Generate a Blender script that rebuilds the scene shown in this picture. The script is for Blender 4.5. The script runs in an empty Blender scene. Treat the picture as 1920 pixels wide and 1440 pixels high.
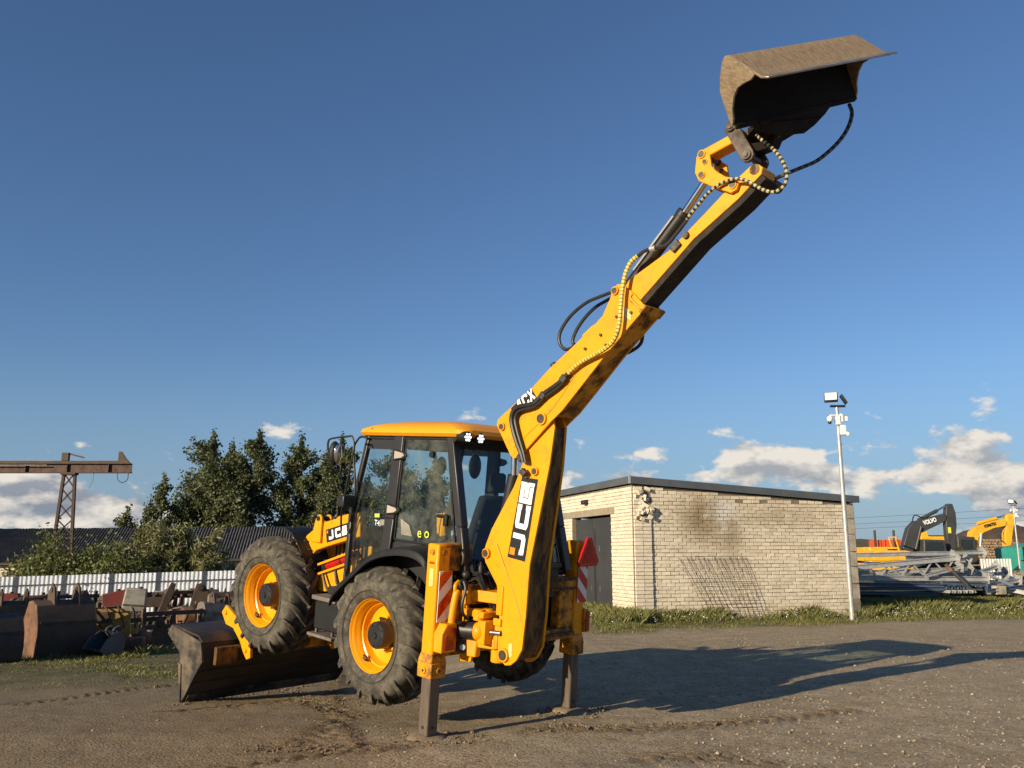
import bpy, bmesh, math, random
import numpy as np
from mathutils import Vector, Matrix, Euler
R = math.radians
random.seed(7); rng = np.random.default_rng(11)
SC = bpy.context.scene
COL = SC.collection

# ------------------------------------------------------------------ camera
cam = bpy.data.cameras.new('camera'); cam_o = bpy.data.objects.new('camera', cam); COL.objects.link(cam_o)
cam.sensor_width = 36; cam.lens = 36 * 1622.7 / 1920; cam.clip_end = 3000; cam.clip_start = .1
cam_o.location = (0, 0, 1.724); cam_o.rotation_euler = (math.pi / 2 + .1948, 0, 0)
SC.camera = cam_o

# ------------------------------------------------------------------ light and sky
SUN_AZ, SUN_EL = R(42.5), R(16)          # shadows run along +X turned by SUN_AZ
sunv = Vector((-math.cos(SUN_AZ) * math.cos(SUN_EL), -math.sin(SUN_AZ) * math.cos(SUN_EL), math.sin(SUN_EL)))
sun = bpy.data.lights.new('sun', 'SUN'); sun.energy = 5.0; sun.angle = R(.5); sun.color = (1, .84, .60)
sun_o = bpy.data.objects.new('sun', sun); COL.objects.link(sun_o)
sun_o.rotation_euler = sunv.to_track_quat('Z', 'Y').to_euler(); sun_o.location = (-30, -30, 30)
SC.view_settings.view_transform = 'Standard'; SC.view_settings.look = 'None'
SC.view_settings.gamma = 1; SC.view_settings.use_curve_mapping = False
SC.view_settings.exposure = .46

world = bpy.data.worlds.new('World'); SC.world = world; world.use_nodes = True
nt = world.node_tree; nt.nodes.clear()
class NT:
    """tiny helper to write node graphs"""
    def __init__(s, tree): s.t = tree
    def n(s, kind, **kw):
        nd = s.t.nodes.new(kind)
        for k, v in kw.items():
            if k.startswith('i_'):
                key = k[2:]
                key = int(key) if key.isdigit() else key.replace('_', ' ')
                s.set(nd.inputs[key], v)
            else: setattr(nd, k, v)
        return nd
    def set(s, sock, v):
        if hasattr(v, 'is_output') or isinstance(v, bpy.types.NodeSocket): s.t.links.new(v, sock)
        elif isinstance(v, bpy.types.Node): s.t.links.new(v.outputs[0], sock)
        else: sock.default_value = v
    def math(s, op, a, b=None, c=None, clamp=False):
        nd = s.t.nodes.new('ShaderNodeMath'); nd.operation = op; nd.use_clamp = clamp
        for i, v in enumerate((a, b, c)):
            if v is not None: s.set(nd.inputs[i], v)
        return nd.outputs[0]
    def mix(s, fac, a, b, mode='MIX'):
        nd = s.t.nodes.new('ShaderNodeMix'); nd.data_type = 'RGBA'; nd.blend_type = mode
        s.set(nd.inputs[0], fac)
        for i, v in ((6, a), (7, b)):
            if isinstance(v, (tuple, list)) and len(v) == 3: v = (*v, 1)
            s.set(nd.inputs[i], v)
        return nd.outputs[2]
    def smooth(s, v, a, b):
        nd = s.t.nodes.new('ShaderNodeMapRange'); nd.interpolation_type = 'SMOOTHSTEP'
        s.set(nd.inputs[0], v); nd.inputs[1].default_value = a; nd.inputs[2].default_value = b
        return nd.outputs[0]
    def noise(s, vec, scale, detail=4, rough=.55, dim='3D'):
        nd = s.t.nodes.new('ShaderNodeTexNoise'); nd.noise_dimensions = dim
        if vec is not None: s.set(nd.inputs['Vector'], vec)
        nd.inputs['Scale'].default_value = scale; nd.inputs['Detail'].default_value = detail
        nd.inputs['Roughness'].default_value = rough
        return nd.outputs[0]

def build_world():
    g = NT(nt)
    out = g.n('ShaderNodeOutputWorld'); bg = g.n('ShaderNodeBackground')
    sky = g.n('ShaderNodeTexSky', sky_type='NISHITA', sun_disc=False, sun_elevation=SUN_EL,
              sun_rotation=SKY_ROT, air_density=1.0, dust_density=.2, ozone_density=3.0)
    tc = g.n('ShaderNodeTexCoord'); sep = g.n('ShaderNodeSeparateXYZ', i_0=tc.outputs['Generated'])
    x, y, z = sep.outputs
    az = g.math('ARCTAN2', x, y)
    el = g.math('ARCSINE', z)
    def field(daz, delv):
        c = g.n('ShaderNodeCombineXYZ', i_0=g.math('ADD', az, daz), i_1=g.math('MULTIPLY', g.math('ADD', el, delv), 1.9), i_2=3.3)
        big = g.noise(c, 13, 10, .56)
        return big
    n0 = field(0, 0); n1 = field(-.010, .013)
    c2 = g.n('ShaderNodeCombineXYZ', i_0=az, i_1=g.math('MULTIPLY', el, 2.2), i_2=8.1)
    low = g.noise(c2, 3.2, 2, .5)
    # coverage: a low band of broken cumulus round the horizon plus the banks seen over the yard
    band = g.math('MULTIPLY', g.smooth(el, -.02, .03), g.math('SUBTRACT', 1, g.smooth(el, .045, .105)))
    cov = g.math('MULTIPLY', band, g.math('MULTIPLY', g.math('SUBTRACT', low, .46), 1.2))
    for (a, e), sa, se, w in (
        ((0.2882,0.1053), .075, .020, .30), ((0.1533,0.1134), .030, .011, .26), ((0.0774,0.1316), .016, .018, .26),
        ((0.4741,0.1021), .055, .024, .33), ((0.3206,0.0828), .20, .010, .15), ((0.4266,0.0738), .10, .012, .16), ((0.3244,0.1437), .016, .007, .17),
        ((-0.5086,0.0580), .055, .018, .32), ((-0.4396,0.0463), .10, .014, .20), ((-0.4822,0.0294), .16, .010, .14), ((0.5146,0.0732), .03, .02, .2),
        ((0.1103,0.0898), .06, .008, .2)):
        da = g.math('DIVIDE', g.math('SUBTRACT', az, a), sa); de = g.math('DIVIDE', g.math('SUBTRACT', el, e), se)
        r2 = g.math('ADD', g.math('MULTIPLY', da, da), g.math('MULTIPLY', de, de))
        cov = g.math('ADD', cov, g.math('MULTIPLY', g.math('EXPONENT', g.math('MULTIPLY', r2, -.7)), w))
    dens = g.math('ADD', g.math('MULTIPLY', g.math('SUBTRACT', n0, .5), 1.35), cov)
    dens1 = g.math('ADD', g.math('MULTIPLY', g.math('SUBTRACT', n1, .5), 1.35), cov)
    alpha = g.math('MULTIPLY', g.smooth(dens, .17, .30), g.math('SUBTRACT', 1, g.smooth(el, .16, .19)))
    lit = g.math('ADD', g.math('MULTIPLY', g.math('SUBTRACT', n0, n1), 4.5), .42, clamp=True)
    lit = g.math('ADD', lit, g.math('MULTIPLY', g.smooth(el, .02, .13), .35), clamp=True)
    ccol = g.mix(lit, (.16, .185, .235), (.63, .58, .51))
    skyc = g.n('ShaderNodeVectorMath', operation='SCALE', i_0=sky.outputs[0], i_Scale=SKY_STR)
    veil = g.math('MULTIPLY', g.math('SUBTRACT', 1, g.smooth(el, -.02, .24)), .80)
    blue = g.mix(1.0, skyc.outputs[0], (.84, .95, 1.12), 'MULTIPLY')
    base = g.mix(veil, blue, (.168, .248, .352))
    col = g.mix(g.math('MULTIPLY', alpha, .93), base, ccol)
    g.set(bg.inputs[0], col); bg.inputs[1].default_value = 1.0
    g.set(out.inputs[0], bg.outputs[0])
SKY_ROT = R(0); SKY_STR = .076
SKY_ROT = math.atan2(sunv.x, sunv.y)
build_world()

# ------------------------------------------------------------------ helpers
class MB:
    """collects geometry and links it as one mesh object"""
    def __init__(s): s.v = []; s.f = []; s.t = []; s.has_t = False
    def add(s, vs, fs, ts=None):
        o = len(s.v); s.v += [tuple(map(float, v)) for v in vs]; s.f += [[i + o for i in f] for f in fs]
        s.t += list(ts) if ts is not None else [0.] * len(vs)
        if ts is not None: s.has_t = True
        return s
    def box(s, c, d, rot=None):
        vs = [Vector((x * d[0] / 2, y * d[1] / 2, z * d[2] / 2)) for x in (-1, 1) for y in (-1, 1) for z in (-1, 1)]
        if rot is not None: vs = [rot @ v for v in vs]
        c = Vector(c)
        return s.add([v + c for v in vs], [(0, 1, 3, 2), (4, 6, 7, 5), (0, 4, 5, 1), (2, 3, 7, 6), (0, 2, 6, 4), (1, 5, 7, 3)])
    def span(s, a, b):
        return s.box([(a[i] + b[i]) / 2 for i in range(3)], [abs(a[i] - b[i]) for i in range(3)])
    def bar(s, p, q, w, h, up=(0, 0, 1)):
        p = Vector(p); q = Vector(q); d = (q - p); L = d.length; d.normalize()
        sx = d.cross(Vector(up))
        if sx.length < 1e-4: sx = d.cross(Vector((1, 0, 0)))
        sx.normalize(); u = sx.cross(d)
        M = Matrix((sx, d, u)).transposed()
        return s.box((p + q) / 2, (w, L, h), M)
    def loops(s, A, B, cap=True):
        n = len(A); fs = [(i, (i + 1) % n, n + (i + 1) % n, n + i) for i in range(n)]
        if cap: fs += [tuple(range(n - 1, -1, -1)), tuple(range(n, 2 * n))]
        return s.add(list(A) + list(B), fs)
    def prism(s, pts, vec):
        return s.loops([Vector(p) for p in pts], [Vector(p) + Vector(vec) for p in pts])
    def rings(s, rs, cap=True, closed=False, ts=None):
        n = len(rs[0]); m = len(rs); fs = []
        for k in range(m - (0 if closed else 1)):
            a = k * n; b = ((k + 1) % m) * n
            fs += [(a + i, a + (i + 1) % n, b + (i + 1) % n, b + i) for i in range(n)]
        if cap and not closed: fs += [tuple(range(n - 1, -1, -1)), tuple(range((m - 1) * n, m * n))]
        vs = [v for r in rs for v in r]
        return s.add(vs, fs, None if ts is None else [t for t in ts for _ in range(n)])
    def tube(s, pts, r, n=8, smooth=4, prog=False):
        P = [Vector(p) for p in pts]
        if smooth > 1 and len(P) > 2:
            Q = []
            for i in range(len(P) - 1):
                p0 = P[max(i - 1, 0)]; p1 = P[i]; p2 = P[i + 1]; p3 = P[min(i + 2, len(P) - 1)]
                for k in range(smooth):
                    t = k / smooth
                    Q.append(.5 * ((2 * p1) + (p2 - p0) * t + (2 * p0 - 5 * p1 + 4 * p2 - p3) * t * t + (3 * p1 - p0 - 3 * p2 + p3) * t ** 3))
            P = Q + [P[-1]]
        d0 = (P[1] - P[0]).normalized(); u = d0.orthogonal().normalized(); rs = []; ts = []; acc = 0
        for i, p in enumerate(P):
            d = (P[min(i + 1, len(P) - 1)] - P[max(i - 1, 0)]).normalized()
            u = (u - d * u.dot(d)).normalized(); w = d.cross(u)
            rr = r(i / (len(P) - 1)) if callable(r) else r
            rs.append([p + (u * math.cos(a) + w * math.sin(a)) * rr for a in [2 * math.pi * k / n for k in range(n)]])
            if i: acc += (P[i] - P[i - 1]).length
            ts.append(acc)
        return s.rings(rs, ts=ts)
    def cyl(s, p, q, r, r2=None, n=16):
        p = Vector(p); q = Vector(q); d = (q - p).normalized(); u = d.orthogonal().normalized(); w = d.cross(u)
        c = [(math.cos(2 * math.pi * k / n), math.sin(2 * math.pi * k / n)) for k in range(n)]
        return s.rings([[p + (u * a + w * b) * r for a, b in c], [q + (u * a + w * b) * (r if r2 is None else r2) for a, b in c]])
    def lathe(s, prof, o, ax, n=40, closed=False):
        """prof: (along axis, radius)"""
        o = Vector(o); ax = Vector(ax).normalized(); u = ax.orthogonal().normalized(); w = ax.cross(u)
        rs = [[o + ax * a + (u * math.cos(2 * math.pi * k / n) + w * math.sin(2 * math.pi * k / n)) * r for k in range(n)] for a, r in prof]
        return s.rings(rs, cap=not closed, closed=closed)
    def sphere(s, c, r, n=10, m=6, sq=(1, 1, 1)):
        rs = []
        for j in range(m + 1):
            th = math.pi * (j + .02) / (m + .04)
            rs.append([(c[0] + sq[0] * r * math.sin(th) * math.cos(2 * math.pi * k / n), c[1] + sq[1] * r * math.sin(th) * math.sin(2 * math.pi * k / n), c[2] + sq[2] * r * math.cos(th)) for k in range(n)])
        return s.rings(rs)
    def mesh(s, name):
        me = bpy.data.meshes.new(name); me.from_pydata(s.v, [], s.f)
        if s.has_t:
            a = me.attributes.new('s', 'FLOAT', 'POINT'); a.data.foreach_set('value', s.t)
        bm = bmesh.new(); bm.from_mesh(me); bmesh.ops.recalc_face_normals(bm, faces=bm.faces); bm.to_mesh(me); bm.free()
        me.polygons.foreach_set('use_smooth', [True] * len(me.polygons)); me.set_sharp_from_angle(angle=R(38))
        return me
    def build(s, name, mat, parent=None, bevel=0, label=None, kind=None):
        me = s.mesh(name); me.materials.append(mat)
        o = bpy.data.objects.new(name, me); COL.objects.link(o)
        if parent is not None: o.parent = parent
        if bevel:
            b = o.modifiers.new('bevel', 'BEVEL'); b.width = bevel; b.segments = 2; b.limit_method = 'ANGLE'; b.angle_limit = R(40)
        if label: o['label'] = label
        if kind: o['kind'] = kind
        return o

def raw(name, V, F, mat, parent=None, kind=None, smooth=False):
    me = bpy.data.meshes.new(name); me.from_pydata(V, [], F); me.materials.append(mat)
    if smooth: me.polygons.foreach_set('use_smooth', [True] * len(me.polygons))
    o = bpy.data.objects.new(name, me); COL.objects.link(o)
    if parent is not None: o.parent = parent
    if kind: o['kind'] = kind
    return o
def quads_mesh(name, V, mat, per=4, parent=None, kind=None, tone=None):
    """numpy verts (n*per,3) -> one polygon per group of `per`"""
    n = len(V) // per; me = bpy.data.meshes.new(name)
    me.vertices.add(n * per); me.vertices.foreach_set('co', np.asarray(V, np.float32).ravel())
    me.loops.add(n * per); me.loops.foreach_set('vertex_index', np.arange(n * per, dtype=np.int32))
    me.polygons.add(n); me.polygons.foreach_set('loop_start', np.arange(0, n * per, per, dtype=np.int32))
    me.update(calc_edges=True)
    if tone is not None:
        a = me.attributes.new('tone', 'FLOAT', 'FACE'); a.data.foreach_set('value', np.asarray(tone, np.float32))
    me.materials.append(mat); o = bpy.data.objects.new(name, me); COL.objects.link(o)
    if parent is not None: o.parent = parent
    if kind: o['kind'] = kind
    return o
def thing(name, label, cat, loc=(0, 0, 0), rz=0, group=None):
    o = bpy.data.objects.new(name, None); COL.objects.link(o); o.empty_display_size = .3
    o.location = loc; o.rotation_euler = (0, 0, rz); o['label'] = label; o['category'] = cat
    if group: o['group'] = group
    return o
def tag(o, label, cat, group=None):
    o['label'] = label; o['category'] = cat
    if group: o['group'] = group
    return o
def copy_tree(o, parent=None):
    c = o.copy(); COL.objects.link(c)
    if parent is not None: c.parent = parent
    for ch in list(o.children): copy_tree(ch, c)
    return c
def gz(x, y):
    q = max(0, y - 9); t = min(1, max(0, (1.5 - x) / 4)); m = t * t * (3 - 2 * t)
    return -1.5 * (1 - math.exp(-q * m / 24))

# ------------------------------------------------------------------ materials
def mat_new(name):
    m = bpy.data.materials.new(name); m.use_nodes = True; m.node_tree.nodes.clear()
    g = NT(m.node_tree); out = g.n('ShaderNodeOutputMaterial'); b = g.n('ShaderNodeBsdfPrincipled')
    g.set(out.inputs[0], b.outputs[0]); return m, g, b, out
def surf(name, c1, c2=None, scale=6, rough=.5, metal=0, dirt=None, dirt_amt=.0, dscale=3, bump=.0, bscale=40, spec=.5, world=False, stretch=None, coat=0, specks=None):
    """painted / rusty / rubber surface: two-tone noise, blotchy dirt, fine relief"""
    m, g, b, out = mat_new(name)
    if world: vec = g.n('ShaderNodeNewGeometry').outputs['Position']
    else: vec = g.n('ShaderNodeTexCoord').outputs['Object']
    if stretch: vec = g.n('ShaderNodeMapping', i_Vector=vec, i_Scale=stretch).outputs[0]
    c2 = c2 or tuple(x * .8 for x in c1)
    n1 = g.smooth(g.noise(vec, scale, 5, .6), .35, .68)
    col = g.mix(n1, c1, c2)
    rr = rough
    if dirt:
        d = g.math('MULTIPLY', g.smooth(g.noise(vec, dscale, 8, .68), .58 - dirt_amt * .3, .74 - dirt_amt * .22), min(1, dirt_amt * 1.4))
        col = g.mix(d, col, dirt); rr = g.math('ADD', g.math('MULTIPLY', d, .9 - rough), rough)
    if specks:
        sp_ = g.math('MULTIPLY', g.smooth(g.noise(vec, 42, 4, .6), .66, .72), g.smooth(g.noise(vec, 3.1, 4, .6), .42, .62))
        col = g.mix(g.math('MULTIPLY', sp_, .85), col, specks)
        fade = g.smooth(g.noise(vec, .9, 3, .5), .35, .7); col = g.mix(g.math('MULTIPLY', fade, .16), col, tuple(min(1, c * 1.04 + .012) for c in c1))
    g.set(b.inputs['Base Color'], col); g.set(b.inputs['Roughness'], rr); b.inputs['Metallic'].default_value = metal
    b.inputs['Specular IOR Level'].default_value = spec; b.inputs['Coat Weight'].default_value = coat
    if bump:
        bp = g.n('ShaderNodeBump'); bp.inputs['Strength'].default_value = bump; bp.inputs['Distance'].default_value = .01
        g.set(bp.inputs['Height'], g.noise(vec, bscale, 6, .65)); g.set(b.inputs['Normal'], bp.outputs[0])
    return m
M = {}
M['yellow'] = surf('yellow_paint', (.79, .325, .002), (.73, .292, .002), 1.6, .40, spec=.3, specks=(.10, .045, .012), dirt=(.24, .12, .02), dirt_amt=.26, dscale=8, bump=.03, bscale=8)
M['yellow_worn'] = surf('worn_yellow_paint', (.70, .29, .005), (.56, .225, .006), 4, .45, dirt=(.035, .022, .012), dirt_amt=.62, dscale=6, bump=.12, bscale=30)
M['rim_yellow'] = surf('rim_yellow_paint', (.85, .35, .003), (.80, .325, .003), 3, .33, dirt=(.28, .15, .03), dirt_amt=.1, dscale=9, coat=.2)
M['roof_yellow'] = surf('roof_yellow_plastic', (.82, .33, .004), (.77, .305, .004), 2, .42, bump=.02, bscale=90)
M['greasy'] = surf('greasy_yellow_steel', (.20, .085, .006), (.10, .05, .010), 4, .5, dirt=(.012, .010, .008), dirt_amt=.62, dscale=6, bump=.3, bscale=25, stretch=(2.4, 2.4, .8))
M['black_grease'] = surf('dark_slide_steel', (.014, .012, .011), (.03, .023, .016), 4, .7, spec=.25, dirt=(.09, .055, .02), dirt_amt=.35, dscale=9, bump=.25, bscale=30)
M['black'] = surf('black_paint', (.012, .012, .013), (.02, .019, .018), 5, .42, dirt=(.09, .075, .055), dirt_amt=.12, dscale=6)
M['plastic'] = surf('black_plastic', (.010, .010, .011), (.014, .014, .014), 3, .55, spec=.3, dirt=(.06, .05, .04), dirt_amt=.14, dscale=5, bump=.06, bscale=120)
M['cabgrey'] = surf('dark_grey_cab_paint', (.022, .020, .020), (.030, .028, .027), 2, .38, dirt=(.10, .085, .065), dirt_amt=.12, dscale=4)
M['rubber'] = surf('dusty_tyre_rubber', (.045, .042, .036), (.088, .078, .062), 7, .85, dirt=(.17, .148, .112), dirt_amt=.45, dscale=11, bump=.5, bscale=45, spec=.2)
M['hose'] = surf('black_hose_rubber', (.012, .012, .012), (.022, .02, .018), 20, .5)
M['chrome'] = surf('chromed_rod', (.75, .75, .75), (.6, .6, .6), 10, .12, metal=1)
M['pin'] = surf('worn_pin_steel', (.10, .09, .08), (.05, .045, .04), 30, .45, metal=.6, dirt=(.03, .025, .02), dirt_amt=.4)
M['leg_steel'] = surf('scraped_leg_steel', (.13, .10, .075), (.22, .175, .135), 5, .42, metal=.3, dirt=(.05, .036, .026), dirt_amt=.5, dscale=5, stretch=(3, 3, .5), bump=.15, bscale=20)
M['bucket_steel'] = surf('worn_bucket_steel', (.27, .195, .115), (.175, .128, .08), 9, .62, dirt=(.12, .078, .048), dirt_amt=.42, dscale=5, stretch=(9, 2.2, 2.2), bump=.3, bscale=14)
M['shade_black'] = surf('shade_black_steel', (.012, .010, .008), (.02, .015, .011), 4, .8, bump=.3, spec=.15)  # near black: shade of the bucket's inside put into colour; also on the hitch
M['lip_steel'] = surf('polished_lip_steel', (.42, .38, .33), (.30, .26, .21), 6, .38, metal=.7, bump=.1)
M['hitch'] = surf('rusty_hitch_steel', (.10, .072, .055), (.065, .048, .038), 6, .55, metal=.2, dirt=(.03, .022, .016), dirt_amt=.5, bump=.25)
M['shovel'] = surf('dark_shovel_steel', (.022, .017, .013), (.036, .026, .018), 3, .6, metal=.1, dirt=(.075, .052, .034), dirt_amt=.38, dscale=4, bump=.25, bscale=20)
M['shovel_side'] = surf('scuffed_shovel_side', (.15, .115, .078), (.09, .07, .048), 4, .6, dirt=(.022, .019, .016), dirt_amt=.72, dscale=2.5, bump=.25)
M['red'] = surf('red_plastic', (.45, .012, .008), (.36, .01, .008), 5, .3)
M['reflector'] = surf('red_reflector', (.55, .01, .005), (.48, .01, .006), 30, .22, spec=.8)
M['white'] = surf('white_print', (.8, .79, .76), (.74, .73, .7), 12, .4)
M['decal_black'] = surf('black_print', (.012, .012, .012), (.016, .016, .016), 9, .35)
M['decal_orange'] = surf('orange_print', (.75, .25, .01), None, 9, .4)
M['sticker_yellow'] = surf('yellow_sticker', (.75, .75, .06), None, 9, .4)
M['lime'] = surf('lime_print', (.62, .68, .08), None, 9, .4)
M['lamp_white'] = None
M['steel_silver'] = surf('silver_plastic', (.42, .36, .31), (.36, .31, .27), 8, .35)
M['seat'] = surf('dark_seat_fabric', (.03, .03, .032), (.022, .022, .024), 20, .9)
M['cab_in'] = surf('cab_interior_plastic', (.05, .05, .05), (.04, .04, .042), 8, .7)
M['mirror'] = surf('mirror_glass', (.8, .8, .8), None, 5, .04, metal=1)
M['galv'] = surf('galvanised_steel', (.46, .46, .45), (.36, .365, .365), 5, .42, metal=.35, dirt=(.22, .20, .17), dirt_amt=.25)
M['galv_blue'] = surf('blue_grey_coated_steel', (.07, .10, .16), (.055, .08, .13), 4, .4, dirt=(.10, .10, .10), dirt_amt=.3)
M['rust1'] = surf('brown_rust', (.21, .10, .05), (.13, .066, .038), 3, .8, dirt=(.045, .027, .018), dirt_amt=.5, dscale=4, bump=.3)
M['rust2'] = surf('dark_rust', (.085, .055, .037), (.055, .038, .028), 4, .8, dirt=(.12, .06, .03), dirt_amt=.35, dscale=5, bump=.3)
M['rust_black'] = surf('blackened_scrap_steel', (.03, .026, .022), (.05, .037, .028), 4, .7, dirt=(.075, .045, .028), dirt_amt=.35, bump=.3)
M['rust_yellow'] = surf('rust_bitten_yellow_paint', (.48, .27, .05), (.36, .19, .04), 4, .7, dirt=(.11, .055, .025), dirt_amt=.42, dscale=6, bump=.3)
M['scrap_red'] = surf('faded_red_paint', (.16, .022, .016), (.11, .018, .014), 3, .6, dirt=(.07, .035, .02), dirt_amt=.4)
M['scrap_white'] = surf('dirty_white_tank', (.30, .285, .24), (.22, .21, .175), 3, .6, dirt=(.16, .13, .09), dirt_amt=.45, dscale=4)
M['scrap_grey'] = surf('grey_scrap_steel', (.19, .17, .15), (.13, .115, .10), 3, .6, dirt=(.09, .055, .035), dirt_amt=.5, dscale=4, bump=.2)
M['scrap_blue'] = surf('slate_blue_tank', (.06, .075, .095), (.045, .055, .07), 3, .5, dirt=(.12, .10, .08), dirt_amt=.35)
M['crane'] = surf('red_brown_crane_paint', (.085, .04, .028), (.062, .031, .023), 2, .7, dirt=(.05, .03, .022), dirt_amt=.5)
M['lattice'] = surf('lattice_steel', (.06, .036, .027), (.045, .028, .022), 3, .8)
M['volvo'] = surf('charcoal_boom_paint', (.05, .05, .05), (.04, .04, .04), 2, .45)
M['komatsu'] = surf('excavator_yellow_paint', (.78, .42, .02), (.70, .36, .02), 1.5, .45, dirt=(.25, .14, .03), dirt_amt=.25)
M['teal'] = surf('teal_container_paint', (.03, .33, .27), (.025, .28, .23), 1, .5, dirt=(.1, .15, .12), dirt_amt=.3)
M['orange'] = surf('orange_mesh_plastic', (.62, .09, .02), (.5, .07, .02), 3, .6)
M['wood'] = surf('cut_log_ends', (.36, .25, .15), (.22, .14, .08), 3, .85)
M['dark_glass'] = surf('dark_window_glass', (.015, .018, .02), (.02, .022, .025), 3, .08, spec=.7)
M['flashing'] = surf('grey_roof_flashing', (.10, .108, .115), (.13, .138, .145), 1.5, .4, metal=.3)
M['door'] = surf('charcoal_door_paint', (.036, .037, .038), (.045, .045, .045), 1.2, .5, dirt=(.09, .08, .07), dirt_amt=.15, bump=.04, bscale=4)
M['mortar'] = surf('grey_mortar', (.22, .18, .13), (.16, .13, .095), 8, .95, bump=.5, bscale=30)
M['concrete'] = surf('pale_concrete_block', (.42, .37, .29), (.32, .28, .21), 5, .92, dirt=(.20, .16, .11), dirt_amt=.4, bump=.5, bscale=22)
M['lintel'] = surf('concrete_lintel', (.30, .25, .18), (.24, .20, .14), 4, .92, bump=.4)
M['mesh_rust'] = surf('rebar_rust', (.10, .06, .045), (.07, .045, .035), 9, .8)
M['white_camera'] = surf('white_camera_plastic', (.78, .78, .76), (.7, .7, .69), 8, .4)
M['bark'] = surf('poplar_bark', (.10, .085, .065), (.06, .05, .04), 6, .95, bump=.5)
M['fence'] = surf('white_fence_sheet', (.70, .72, .76), (.62, .64, .68), 1.2, .45, dirt=(.3, .28, .25), dirt_amt=.2)
M['fence_post'] = surf('dark_fence_post', (.03, .035, .05), (.04, .045, .06), 2, .5)
M['roof_sheet'] = surf('weathered_roof_sheet', (.058, .055, .052), (.085, .08, .074), 1.1, .9, dirt=(.035, .033, .031), dirt_amt=.45, dscale=1.6)
M['stain_wall'] = None

def emit_lamp(name, col, st):
    m, g, b, out = mat_new(name); b.inputs['Base Color'].default_value = (.9, .9, .88, 1)
    b.inputs['Emission Color'].default_value = (*col, 1); b.inputs['Emission Strength'].default_value = st; return m
M['worklight'] = emit_lamp('lit_led_lens', (.95, .97, 1), 1.6)
M['flood'] = surf('flood_lens_glass', (.82, .80, .74), (.78, .75, .68), 9, .25)

def glass_mat(name, tint, dirt=0.0, dcol=(.30, .30, .25)):
    m = bpy.data.materials.new(name); m.use_nodes = True; m.node_tree.nodes.clear(); g = NT(m.node_tree)
    out = g.n('ShaderNodeOutputMaterial'); tr = g.n('ShaderNodeBsdfTransparent'); tr.inputs[0].default_value = (*tint, 1)
    gl = g.n('ShaderNodeBsdfGlossy'); gl.inputs['Roughness'].default_value = .03; gl.inputs[0].default_value = (.9, .95, .95, 1)
    fr = g.n('ShaderNodeFresnel'); fr.inputs[0].default_value = 1.45
    mx = g.n('ShaderNodeMixShader'); g.set(mx.inputs[0], g.math('MULTIPLY', g.math('MULTIPLY', fr.outputs[0], .8), g.math('SUBTRACT', 1, g.n('ShaderNodeNewGeometry').outputs['Backfacing']))); g.set(mx.inputs[1], tr.outputs[0]); g.set(mx.inputs[2], gl.outputs[0])
    res = mx.outputs[0]
    if dirt:
        df = g.n('ShaderNodeBsdfDiffuse'); df.inputs[0].default_value = (*dcol, 1)
        vec = g.n('ShaderNodeTexCoord').outputs['Object']
        nz = g.math('MULTIPLY', g.smooth(g.noise(vec, 4.5, 9, .72), .34, .72), dirt)
        m2 = g.n('ShaderNodeMixShader'); g.set(m2.inputs[0], nz); g.set(m2.inputs[1], res); g.set(m2.inputs[2], df.outputs[0]); res = m2.outputs[0]
    g.set(out.inputs[0], res); return m
M['glass'] = glass_mat('tinted_cab_glass', (.88, .93, .93), .06)
M['glass_dusty'] = glass_mat('dusty_door_glass', (.86, .92, .90), .17)
M['glass_dark'] = glass_mat('rear_tinted_glass', (.86, .91, .93), .03)

def hose_mat(name, ca, cb, pitch, duty):
    m, g, b, out = mat_new(name)
    at = g.n('ShaderNodeAttribute', attribute_name='s')
    fr = g.math('FRACT', g.math('DIVIDE', at.outputs['Fac'], pitch))
    vec = g.n('ShaderNodeTexCoord').outputs['Object']
    fr = g.math('ADD', fr, g.math('MULTIPLY', g.math('SUBTRACT', g.noise(vec, 25, 3), .5), .25))
    col = g.mix(g.math('GREATER_THAN', fr, duty), ca, cb)
    col = g.mix(g.math('MULTIPLY', g.smooth(g.noise(vec, 14, 4), .5, .75), .5), col, (.05, .04, .025))
    g.set(b.inputs['Base Color'], col); b.inputs['Roughness'].default_value = .5
    return m
M['hose_yellow'] = hose_mat('yellow_spiral_guard', (.62, .48, .08), (.16, .10, .02), .034, .76)
M['hose_stripe'] = hose_mat('striped_spiral_guard', (.40, .35, .17), (.014, .013, .011), .044, .52)

def leaf_mat(name, ca, cb, cc=None):
    m = bpy.data.materials.new(name); m.use_nodes = True; m.node_tree.nodes.clear(); g = NT(m.node_tree)
    out = g.n('ShaderNodeOutputMaterial'); b = g.n('ShaderNodeBsdfPrincipled'); tl = g.n('ShaderNodeBsdfTranslucent')
    at = g.n('ShaderNodeAttribute', attribute_name='tone')
    pos = g.n('ShaderNodeNewGeometry').outputs['Position']
    f = g.math('ADD', g.math('MULTIPLY', at.outputs['Fac'], .7), g.math('MULTIPLY', g.noise(pos, .8, 3), .45), clamp=True)
    col = g.mix(f, ca, cb)
    if cc: col = g.mix(g.math('GREATER_THAN', at.outputs['Fac'], .9), col, cc)
    g.set(b.inputs['Base Color'], col); b.inputs['Roughness'].default_value = .5; b.inputs['Specular IOR Level'].default_value = .35
    g.set(tl.inputs[0], col)
    mx = g.n('ShaderNodeMixShader'); mx.inputs[0].default_value = .28; g.set(mx.inputs[1], b.outputs[0]); g.set(mx.inputs[2], tl.outputs[0])
    g.set(out.inputs[0], mx.outputs[0]); return m
M['leaf'] = leaf_mat('poplar_leaf', (.048, .066, .027), (.155, .165, .070))
M['leaf_bush'] = leaf_mat('bush_leaf', (.06, .078, .024), (.20, .21, .065))
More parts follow.
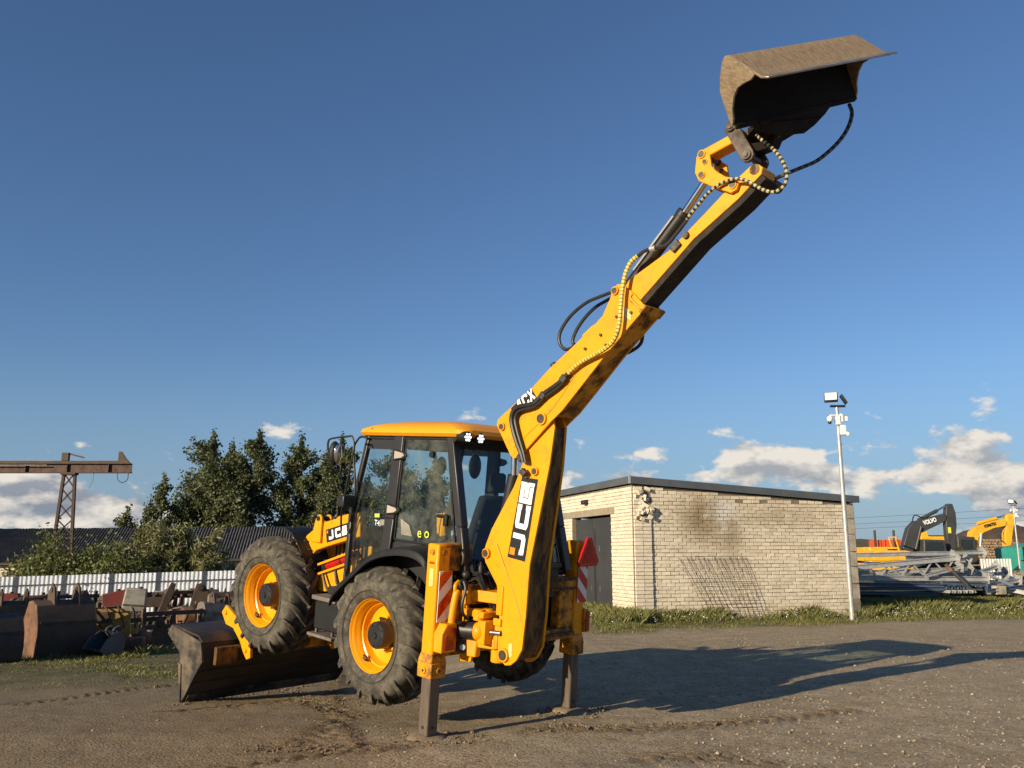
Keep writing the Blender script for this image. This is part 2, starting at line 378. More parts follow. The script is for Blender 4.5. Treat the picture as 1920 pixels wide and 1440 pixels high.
M['leaf_willow'] = leaf_mat('willow_leaf', (.10, .11, .045), (.28, .265, .115))
M['grass'] = leaf_mat('grass_blade', (.08, .098, .022), (.24, .225, .07), (.36, .31, .15))
M['grass_far'] = surf('far_field_grass', (.075, .08, .03), (.10, .09, .04), .05, .95, world=True)

# ------------------------------------------------------------------ ground
def vnoise(x, y, seed=0):
    """vectorised value noise"""
    xi = np.floor(x).astype(np.int64); yi = np.floor(y).astype(np.int64); fx = x - xi; fy = y - yi
    fx = fx * fx * (3 - 2 * fx); fy = fy * fy * (3 - 2 * fy)
    def h(a, b):
        n = (a * 374761393 + b * 668265263 + seed * 1442695041) & 0x7fffffff
        n = ((n ^ (n >> 13)) * 1274126177) & 0x7fffffff
        return ((n ^ (n >> 16)) & 0xffff) / 65535.
    return (h(xi, yi) * (1 - fx) + h(xi + 1, yi) * fx) * (1 - fy) + (h(xi, yi + 1) * (1 - fx) + h(xi + 1, yi + 1) * fx) * fy
def fbm(x, y, o=4, seed=0):
    s = 0; a = .5
    for k in range(o): s = s + a * (vnoise(x * 2 ** k, y * 2 ** k, seed + k) - .5); a *= .5
    return s
def gznp(x, y):
    q = np.maximum(0, y - 9); t = np.clip((1.5 - x) / 4, 0, 1); m = t * t * (3 - 2 * t)
    return -1.5 * (1 - np.exp(-q * m / 24))
def axis(lo, hi, a, b, fine, grow=1.12):
    c = list(np.arange(a, b + 1e-6, fine)); st = fine; v = b
    while v < hi: st *= grow; v += st; c.append(v)
    st = fine; v = a; left = []
    while v > lo: st *= grow; v -= st; left.append(v)
    return np.array(left[::-1] + c)
TRACKS = [  # tyre tracks pressed into the yard: polyline, half width, depth
    ([(-6.401,11.630,-0.156), (-5.737,13.753,-0.270), (-4.856,15.275,-0.345), (-4.318,16.643,-0.409)], .24),
    ([(-2.331,8.203,0.000), (-1.983,8.534,0.000), (-1.849,10.543,-0.087), (-2.907,12.392,-0.198), (-3.616,11.438,-0.145), (-4.196,10.873,-0.113)], .22),
    ([(-3.184,16.867,-0.419), (-2.214,11.127,-0.125), (-1.467,8.420,0.000), (-1.076,8.419,0.000)], .20),
    ([(-2.376,7.613,0.000), (-2.011,7.896,0.000), (-1.522,8.201,0.000), (-0.843,8.532,0.000)], .16),
    ([(0.107,9.316,-0.006), (1.296,9.284,-0.000), (2.605,9.714,0.000), (3.874,10.357,0.000)], .22),
    ([(1.016,7.989,0.000), (1.685,8.090,0.000), (2.240,7.753,0.000)], .25),
]
def relief(x, y):
    """height of lumps and ruts above the smooth terrain, and a 0..1 'disturbed' mask"""
    d = np.exp(-((x - 0) ** 2 + (y - 8) ** 2) / 500.)
    z = fbm(x * .35, y * .35, 3, 1) * .05 + fbm(x * 1.7, y * 1.7, 3, 5) * .030 + fbm(x * 9, y * 9, 3, 9) * .013 * d
    mask = np.zeros_like(x)
    for pts, w in TRACKS:
        run = 0.
        for p, q in zip(pts[:-1], pts[1:]):
            ax, ay = p[0], p[1]; dx, dy = q[0] - ax, q[1] - ay; L = math.hypot(dx, dy)
            t = ((x - ax) * dx + (y - ay) * dy) / (L * L); tc = np.clip(t, 0, 1)
            off = ((x - ax) * dy - (y - ay) * dx) / L
            dist = np.hypot(x - ax - tc * dx, y - ay - tc * dy)
            inside = np.clip(1.25 - dist / w, 0, 1) * ((t >= -.02) & (t <= 1.02))
            s_ = run + tc * L
            lug = np.clip(np.sin((s_ + np.abs(off) * 1.2) / .20 * 2 * math.pi) * 1.6, -1, 1)
            br = .55 + .45 * np.clip(fbm(x * 3, y * 3, 2, 21) * 4 + .5, 0, 1)
            z = z + inside * (lug * .013 * br + fbm(x * 7, y * 7, 3, 33) * .035 + fbm(x * 22, y * 22, 2, 35) * .02)
            mask = np.maximum(mask, inside); run += L
    return z, mask
M_ground = None
def build_ground():
    m, g, b, out = mat_new('gravel_yard')
    pos = g.n('ShaderNodeNewGeometry').outputs['Position']
    sp = g.n('ShaderNodeSeparateXYZ', i_0=pos)
    big = g.smooth(g.noise(pos, .22, 4, .6), .36, .66)
    mid = g.noise(pos, 2.3, 6, .65)
    vor = g.n('ShaderNodeTexVoronoi', i_Vector=pos, i_Scale=34.0); vor2 = g.n('ShaderNodeTexVoronoi', i_Vector=pos, i_Scale=75.0)
    fine = g.noise(pos, 60, 5, .7)
    col = g.mix(big, (.39, .30, .175), (.49, .39, .24))
    col = g.mix(g.smooth(mid, .4, .68), col, (.46, .37, .25))
    col = g.mix(g.math('MULTIPLY', g.smooth(mid, .62, .40), .35), col, (.22, .16, .10))
    st = g.n('ShaderNodeSeparateColor', i_0=vor.outputs['Color'])
    col = g.mix(g.math('MULTIPLY', g.math('GREATER_THAN', st.outputs[0], .90), .5), col, (.44, .37, .27))
    col = g.mix(g.math('MULTIPLY', g.math('LESS_THAN', st.outputs[1], .2), .5), col, (.09, .068, .048))
    st2 = g.n('ShaderNodeSeparateColor', i_0=vor2.outputs['Color'])
    col = g.mix(g.math('MULTIPLY', g.math('GREATER_THAN', st2.outputs[0], .8), .5), col, (.38, .31, .22))
    col = g.mix(g.math('MULTIPLY', g.smooth(fine, .35, .65), .3), col, (.11, .085, .06))
    side = g.smooth(g.math('ADD', g.n('ShaderNodeSeparateXYZ', i_0=pos).outputs[0], g.math('MULTIPLY', big, 3.0)), 3.0, -3.0)
    col = g.mix(g.math('MULTIPLY', side, .62), col, (.185, .135, .075))
    # damp dark earth pressed up by the tyres
    at = g.n('ShaderNodeAttribute', attribute_name='wet')
    col = g.mix(g.math('MULTIPLY', at.outputs['Fac'], .6), col, (.12, .08, .045))
    # far away the yard turns into field
    gr = g.n('ShaderNodeAttribute', attribute_name='green')
    gcol = g.mix(g.smooth(g.noise(pos, 1.1, 6, .65), .35, .65), (.060, .066, .024), (.13, .115, .05))
    col = g.mix(g.math('MULTIPLY', gr.outputs['Fac'], g.smooth(g.noise(pos, 3.3, 5, .7), .25, .55)), col, gcol)
    g.set(b.inputs['Base Color'], col); b.inputs['Roughness'].default_value = .95; b.inputs['Specular IOR Level'].default_value = .15
    hgt = g.math('ADD', g.math('MULTIPLY', fine, .8), g.math('MULTIPLY', g.math('SUBTRACT', 1, vor.outputs['Distance']), .8))
    hgt = g.math('ADD', hgt, g.math('MULTIPLY', g.math('SUBTRACT', 1, vor2.outputs['Distance']), .35))
    bp = g.n('ShaderNodeBump'); bp.inputs['Strength'].default_value = .5; bp.inputs['Distance'].default_value = .016
    g.set(bp.inputs['Height'], hgt); g.set(b.inputs['Normal'], bp.outputs[0])
    xs = axis(-900, 900, -6.5, 7.5, .035, 1.10); ys = axis(-300, 1500, 5.6, 16, .035, 1.10)
    X, Y = np.meshgrid(xs, ys); rz, mk = relief(X, Y)
    near = np.exp(-np.maximum(0, np.hypot(X, Y - 10) - 12) / 10)
    rz = rz * np.maximum(near, .0)
    far_rise = np.clip((Y - 90) / 400, 0, 1) * 3.0
    Z = gznp(X, Y) + rz + far_rise
    ny, nx = X.shape
    V = np.stack([X, Y, Z], -1).reshape(-1, 3).astype(np.float32)
    idx = np.arange(nx * ny).reshape(ny, nx)
    F = np.stack([idx[:-1, :-1], idx[:-1, 1:], idx[1:, 1:], idx[1:, :-1]], -1).reshape(-1, 4).astype(np.int32)
    me = bpy.data.meshes.new('ground'); me.vertices.add(len(V)); me.vertices.foreach_set('co', V.ravel())
    me.loops.add(F.size); me.loops.foreach_set('vertex_index', F.ravel()); me.polygons.add(len(F))
    me.polygons.foreach_set('loop_start', np.arange(0, F.size, 4, dtype=np.int32)); me.update(calc_edges=True)
    me.polygons.foreach_set('use_smooth', np.ones(len(F), bool))
    a = me.attributes.new('wet', 'FLOAT', 'POINT'); pud = np.exp(-((X - 1.1) / 1.0) ** 2 - ((Y - 7.55) / .42) ** 2) * np.clip(.6 + fbm(X * 2, Y * 2, 3, 44) * 3, 0, 1); a.data.foreach_set('value', np.maximum(mk, pud * 1.1).astype(np.float32).ravel())
    gx = green_mask(X, Y)
    a = me.attributes.new('green', 'FLOAT', 'POINT'); a.data.foreach_set('value', gx.astype(np.float32).ravel())
    me.materials.append(m); o = bpy.data.objects.new('ground', me); COL.objects.link(o); o['kind'] = 'structure'
def sstep(v, a, b):
    t = np.clip((v - a) / (b - a), 0, 1); return t * t * (3 - 2 * t)
# side wall of the garage runs from C0 along D1; its front runs from C0 along D2
C0 = np.array([3.26, 23.6]); D1 = np.array([.9570, .2900]); D2 = np.array([-.2900, .9570])
def green_mask(x, y):
    n = fbm(x * .8, y * .8, 3, 50) * 1.6
    u = (x - C0[0]) * D1[0] + (y - C0[1]) * D1[1]; v = (x - C0[0]) * D2[0] + (y - C0[1]) * D2[1]
    strip = sstep(v + n + np.clip((u - 2) * -.12, -.5, .6), -3.2, -1.6) * sstep(u + n, -2.5, -1.2)
    # grass before the scrap row on the left
    left = sstep(-x - 3.2 + n * 2 - np.clip(14.5 - y, 0, 9) * 1.5, 0, 3.5) * sstep(y + n * 2, 12.5, 16.5) * (x < 2)
    far = sstep(y, 27, 31) * (x < 1) + sstep(y + n, 44, 55)
    return np.clip(strip + left * .85 + far, 0, 1)
build_ground()

# ------------------------------------------------------------------ garage of pale brick
def brick_mat():
    m, g, b, out = mat_new('pale_silicate_brick')
    pos = g.n('ShaderNodeNewGeometry').outputs['Position']
    at = g.n('ShaderNodeAttribute', attribute_name='tone')
    col = g.mix(at.outputs['Fac'], (.59, .51, .385), (.73, .65, .51))
    col = g.mix(g.math('MULTIPLY', g.smooth(g.noise(pos, 9, 6, .7), .48, .75), .35), col, (.44, .36, .25))
    # water stains below the roof edge of the side wall, with a bleached middle
    def blob(c, sx, sz):
        d = g.n('ShaderNodeVectorMath', operation='SUBTRACT', i_0=pos, i_1=c)
        d = g.n('ShaderNodeVectorMath', operation='MULTIPLY', i_0=d.outputs[0], i_1=(1 / sx, 0, 1 / sz))
        L = g.n('ShaderNodeVectorMath', operation='LENGTH', i_0=d.outputs[0]).outputs['Value']
        return g.math('EXPONENT', g.math('MULTIPLY', g.math('MULTIPLY', L, L), -1))
    nz = g.smooth(g.noise(pos, 1.9, 6, .65), .25, .52)
    st = g.math('MULTIPLY', g.math('ADD', blob((5.25, 24.2, 2.75), .75, .75), g.math('MULTIPLY', blob((7.6, 24.9, 2.8), 1.3, .35), .55)), nz)
    st = g.math('ADD', st, g.math('MULTIPLY', blob((6.1, 24.4, 2.2), .35, .55), .6), clamp=True)
    col = g.mix(g.math('MULTIPLY', st, .95), col, (.24, .175, .09))
    wh = g.math('MULTIPLY', blob((5.95, 24.4, 2.85), .38, .42), g.smooth(g.noise(pos, 3, 5), .3, .6))
    col = g.mix(g.math('MULTIPLY', wh, .9), col, (.62, .60, .57))
    foot = g.math('MULTIPLY', g.smooth(g.n('ShaderNodeSeparateXYZ', i_0=pos).outputs[2], .9, .1), g.smooth(g.noise(pos, 2, 5), .35, .6))
    col = g.mix(g.math('MULTIPLY', foot, .45), col, (.50, .42, .29))
    g.set(b.inputs['Base Color'], col); b.inputs['Roughness'].default_value = .92; b.inputs['Specular IOR Level'].default_value = .2
    bp = g.n('ShaderNodeBump'); bp.inputs['Strength'].default_value = .5; bp.inputs['Distance'].default_value = .01
    g.set(bp.inputs['Height'], g.noise(pos, 28, 6, .7)); g.set(b.inputs['Normal'], bp.outputs[0])
    return m
M['brick'] = brick_mat()
WH0 = 3.60; WH1 = 3.20; WL = 7.05; FL = 16.0    # wall heights at both ends of the side wall, wall lengths
def wtop(u): return WH0 + (WH1 - WH0) * u / WL
garage = thing('brick_garage', 'flat roofed pale brick garage with dark double doors and grey roof edging', 'garage', (C0[0], C0[1], 0), math.atan2(D1[1], D1[0]))
# local frame: +X along the side wall, +Y along the front wall (away), outside of the side wall is -Y, outside of the front is -X
def wall_core():
    b = MB(); pts = [(-.022, -.022, -.3), (WL, -.022, -.3), (WL, -.022, WH1), (-.022, -.022, WH0)]
    b.prism(pts, (0, .342, 0))
    b.build('wall', M['mortar'], garage)
    w = MB()   # front wall in pieces round the door openings
    segs = [(.32, 1.42, 0), (4.53, 5.46, 0), (8.5, FL, 0)]
    for a, c, _ in segs: w.span((-.022, a, -.3), (.28, c, 2.86))
    w.span((-.022, .321, 3.06), (.28, FL, WH0)); w.build('wall', M['mortar'], garage)
    w = MB(); w.span((WL - .27, .32, -.3), (WL - .02, FL, WH1)); w.span((.3, FL - .3, -.3), (WL - .3, FL, WH1)); w.build('wall', M['mortar'], garage)
    l = MB(); l.span((-.03, 1.15, 2.861), (.281, FL, 3.059)); l.build('lintel', M['lintel'], garage, bevel=.01)
    r = MB(); r.loops([Vector((-.10, -.10, WH0 + .03)), Vector((WL + .12, -.10, WH1 + .03)), Vector((WL + .12, FL, WH1 + .03)), Vector((-.10, FL, WH0 + .03))],
                      [Vector((-.10, -.10, WH0 + .10)), Vector((WL + .12, -.10, WH1 + .10)), Vector((WL + .12, FL, WH1 + .10)), Vector((-.10, FL, WH0 + .10))])
    rf = r.build('roof', M['rust_black'], garage)
    f = MB(); f.loops([Vector(p) for p in ((-.135, -.135, WH0 + .02), (WL + .15, -.135, WH1 + .02), (WL + .15, -.102, WH1 + .02), (-.102, -.102, WH0 + .02))],
                      [Vector(p) for p in ((-.135, -.135, WH0 + .215), (WL + .15, -.135, WH1 + .215), (WL + .15, -.102, WH1 + .215), (-.102, -.102, WH0 + .215))])
    f.build('roof_edging', M['flashing'], rf)
    f = MB(); f.span((-.135, -.10, WH0 + .02), (-.102, FL, WH0 + .215)); f.build('roof_edging', M['flashing'], rf)
    f = MB(); f.box((-.119, -.119, WH0 + .125), (.05, .05, .22)); f.build('edging_corner', M['galv'], rf)
wall_core()
BL, BH, JT = .25, .088, .0105
def brick_variants():
    out = []
    for k in range(10):
        r = random.Random(k); j = lambda a: r.uniform(-a, a)
        L = BL - .006 + j(.006); H = BH - .003 + j(.004); D = .06
        vs = []
        for x in (-1, 1):
            for y in (-1, 1):
                for z in (-1, 1): vs.append((x * L / 2 + j(.004), y * D / 2 + (j(.006) if y < 0 else 0), z * H / 2 + j(.003)))
        out.append((vs, r.random()))
    return out
BV = brick_variants(); BFACES = [(0, 1, 3, 2), (4, 6, 7, 5), (0, 4, 5, 1), (2, 3, 7, 6), (0, 2, 6, 4), (1, 5, 7, 3)]
BM = []
for vs, tone in BV:
    me = bpy.data.meshes.new('brick'); me.from_pydata(vs, [], BFACES); me.materials.append(M['brick'])
    a = me.attributes.new('tone', 'FLOAT', 'FACE'); a.data.foreach_set('value', [tone] * 6); BM.append(me)
def lay_bricks():
    items = []    # (centre, rot about z, length scale, depth offset) in garage frame
    nc = int(WH0 / (BH + JT)) + 1
    for c in range(nc):
        z = (c + .5) * (BH + JT)
        # side wall: pier at the corner is proud by .07, the rest is the plain wall
        u = 0
        off = (c % 2) * .5
        x = .0
        # pier 0 .. .52 : one stretcher plus one header, swapped each course
        ls = (BL, .24) if c % 2 else (.24, BL)
        xx = -.0
        for L in ls:
            if z < wtop(.3) - .03 and not (z > 2.72 and xx > .2) : items.append((Vector((xx + L / 2 + .004, -.055, z)), 0, L / BL, 1))
            xx += L + JT
        x = .535 - off * (BL + JT)
        first = True
        while x < WL - .29:
            x0 = max(x, .535); x1 = min(x + BL, WL - .29)
            if x1 - x0 > .05:
                L = x1 - x0
                if z + BH / 2 < wtop((x0 + x1) / 2) - .01 and not (z > wtop(x1) - .22 and random.random() < .10):
                    items.append((Vector(((x0 + x1) / 2 + random.uniform(-.006, .006), -.006 + random.uniform(-.005, .003), z + random.uniform(-.004, .004) + .006 * math.sin(x * 1.3 + c))), 0, L / BL * random.uniform(.96, 1.0), 1))
            x += BL + JT
        # front wall, seen at a slant
        y = -.02 - off * (BL + JT)
        while y < 10.5:
            y0 = max(y, -.02); y1 = min(y + BL, 10.5)
            inside = lambda a, b_: any(a >= p - .02 and b_ <= q + .02 for p, q in ((-.02, 1.42), (4.53, 5.46), (8.5, 10.5)))
            pieces = [(y0, y1)]
            if z < 2.85:
                pieces = [(max(y0, p), min(y1, q)) for p, q in ((-.02, 1.42), (4.53, 5.46), (8.5, 10.5))]
            elif z < 3.07: pieces = [(y0, min(y1, 1.14))]
            for a, b_ in pieces:
                if b_ - a > .05 and z + BH / 2 < WH0 - .01: items.append((Vector((-.006, (a + b_) / 2, z)), math.pi / 2, (b_ - a) / BL, 0))
            y += BL + JT
    # knocked about bricks hanging out of the upper corner
    for k in range(26):
        z = random.choice((random.uniform(2.62, 2.98), random.uniform(2.8, WH0 - .08)))
        items.append((Vector((random.uniform(.05, .50), random.uniform(-.13, -.07) - (.06 if z < 2.95 else 0), z)), random.uniform(-.5, .5), random.uniform(.35, .8), 2))
    # the 300 nearest to the viewer are single bricks, the others one joined part
    Mw = Matrix.Translation((C0[0], C0[1], 0)) @ Matrix.Rotation(math.atan2(D1[1], D1[0]), 4, 'Z')
    def key(it):
        w = Mw @ it[0]; return w.length if it[3] != 0 else w.length + 3
    items.sort(key=key)
    SV = []; ST = []
    for k, (c, rz, ls, kind) in enumerate(items):
        v = rng.integers(10)
        rot = Euler((random.uniform(-.012, .012) if kind != 2 else random.uniform(-.6, .6), random.uniform(-.012, .012) if kind != 2 else random.uniform(-.5, .5), rz))
        if k < 300:
            o = bpy.data.objects.new('brick', BM[v]); COL.objects.link(o); o.parent = garage
            o.location = c; o.rotation_euler = rot; o.scale = (ls, 1, 1)
        else:
            Rm = rot.to_matrix(); vs = [Rm @ Vector((p[0] * ls, p[1], p[2])) + c for p in BV[v][0]]
            for f in BFACES: SV += [vs[i] for i in f]
            t = rng.random(); ST += [t] * 6
    quads_mesh('brickwork', np.array([tuple(v) for v in SV]), M['brick'], 4, garage, 'stuff', ST)
lay_bricks()
def garage_details():
    z = 0
    hs = [.46, .44, .48, .42, .50, .45, .40]
    for k, h in enumerate(hs):
        if z + h > WH1 - .02: h = WH1 - .02 - z
        if h < .1: break
        b = MB(); j = random.uniform(-.02, .02); b.span((WL - .285, -.03 + j, z + .012), (WL + .02 + j, .35, z + h - .006))
        b.build('stone_block', M['concrete'], garage, bevel=.02); z += h
    for y0, y1 in ((1.425, 4.525), (5.465, 8.495)):
        d = MB(); mid = (y0 + y1) / 2
        for a, c in ((y0, mid - .01), (mid + .01, y1)):
            d = MB(); d.span((.10, a, .03), (.15, c, 2.80))
            o = d.build('door', M['door'], garage, bevel=.005)
            h = MB()
            for zz in (.75, 1.9): h.box((.095, c - .35 if a == y0 else a + .3, zz), (.012, .035, .16))
            h.build('hinge_plate', M['scrap_grey'], o)
            s = MB(); s.span((.088, a + .02 if a != y0 else c - .05, .05), (.10, a + .05 if a != y0 else c - .02, 2.5)); s.build('door_seam', M['black'], o)
    k = MB(); k.prism([(-.02, 3.1, 3.38), (-.18, 3.1, 3.36), (-.20, 3.1, 3.24), (-.08, 3.1, 3.22)], (0, .24, 0)); k.box((-.02, 3.22, 3.33), (.05, .08, .1))
    k.build('wall_lamp', M['black'], garage, bevel=.01)
garage_details()

# rebar mesh leaning on the side wall
def rebar():
    t = thing('rebar_panel', 'rusty rebar mesh panel leaning askew against the pale brick wall', 'mesh panel', (C0[0], C0[1], 0), math.atan2(D1[1], D1[0]))
    def P(u, v, lift):   # u along wall, v up
        return (u, -.052 - (1.75 - v) * .075, v)
    for k in range(13):
        f = k / 12 + random.uniform(-.012, .012); u0 = 1.32 + 2.05 * f; u1 = 2.06 + 1.72 * f
        b = MB(); b.tube([P(u0 + random.uniform(-.03, .03), 1.66 + random.uniform(-.03, .05), 0), P((u0 + u1) / 2, .9, 0), P(u1, .03, 0)], .0052, 5, 2); b.build('rebar', M['mesh_rust'], t)
    for k in range(19):
        v = .06 + 1.55 * k / 18; f = (1.66 - v) / 1.66; a = 1.28 + .74 * f; c = 3.40 + .38 * f; q = random.uniform(-.04, .04)
        b = MB(); b.tube([(a + q, P(0, v, 0)[1] - .014, v), (c + q, P(0, v, 0)[1] - .014, v + random.uniform(-.02, .02))], .0038, 5, 1); b.build('rebar', M['mesh_rust'], t)
rebar()
b = MB(); p = Vector((5.496,23.962,0.000)); b.box((0, 0, .06), (.75, .12, .06), Euler((0, .06, -.25)).to_matrix()); o = b.build('broken_plank', M['scrap_white'], bevel=.006); o.location = p; o.location.z = .03
tag(o, 'broken off white plank lying in the grass below the rebar mesh', 'plank')
b = MB(); b.prism([(-.18, 0, 0), (.15, -.05, 0), (.2, 0, .14), (-.02, 0, .24), (-.2, 0, .1)], (.02, .16, .02)); o = b.build('cement_lump', M['concrete'], bevel=.02); o.location = Vector((5.238,24.554,0.000))
tag(o, 'pale broken lump of masonry in the grass left of the plank', 'rubble')

# ------------------------------------------------------------------ lamp masts
def lamp_mast(base, h, label, sc=1.0):
    t = thing('lamp_mast', label, 'lamp mast', base, 0, 'floodlight masts in the yard')
    b = MB(); b.cyl((0, 0, -.2), (0, 0, h - .42), .068, .050, 16); b.build('pole', M['galv'], t)
    b = MB(); b.cyl((0, 0, 1.55), (0, 0, 1.62), .075, n=16); b.cyl((0, 0, h - 1.5), (0, 0, h - 1.45), .065, n=16); b.build('pole_band', M['galv'], t)
    rot = Euler((R(-28), 0, R(-22))).to_matrix()
    b = MB(); b.box((-.17, -.07, h - .16), (.36, .08, .30), rot); fl = b.build('floodlight', M['black'], t, bevel=.012)
    b = MB(); b.box(Vector((-.17, -.07, h - .155)) + rot @ Vector((0, -.046, 0)), (.315, .012, .245), rot); b.build('lamp_lens', M['flood'], fl)
    b = MB(); b.box((.02, -.02, h - .40), (.42, .07, .06)); b.build('lamp_bracket', M['black'], t, bevel=.008)
    rot = Euler((R(-30), 0, R(75))).to_matrix()
    b = MB(); b.box((.22, .03, h - .20), (.30, .06, .28), rot); b.build('floodlight', M['black'], t, bevel=.01)
    b = MB(); b.box((-.02, -.05, h - .80), (.13, .12, .27)); b.box((.09, -.03, h - .74), (.09, .1, .24)); b.box((.11, -.04, h - 1.08), (.16, .12, .28)); b.box((.23, -.02, h - .76), (.08, .1, .14))
    b.build('junction_box', M['white_camera'], t, bevel=.015)
    b = MB(); b.tube([(-.06, -.08, h - .68), (-.22, -.10, h - .68), (-.25, -.11, h - .74)], .032, 8); b.lathe([(0, .075), (-.06, .08), (-.10, .072), (-.13, .05)], (-.25, -.11, h - .72), (.1, 0, 1), 16)
    c = b.build('dome_camera', M['white_camera'], t)
    b = MB(); b.sphere((-.265, -.11, h - .87), .055, 12, 7); b.build('camera_eye', M['dark_glass'], c)
    b = MB(); b.cyl((.16, -.05, h - 1.16), (.25, -.05, h - 1.20), .06, .068, 14); c = b.build('bullet_camera', M['white_camera'], t)
    b = MB(); b.cyl((.251, -.05, h - 1.2), (.262, -.05, h - 1.205), .05, n=14); b.build('camera_eye', M['dark_glass'], c)
    return t
lamp_mast((9.13, 24.0, 0), 6.22, 'tall floodlight mast with white cameras at the right end of the brick wall')
lamp_mast((35.597,62.000,0.979), 4.6, 'small far off floodlight mast rising behind the teal container')

# ------------------------------------------------------------------ sheet fence
def fence():
    A = Vector((-24.547,40.000,0.699)); B = Vector((-12.405,42.000,1.013)); d = (B - A); L = math.hypot(d.x, d.y); top0 = A.z; top1 = B.z
    t = thing('sheet_fence', 'low white corrugated metal fence with dark posts behind the scrap row', 'fence', (A.x, A.y, 0), math.atan2(d.y, d.x))
    n = 6; seg = L / n; zt = lambda u: top0 + (top1 - top0) * u / L
    for k in range(n):
        u0 = k * seg + .065; u1 = (k + 1) * seg - .065; V = []; F = []
        pr = [(0, 0), (.06, 0), (.075, -.05), (.135, -.05)]; per = .19
        q = []
        u = u0
        while u < u1:
            for a, w in pr:
                if u + a <= u1: q.append((u + a, w))
            u += per
        m = len(q)
        for (u, w) in q: V += [(u, w, zt(u)), (u, w, -1.6)]
        F = [(2 * i, 2 * i + 2, 2 * i + 3, 2 * i + 1) for i in range(m - 1)]
        o = raw('fence_sheet', V, F, M['fence'], t); s = o.modifiers.new('thickness', 'SOLIDIFY'); s.thickness = .004
    for k in range(n + 1):
        b = MB(); b.span((k * seg - .06, -.06, -1.7), (k * seg + .06, .08, zt(k * seg) + .03)); b.build('fence_post', M['fence_post'], t)
    for dz, wdt in ((-.40, .05),):
        b = MB(); b.bar((0, -.085, zt(0) + dz), (L, -.085, zt(L) + dz), .03, wdt); b.build('fence_rail', M['fence_post'], t)
fence()

# ------------------------------------------------------------------ long barn
def barn():
    t = thing('long_barn', 'long low barn with dark corrugated roof and pale brick walls', 'barn', (0, 0, 0))
    def wave(A, B, C, D, n, amp):   # eave A->B, ridge D->C
        A, B, C, D = map(Vector, (A, B, C, D)); V = []; F = []; nrm = (B - A).cross(D - A).normalized()
        for i in range(n + 1):
            f = i / n; o = nrm * (amp * math.cos(i * math.pi)); V += [A.lerp(B, f) + o, D.lerp(C, f) + o]
        F = [(2 * i, 2 * i + 2, 2 * i + 3, 2 * i + 1) for i in range(n)]; return V, F
    e0 = Vector((-40, 57.6, 1.12)); e1 = Vector((-7.0, 59.0, 1.66)); r0 = Vector((-41, 62.6, 3.50)); r1 = Vector((-8.0, 64.0, 3.80))
    V, F = wave(e0, e1, r1, r0, 33 * 10, .045); o = raw('roof', V, F, M['roof_sheet'], t, smooth=False); s = o.modifiers.new('thickness', 'SOLIDIFY'); s.thickness = .03
    b0 = e0 + Vector((-2, 10, 0)); b1 = e1 + Vector((-2, 10, 0))
    V, F = wave(r0 + Vector((0, .02, .01)), r1 + Vector((0, .02, .01)), b1, b0, 60, .03); raw('roof', V, F, M['roof_sheet'], t)
    b = MB(); b.loops([e0 + Vector((.4, .5, -3)), e1 + Vector((-.4, .5, -3)), e1 + Vector((-2.2, 9.4, -3)), e0 + Vector((-1.4, 9.4, -3))], [e0 + Vector((.4, .5, .02)), e1 + Vector((-.4, .5, .02)), e1 + Vector((-2.2, 9.4, .02)), e0 + Vector((-1.4, 9.4, .02))])
    b.build('wall', M['mortar'], t)
    b = MB(); d = (e1 - e0).normalized(); b.bar(e0 + Vector((0, .06, -.1)), e1 + Vector((0, .06, -.1)), .05, .16); b.build('eave_board', M['rust_black'], t)
    # brick courses on the wall under the eave
    SV = []; ST = []
    nrm = Vector((d.y, -d.x, 0)).normalized(); rz = math.atan2(d.y, d.x); L = (e1 - e0).length
    for c in range(12):
        u = .5 + (c % 2) * .13
        while u < L - .6:
            if not (11.2 < u < 11.7 or 21.0 < u < 21.4):
                ctr = e0 + d * u + Vector((0, .49, -.28 - c * .098)) + nrm * .02
                vs = [ctr + d * (x * .122) + nrm * (-y * .03) + Vector((0, 0, z * .043)) for x in (-1, 1) for y in (-1, 1) for z in (-1, 1)]
                for f in (BFACES[0], BFACES[2], BFACES[5]): SV += [tuple(vs[i]) for i in f]
                ST += [random.random()] * 3
            u += .262
    quads_mesh('brickwork', np.array(SV), M['brick'], 4, t, 'stuff', ST)
    for u in (3.2, 11.45, 21.2, 27):
        b = MB(); c = e0 + d * u + nrm * -.40; b.box((c.x, c.y, c.z - 1.2), (.35, .2, 2.2), Euler((0, 0, rz)).to_matrix()); b.build('wall_pier', M['lintel'], t)
barn()

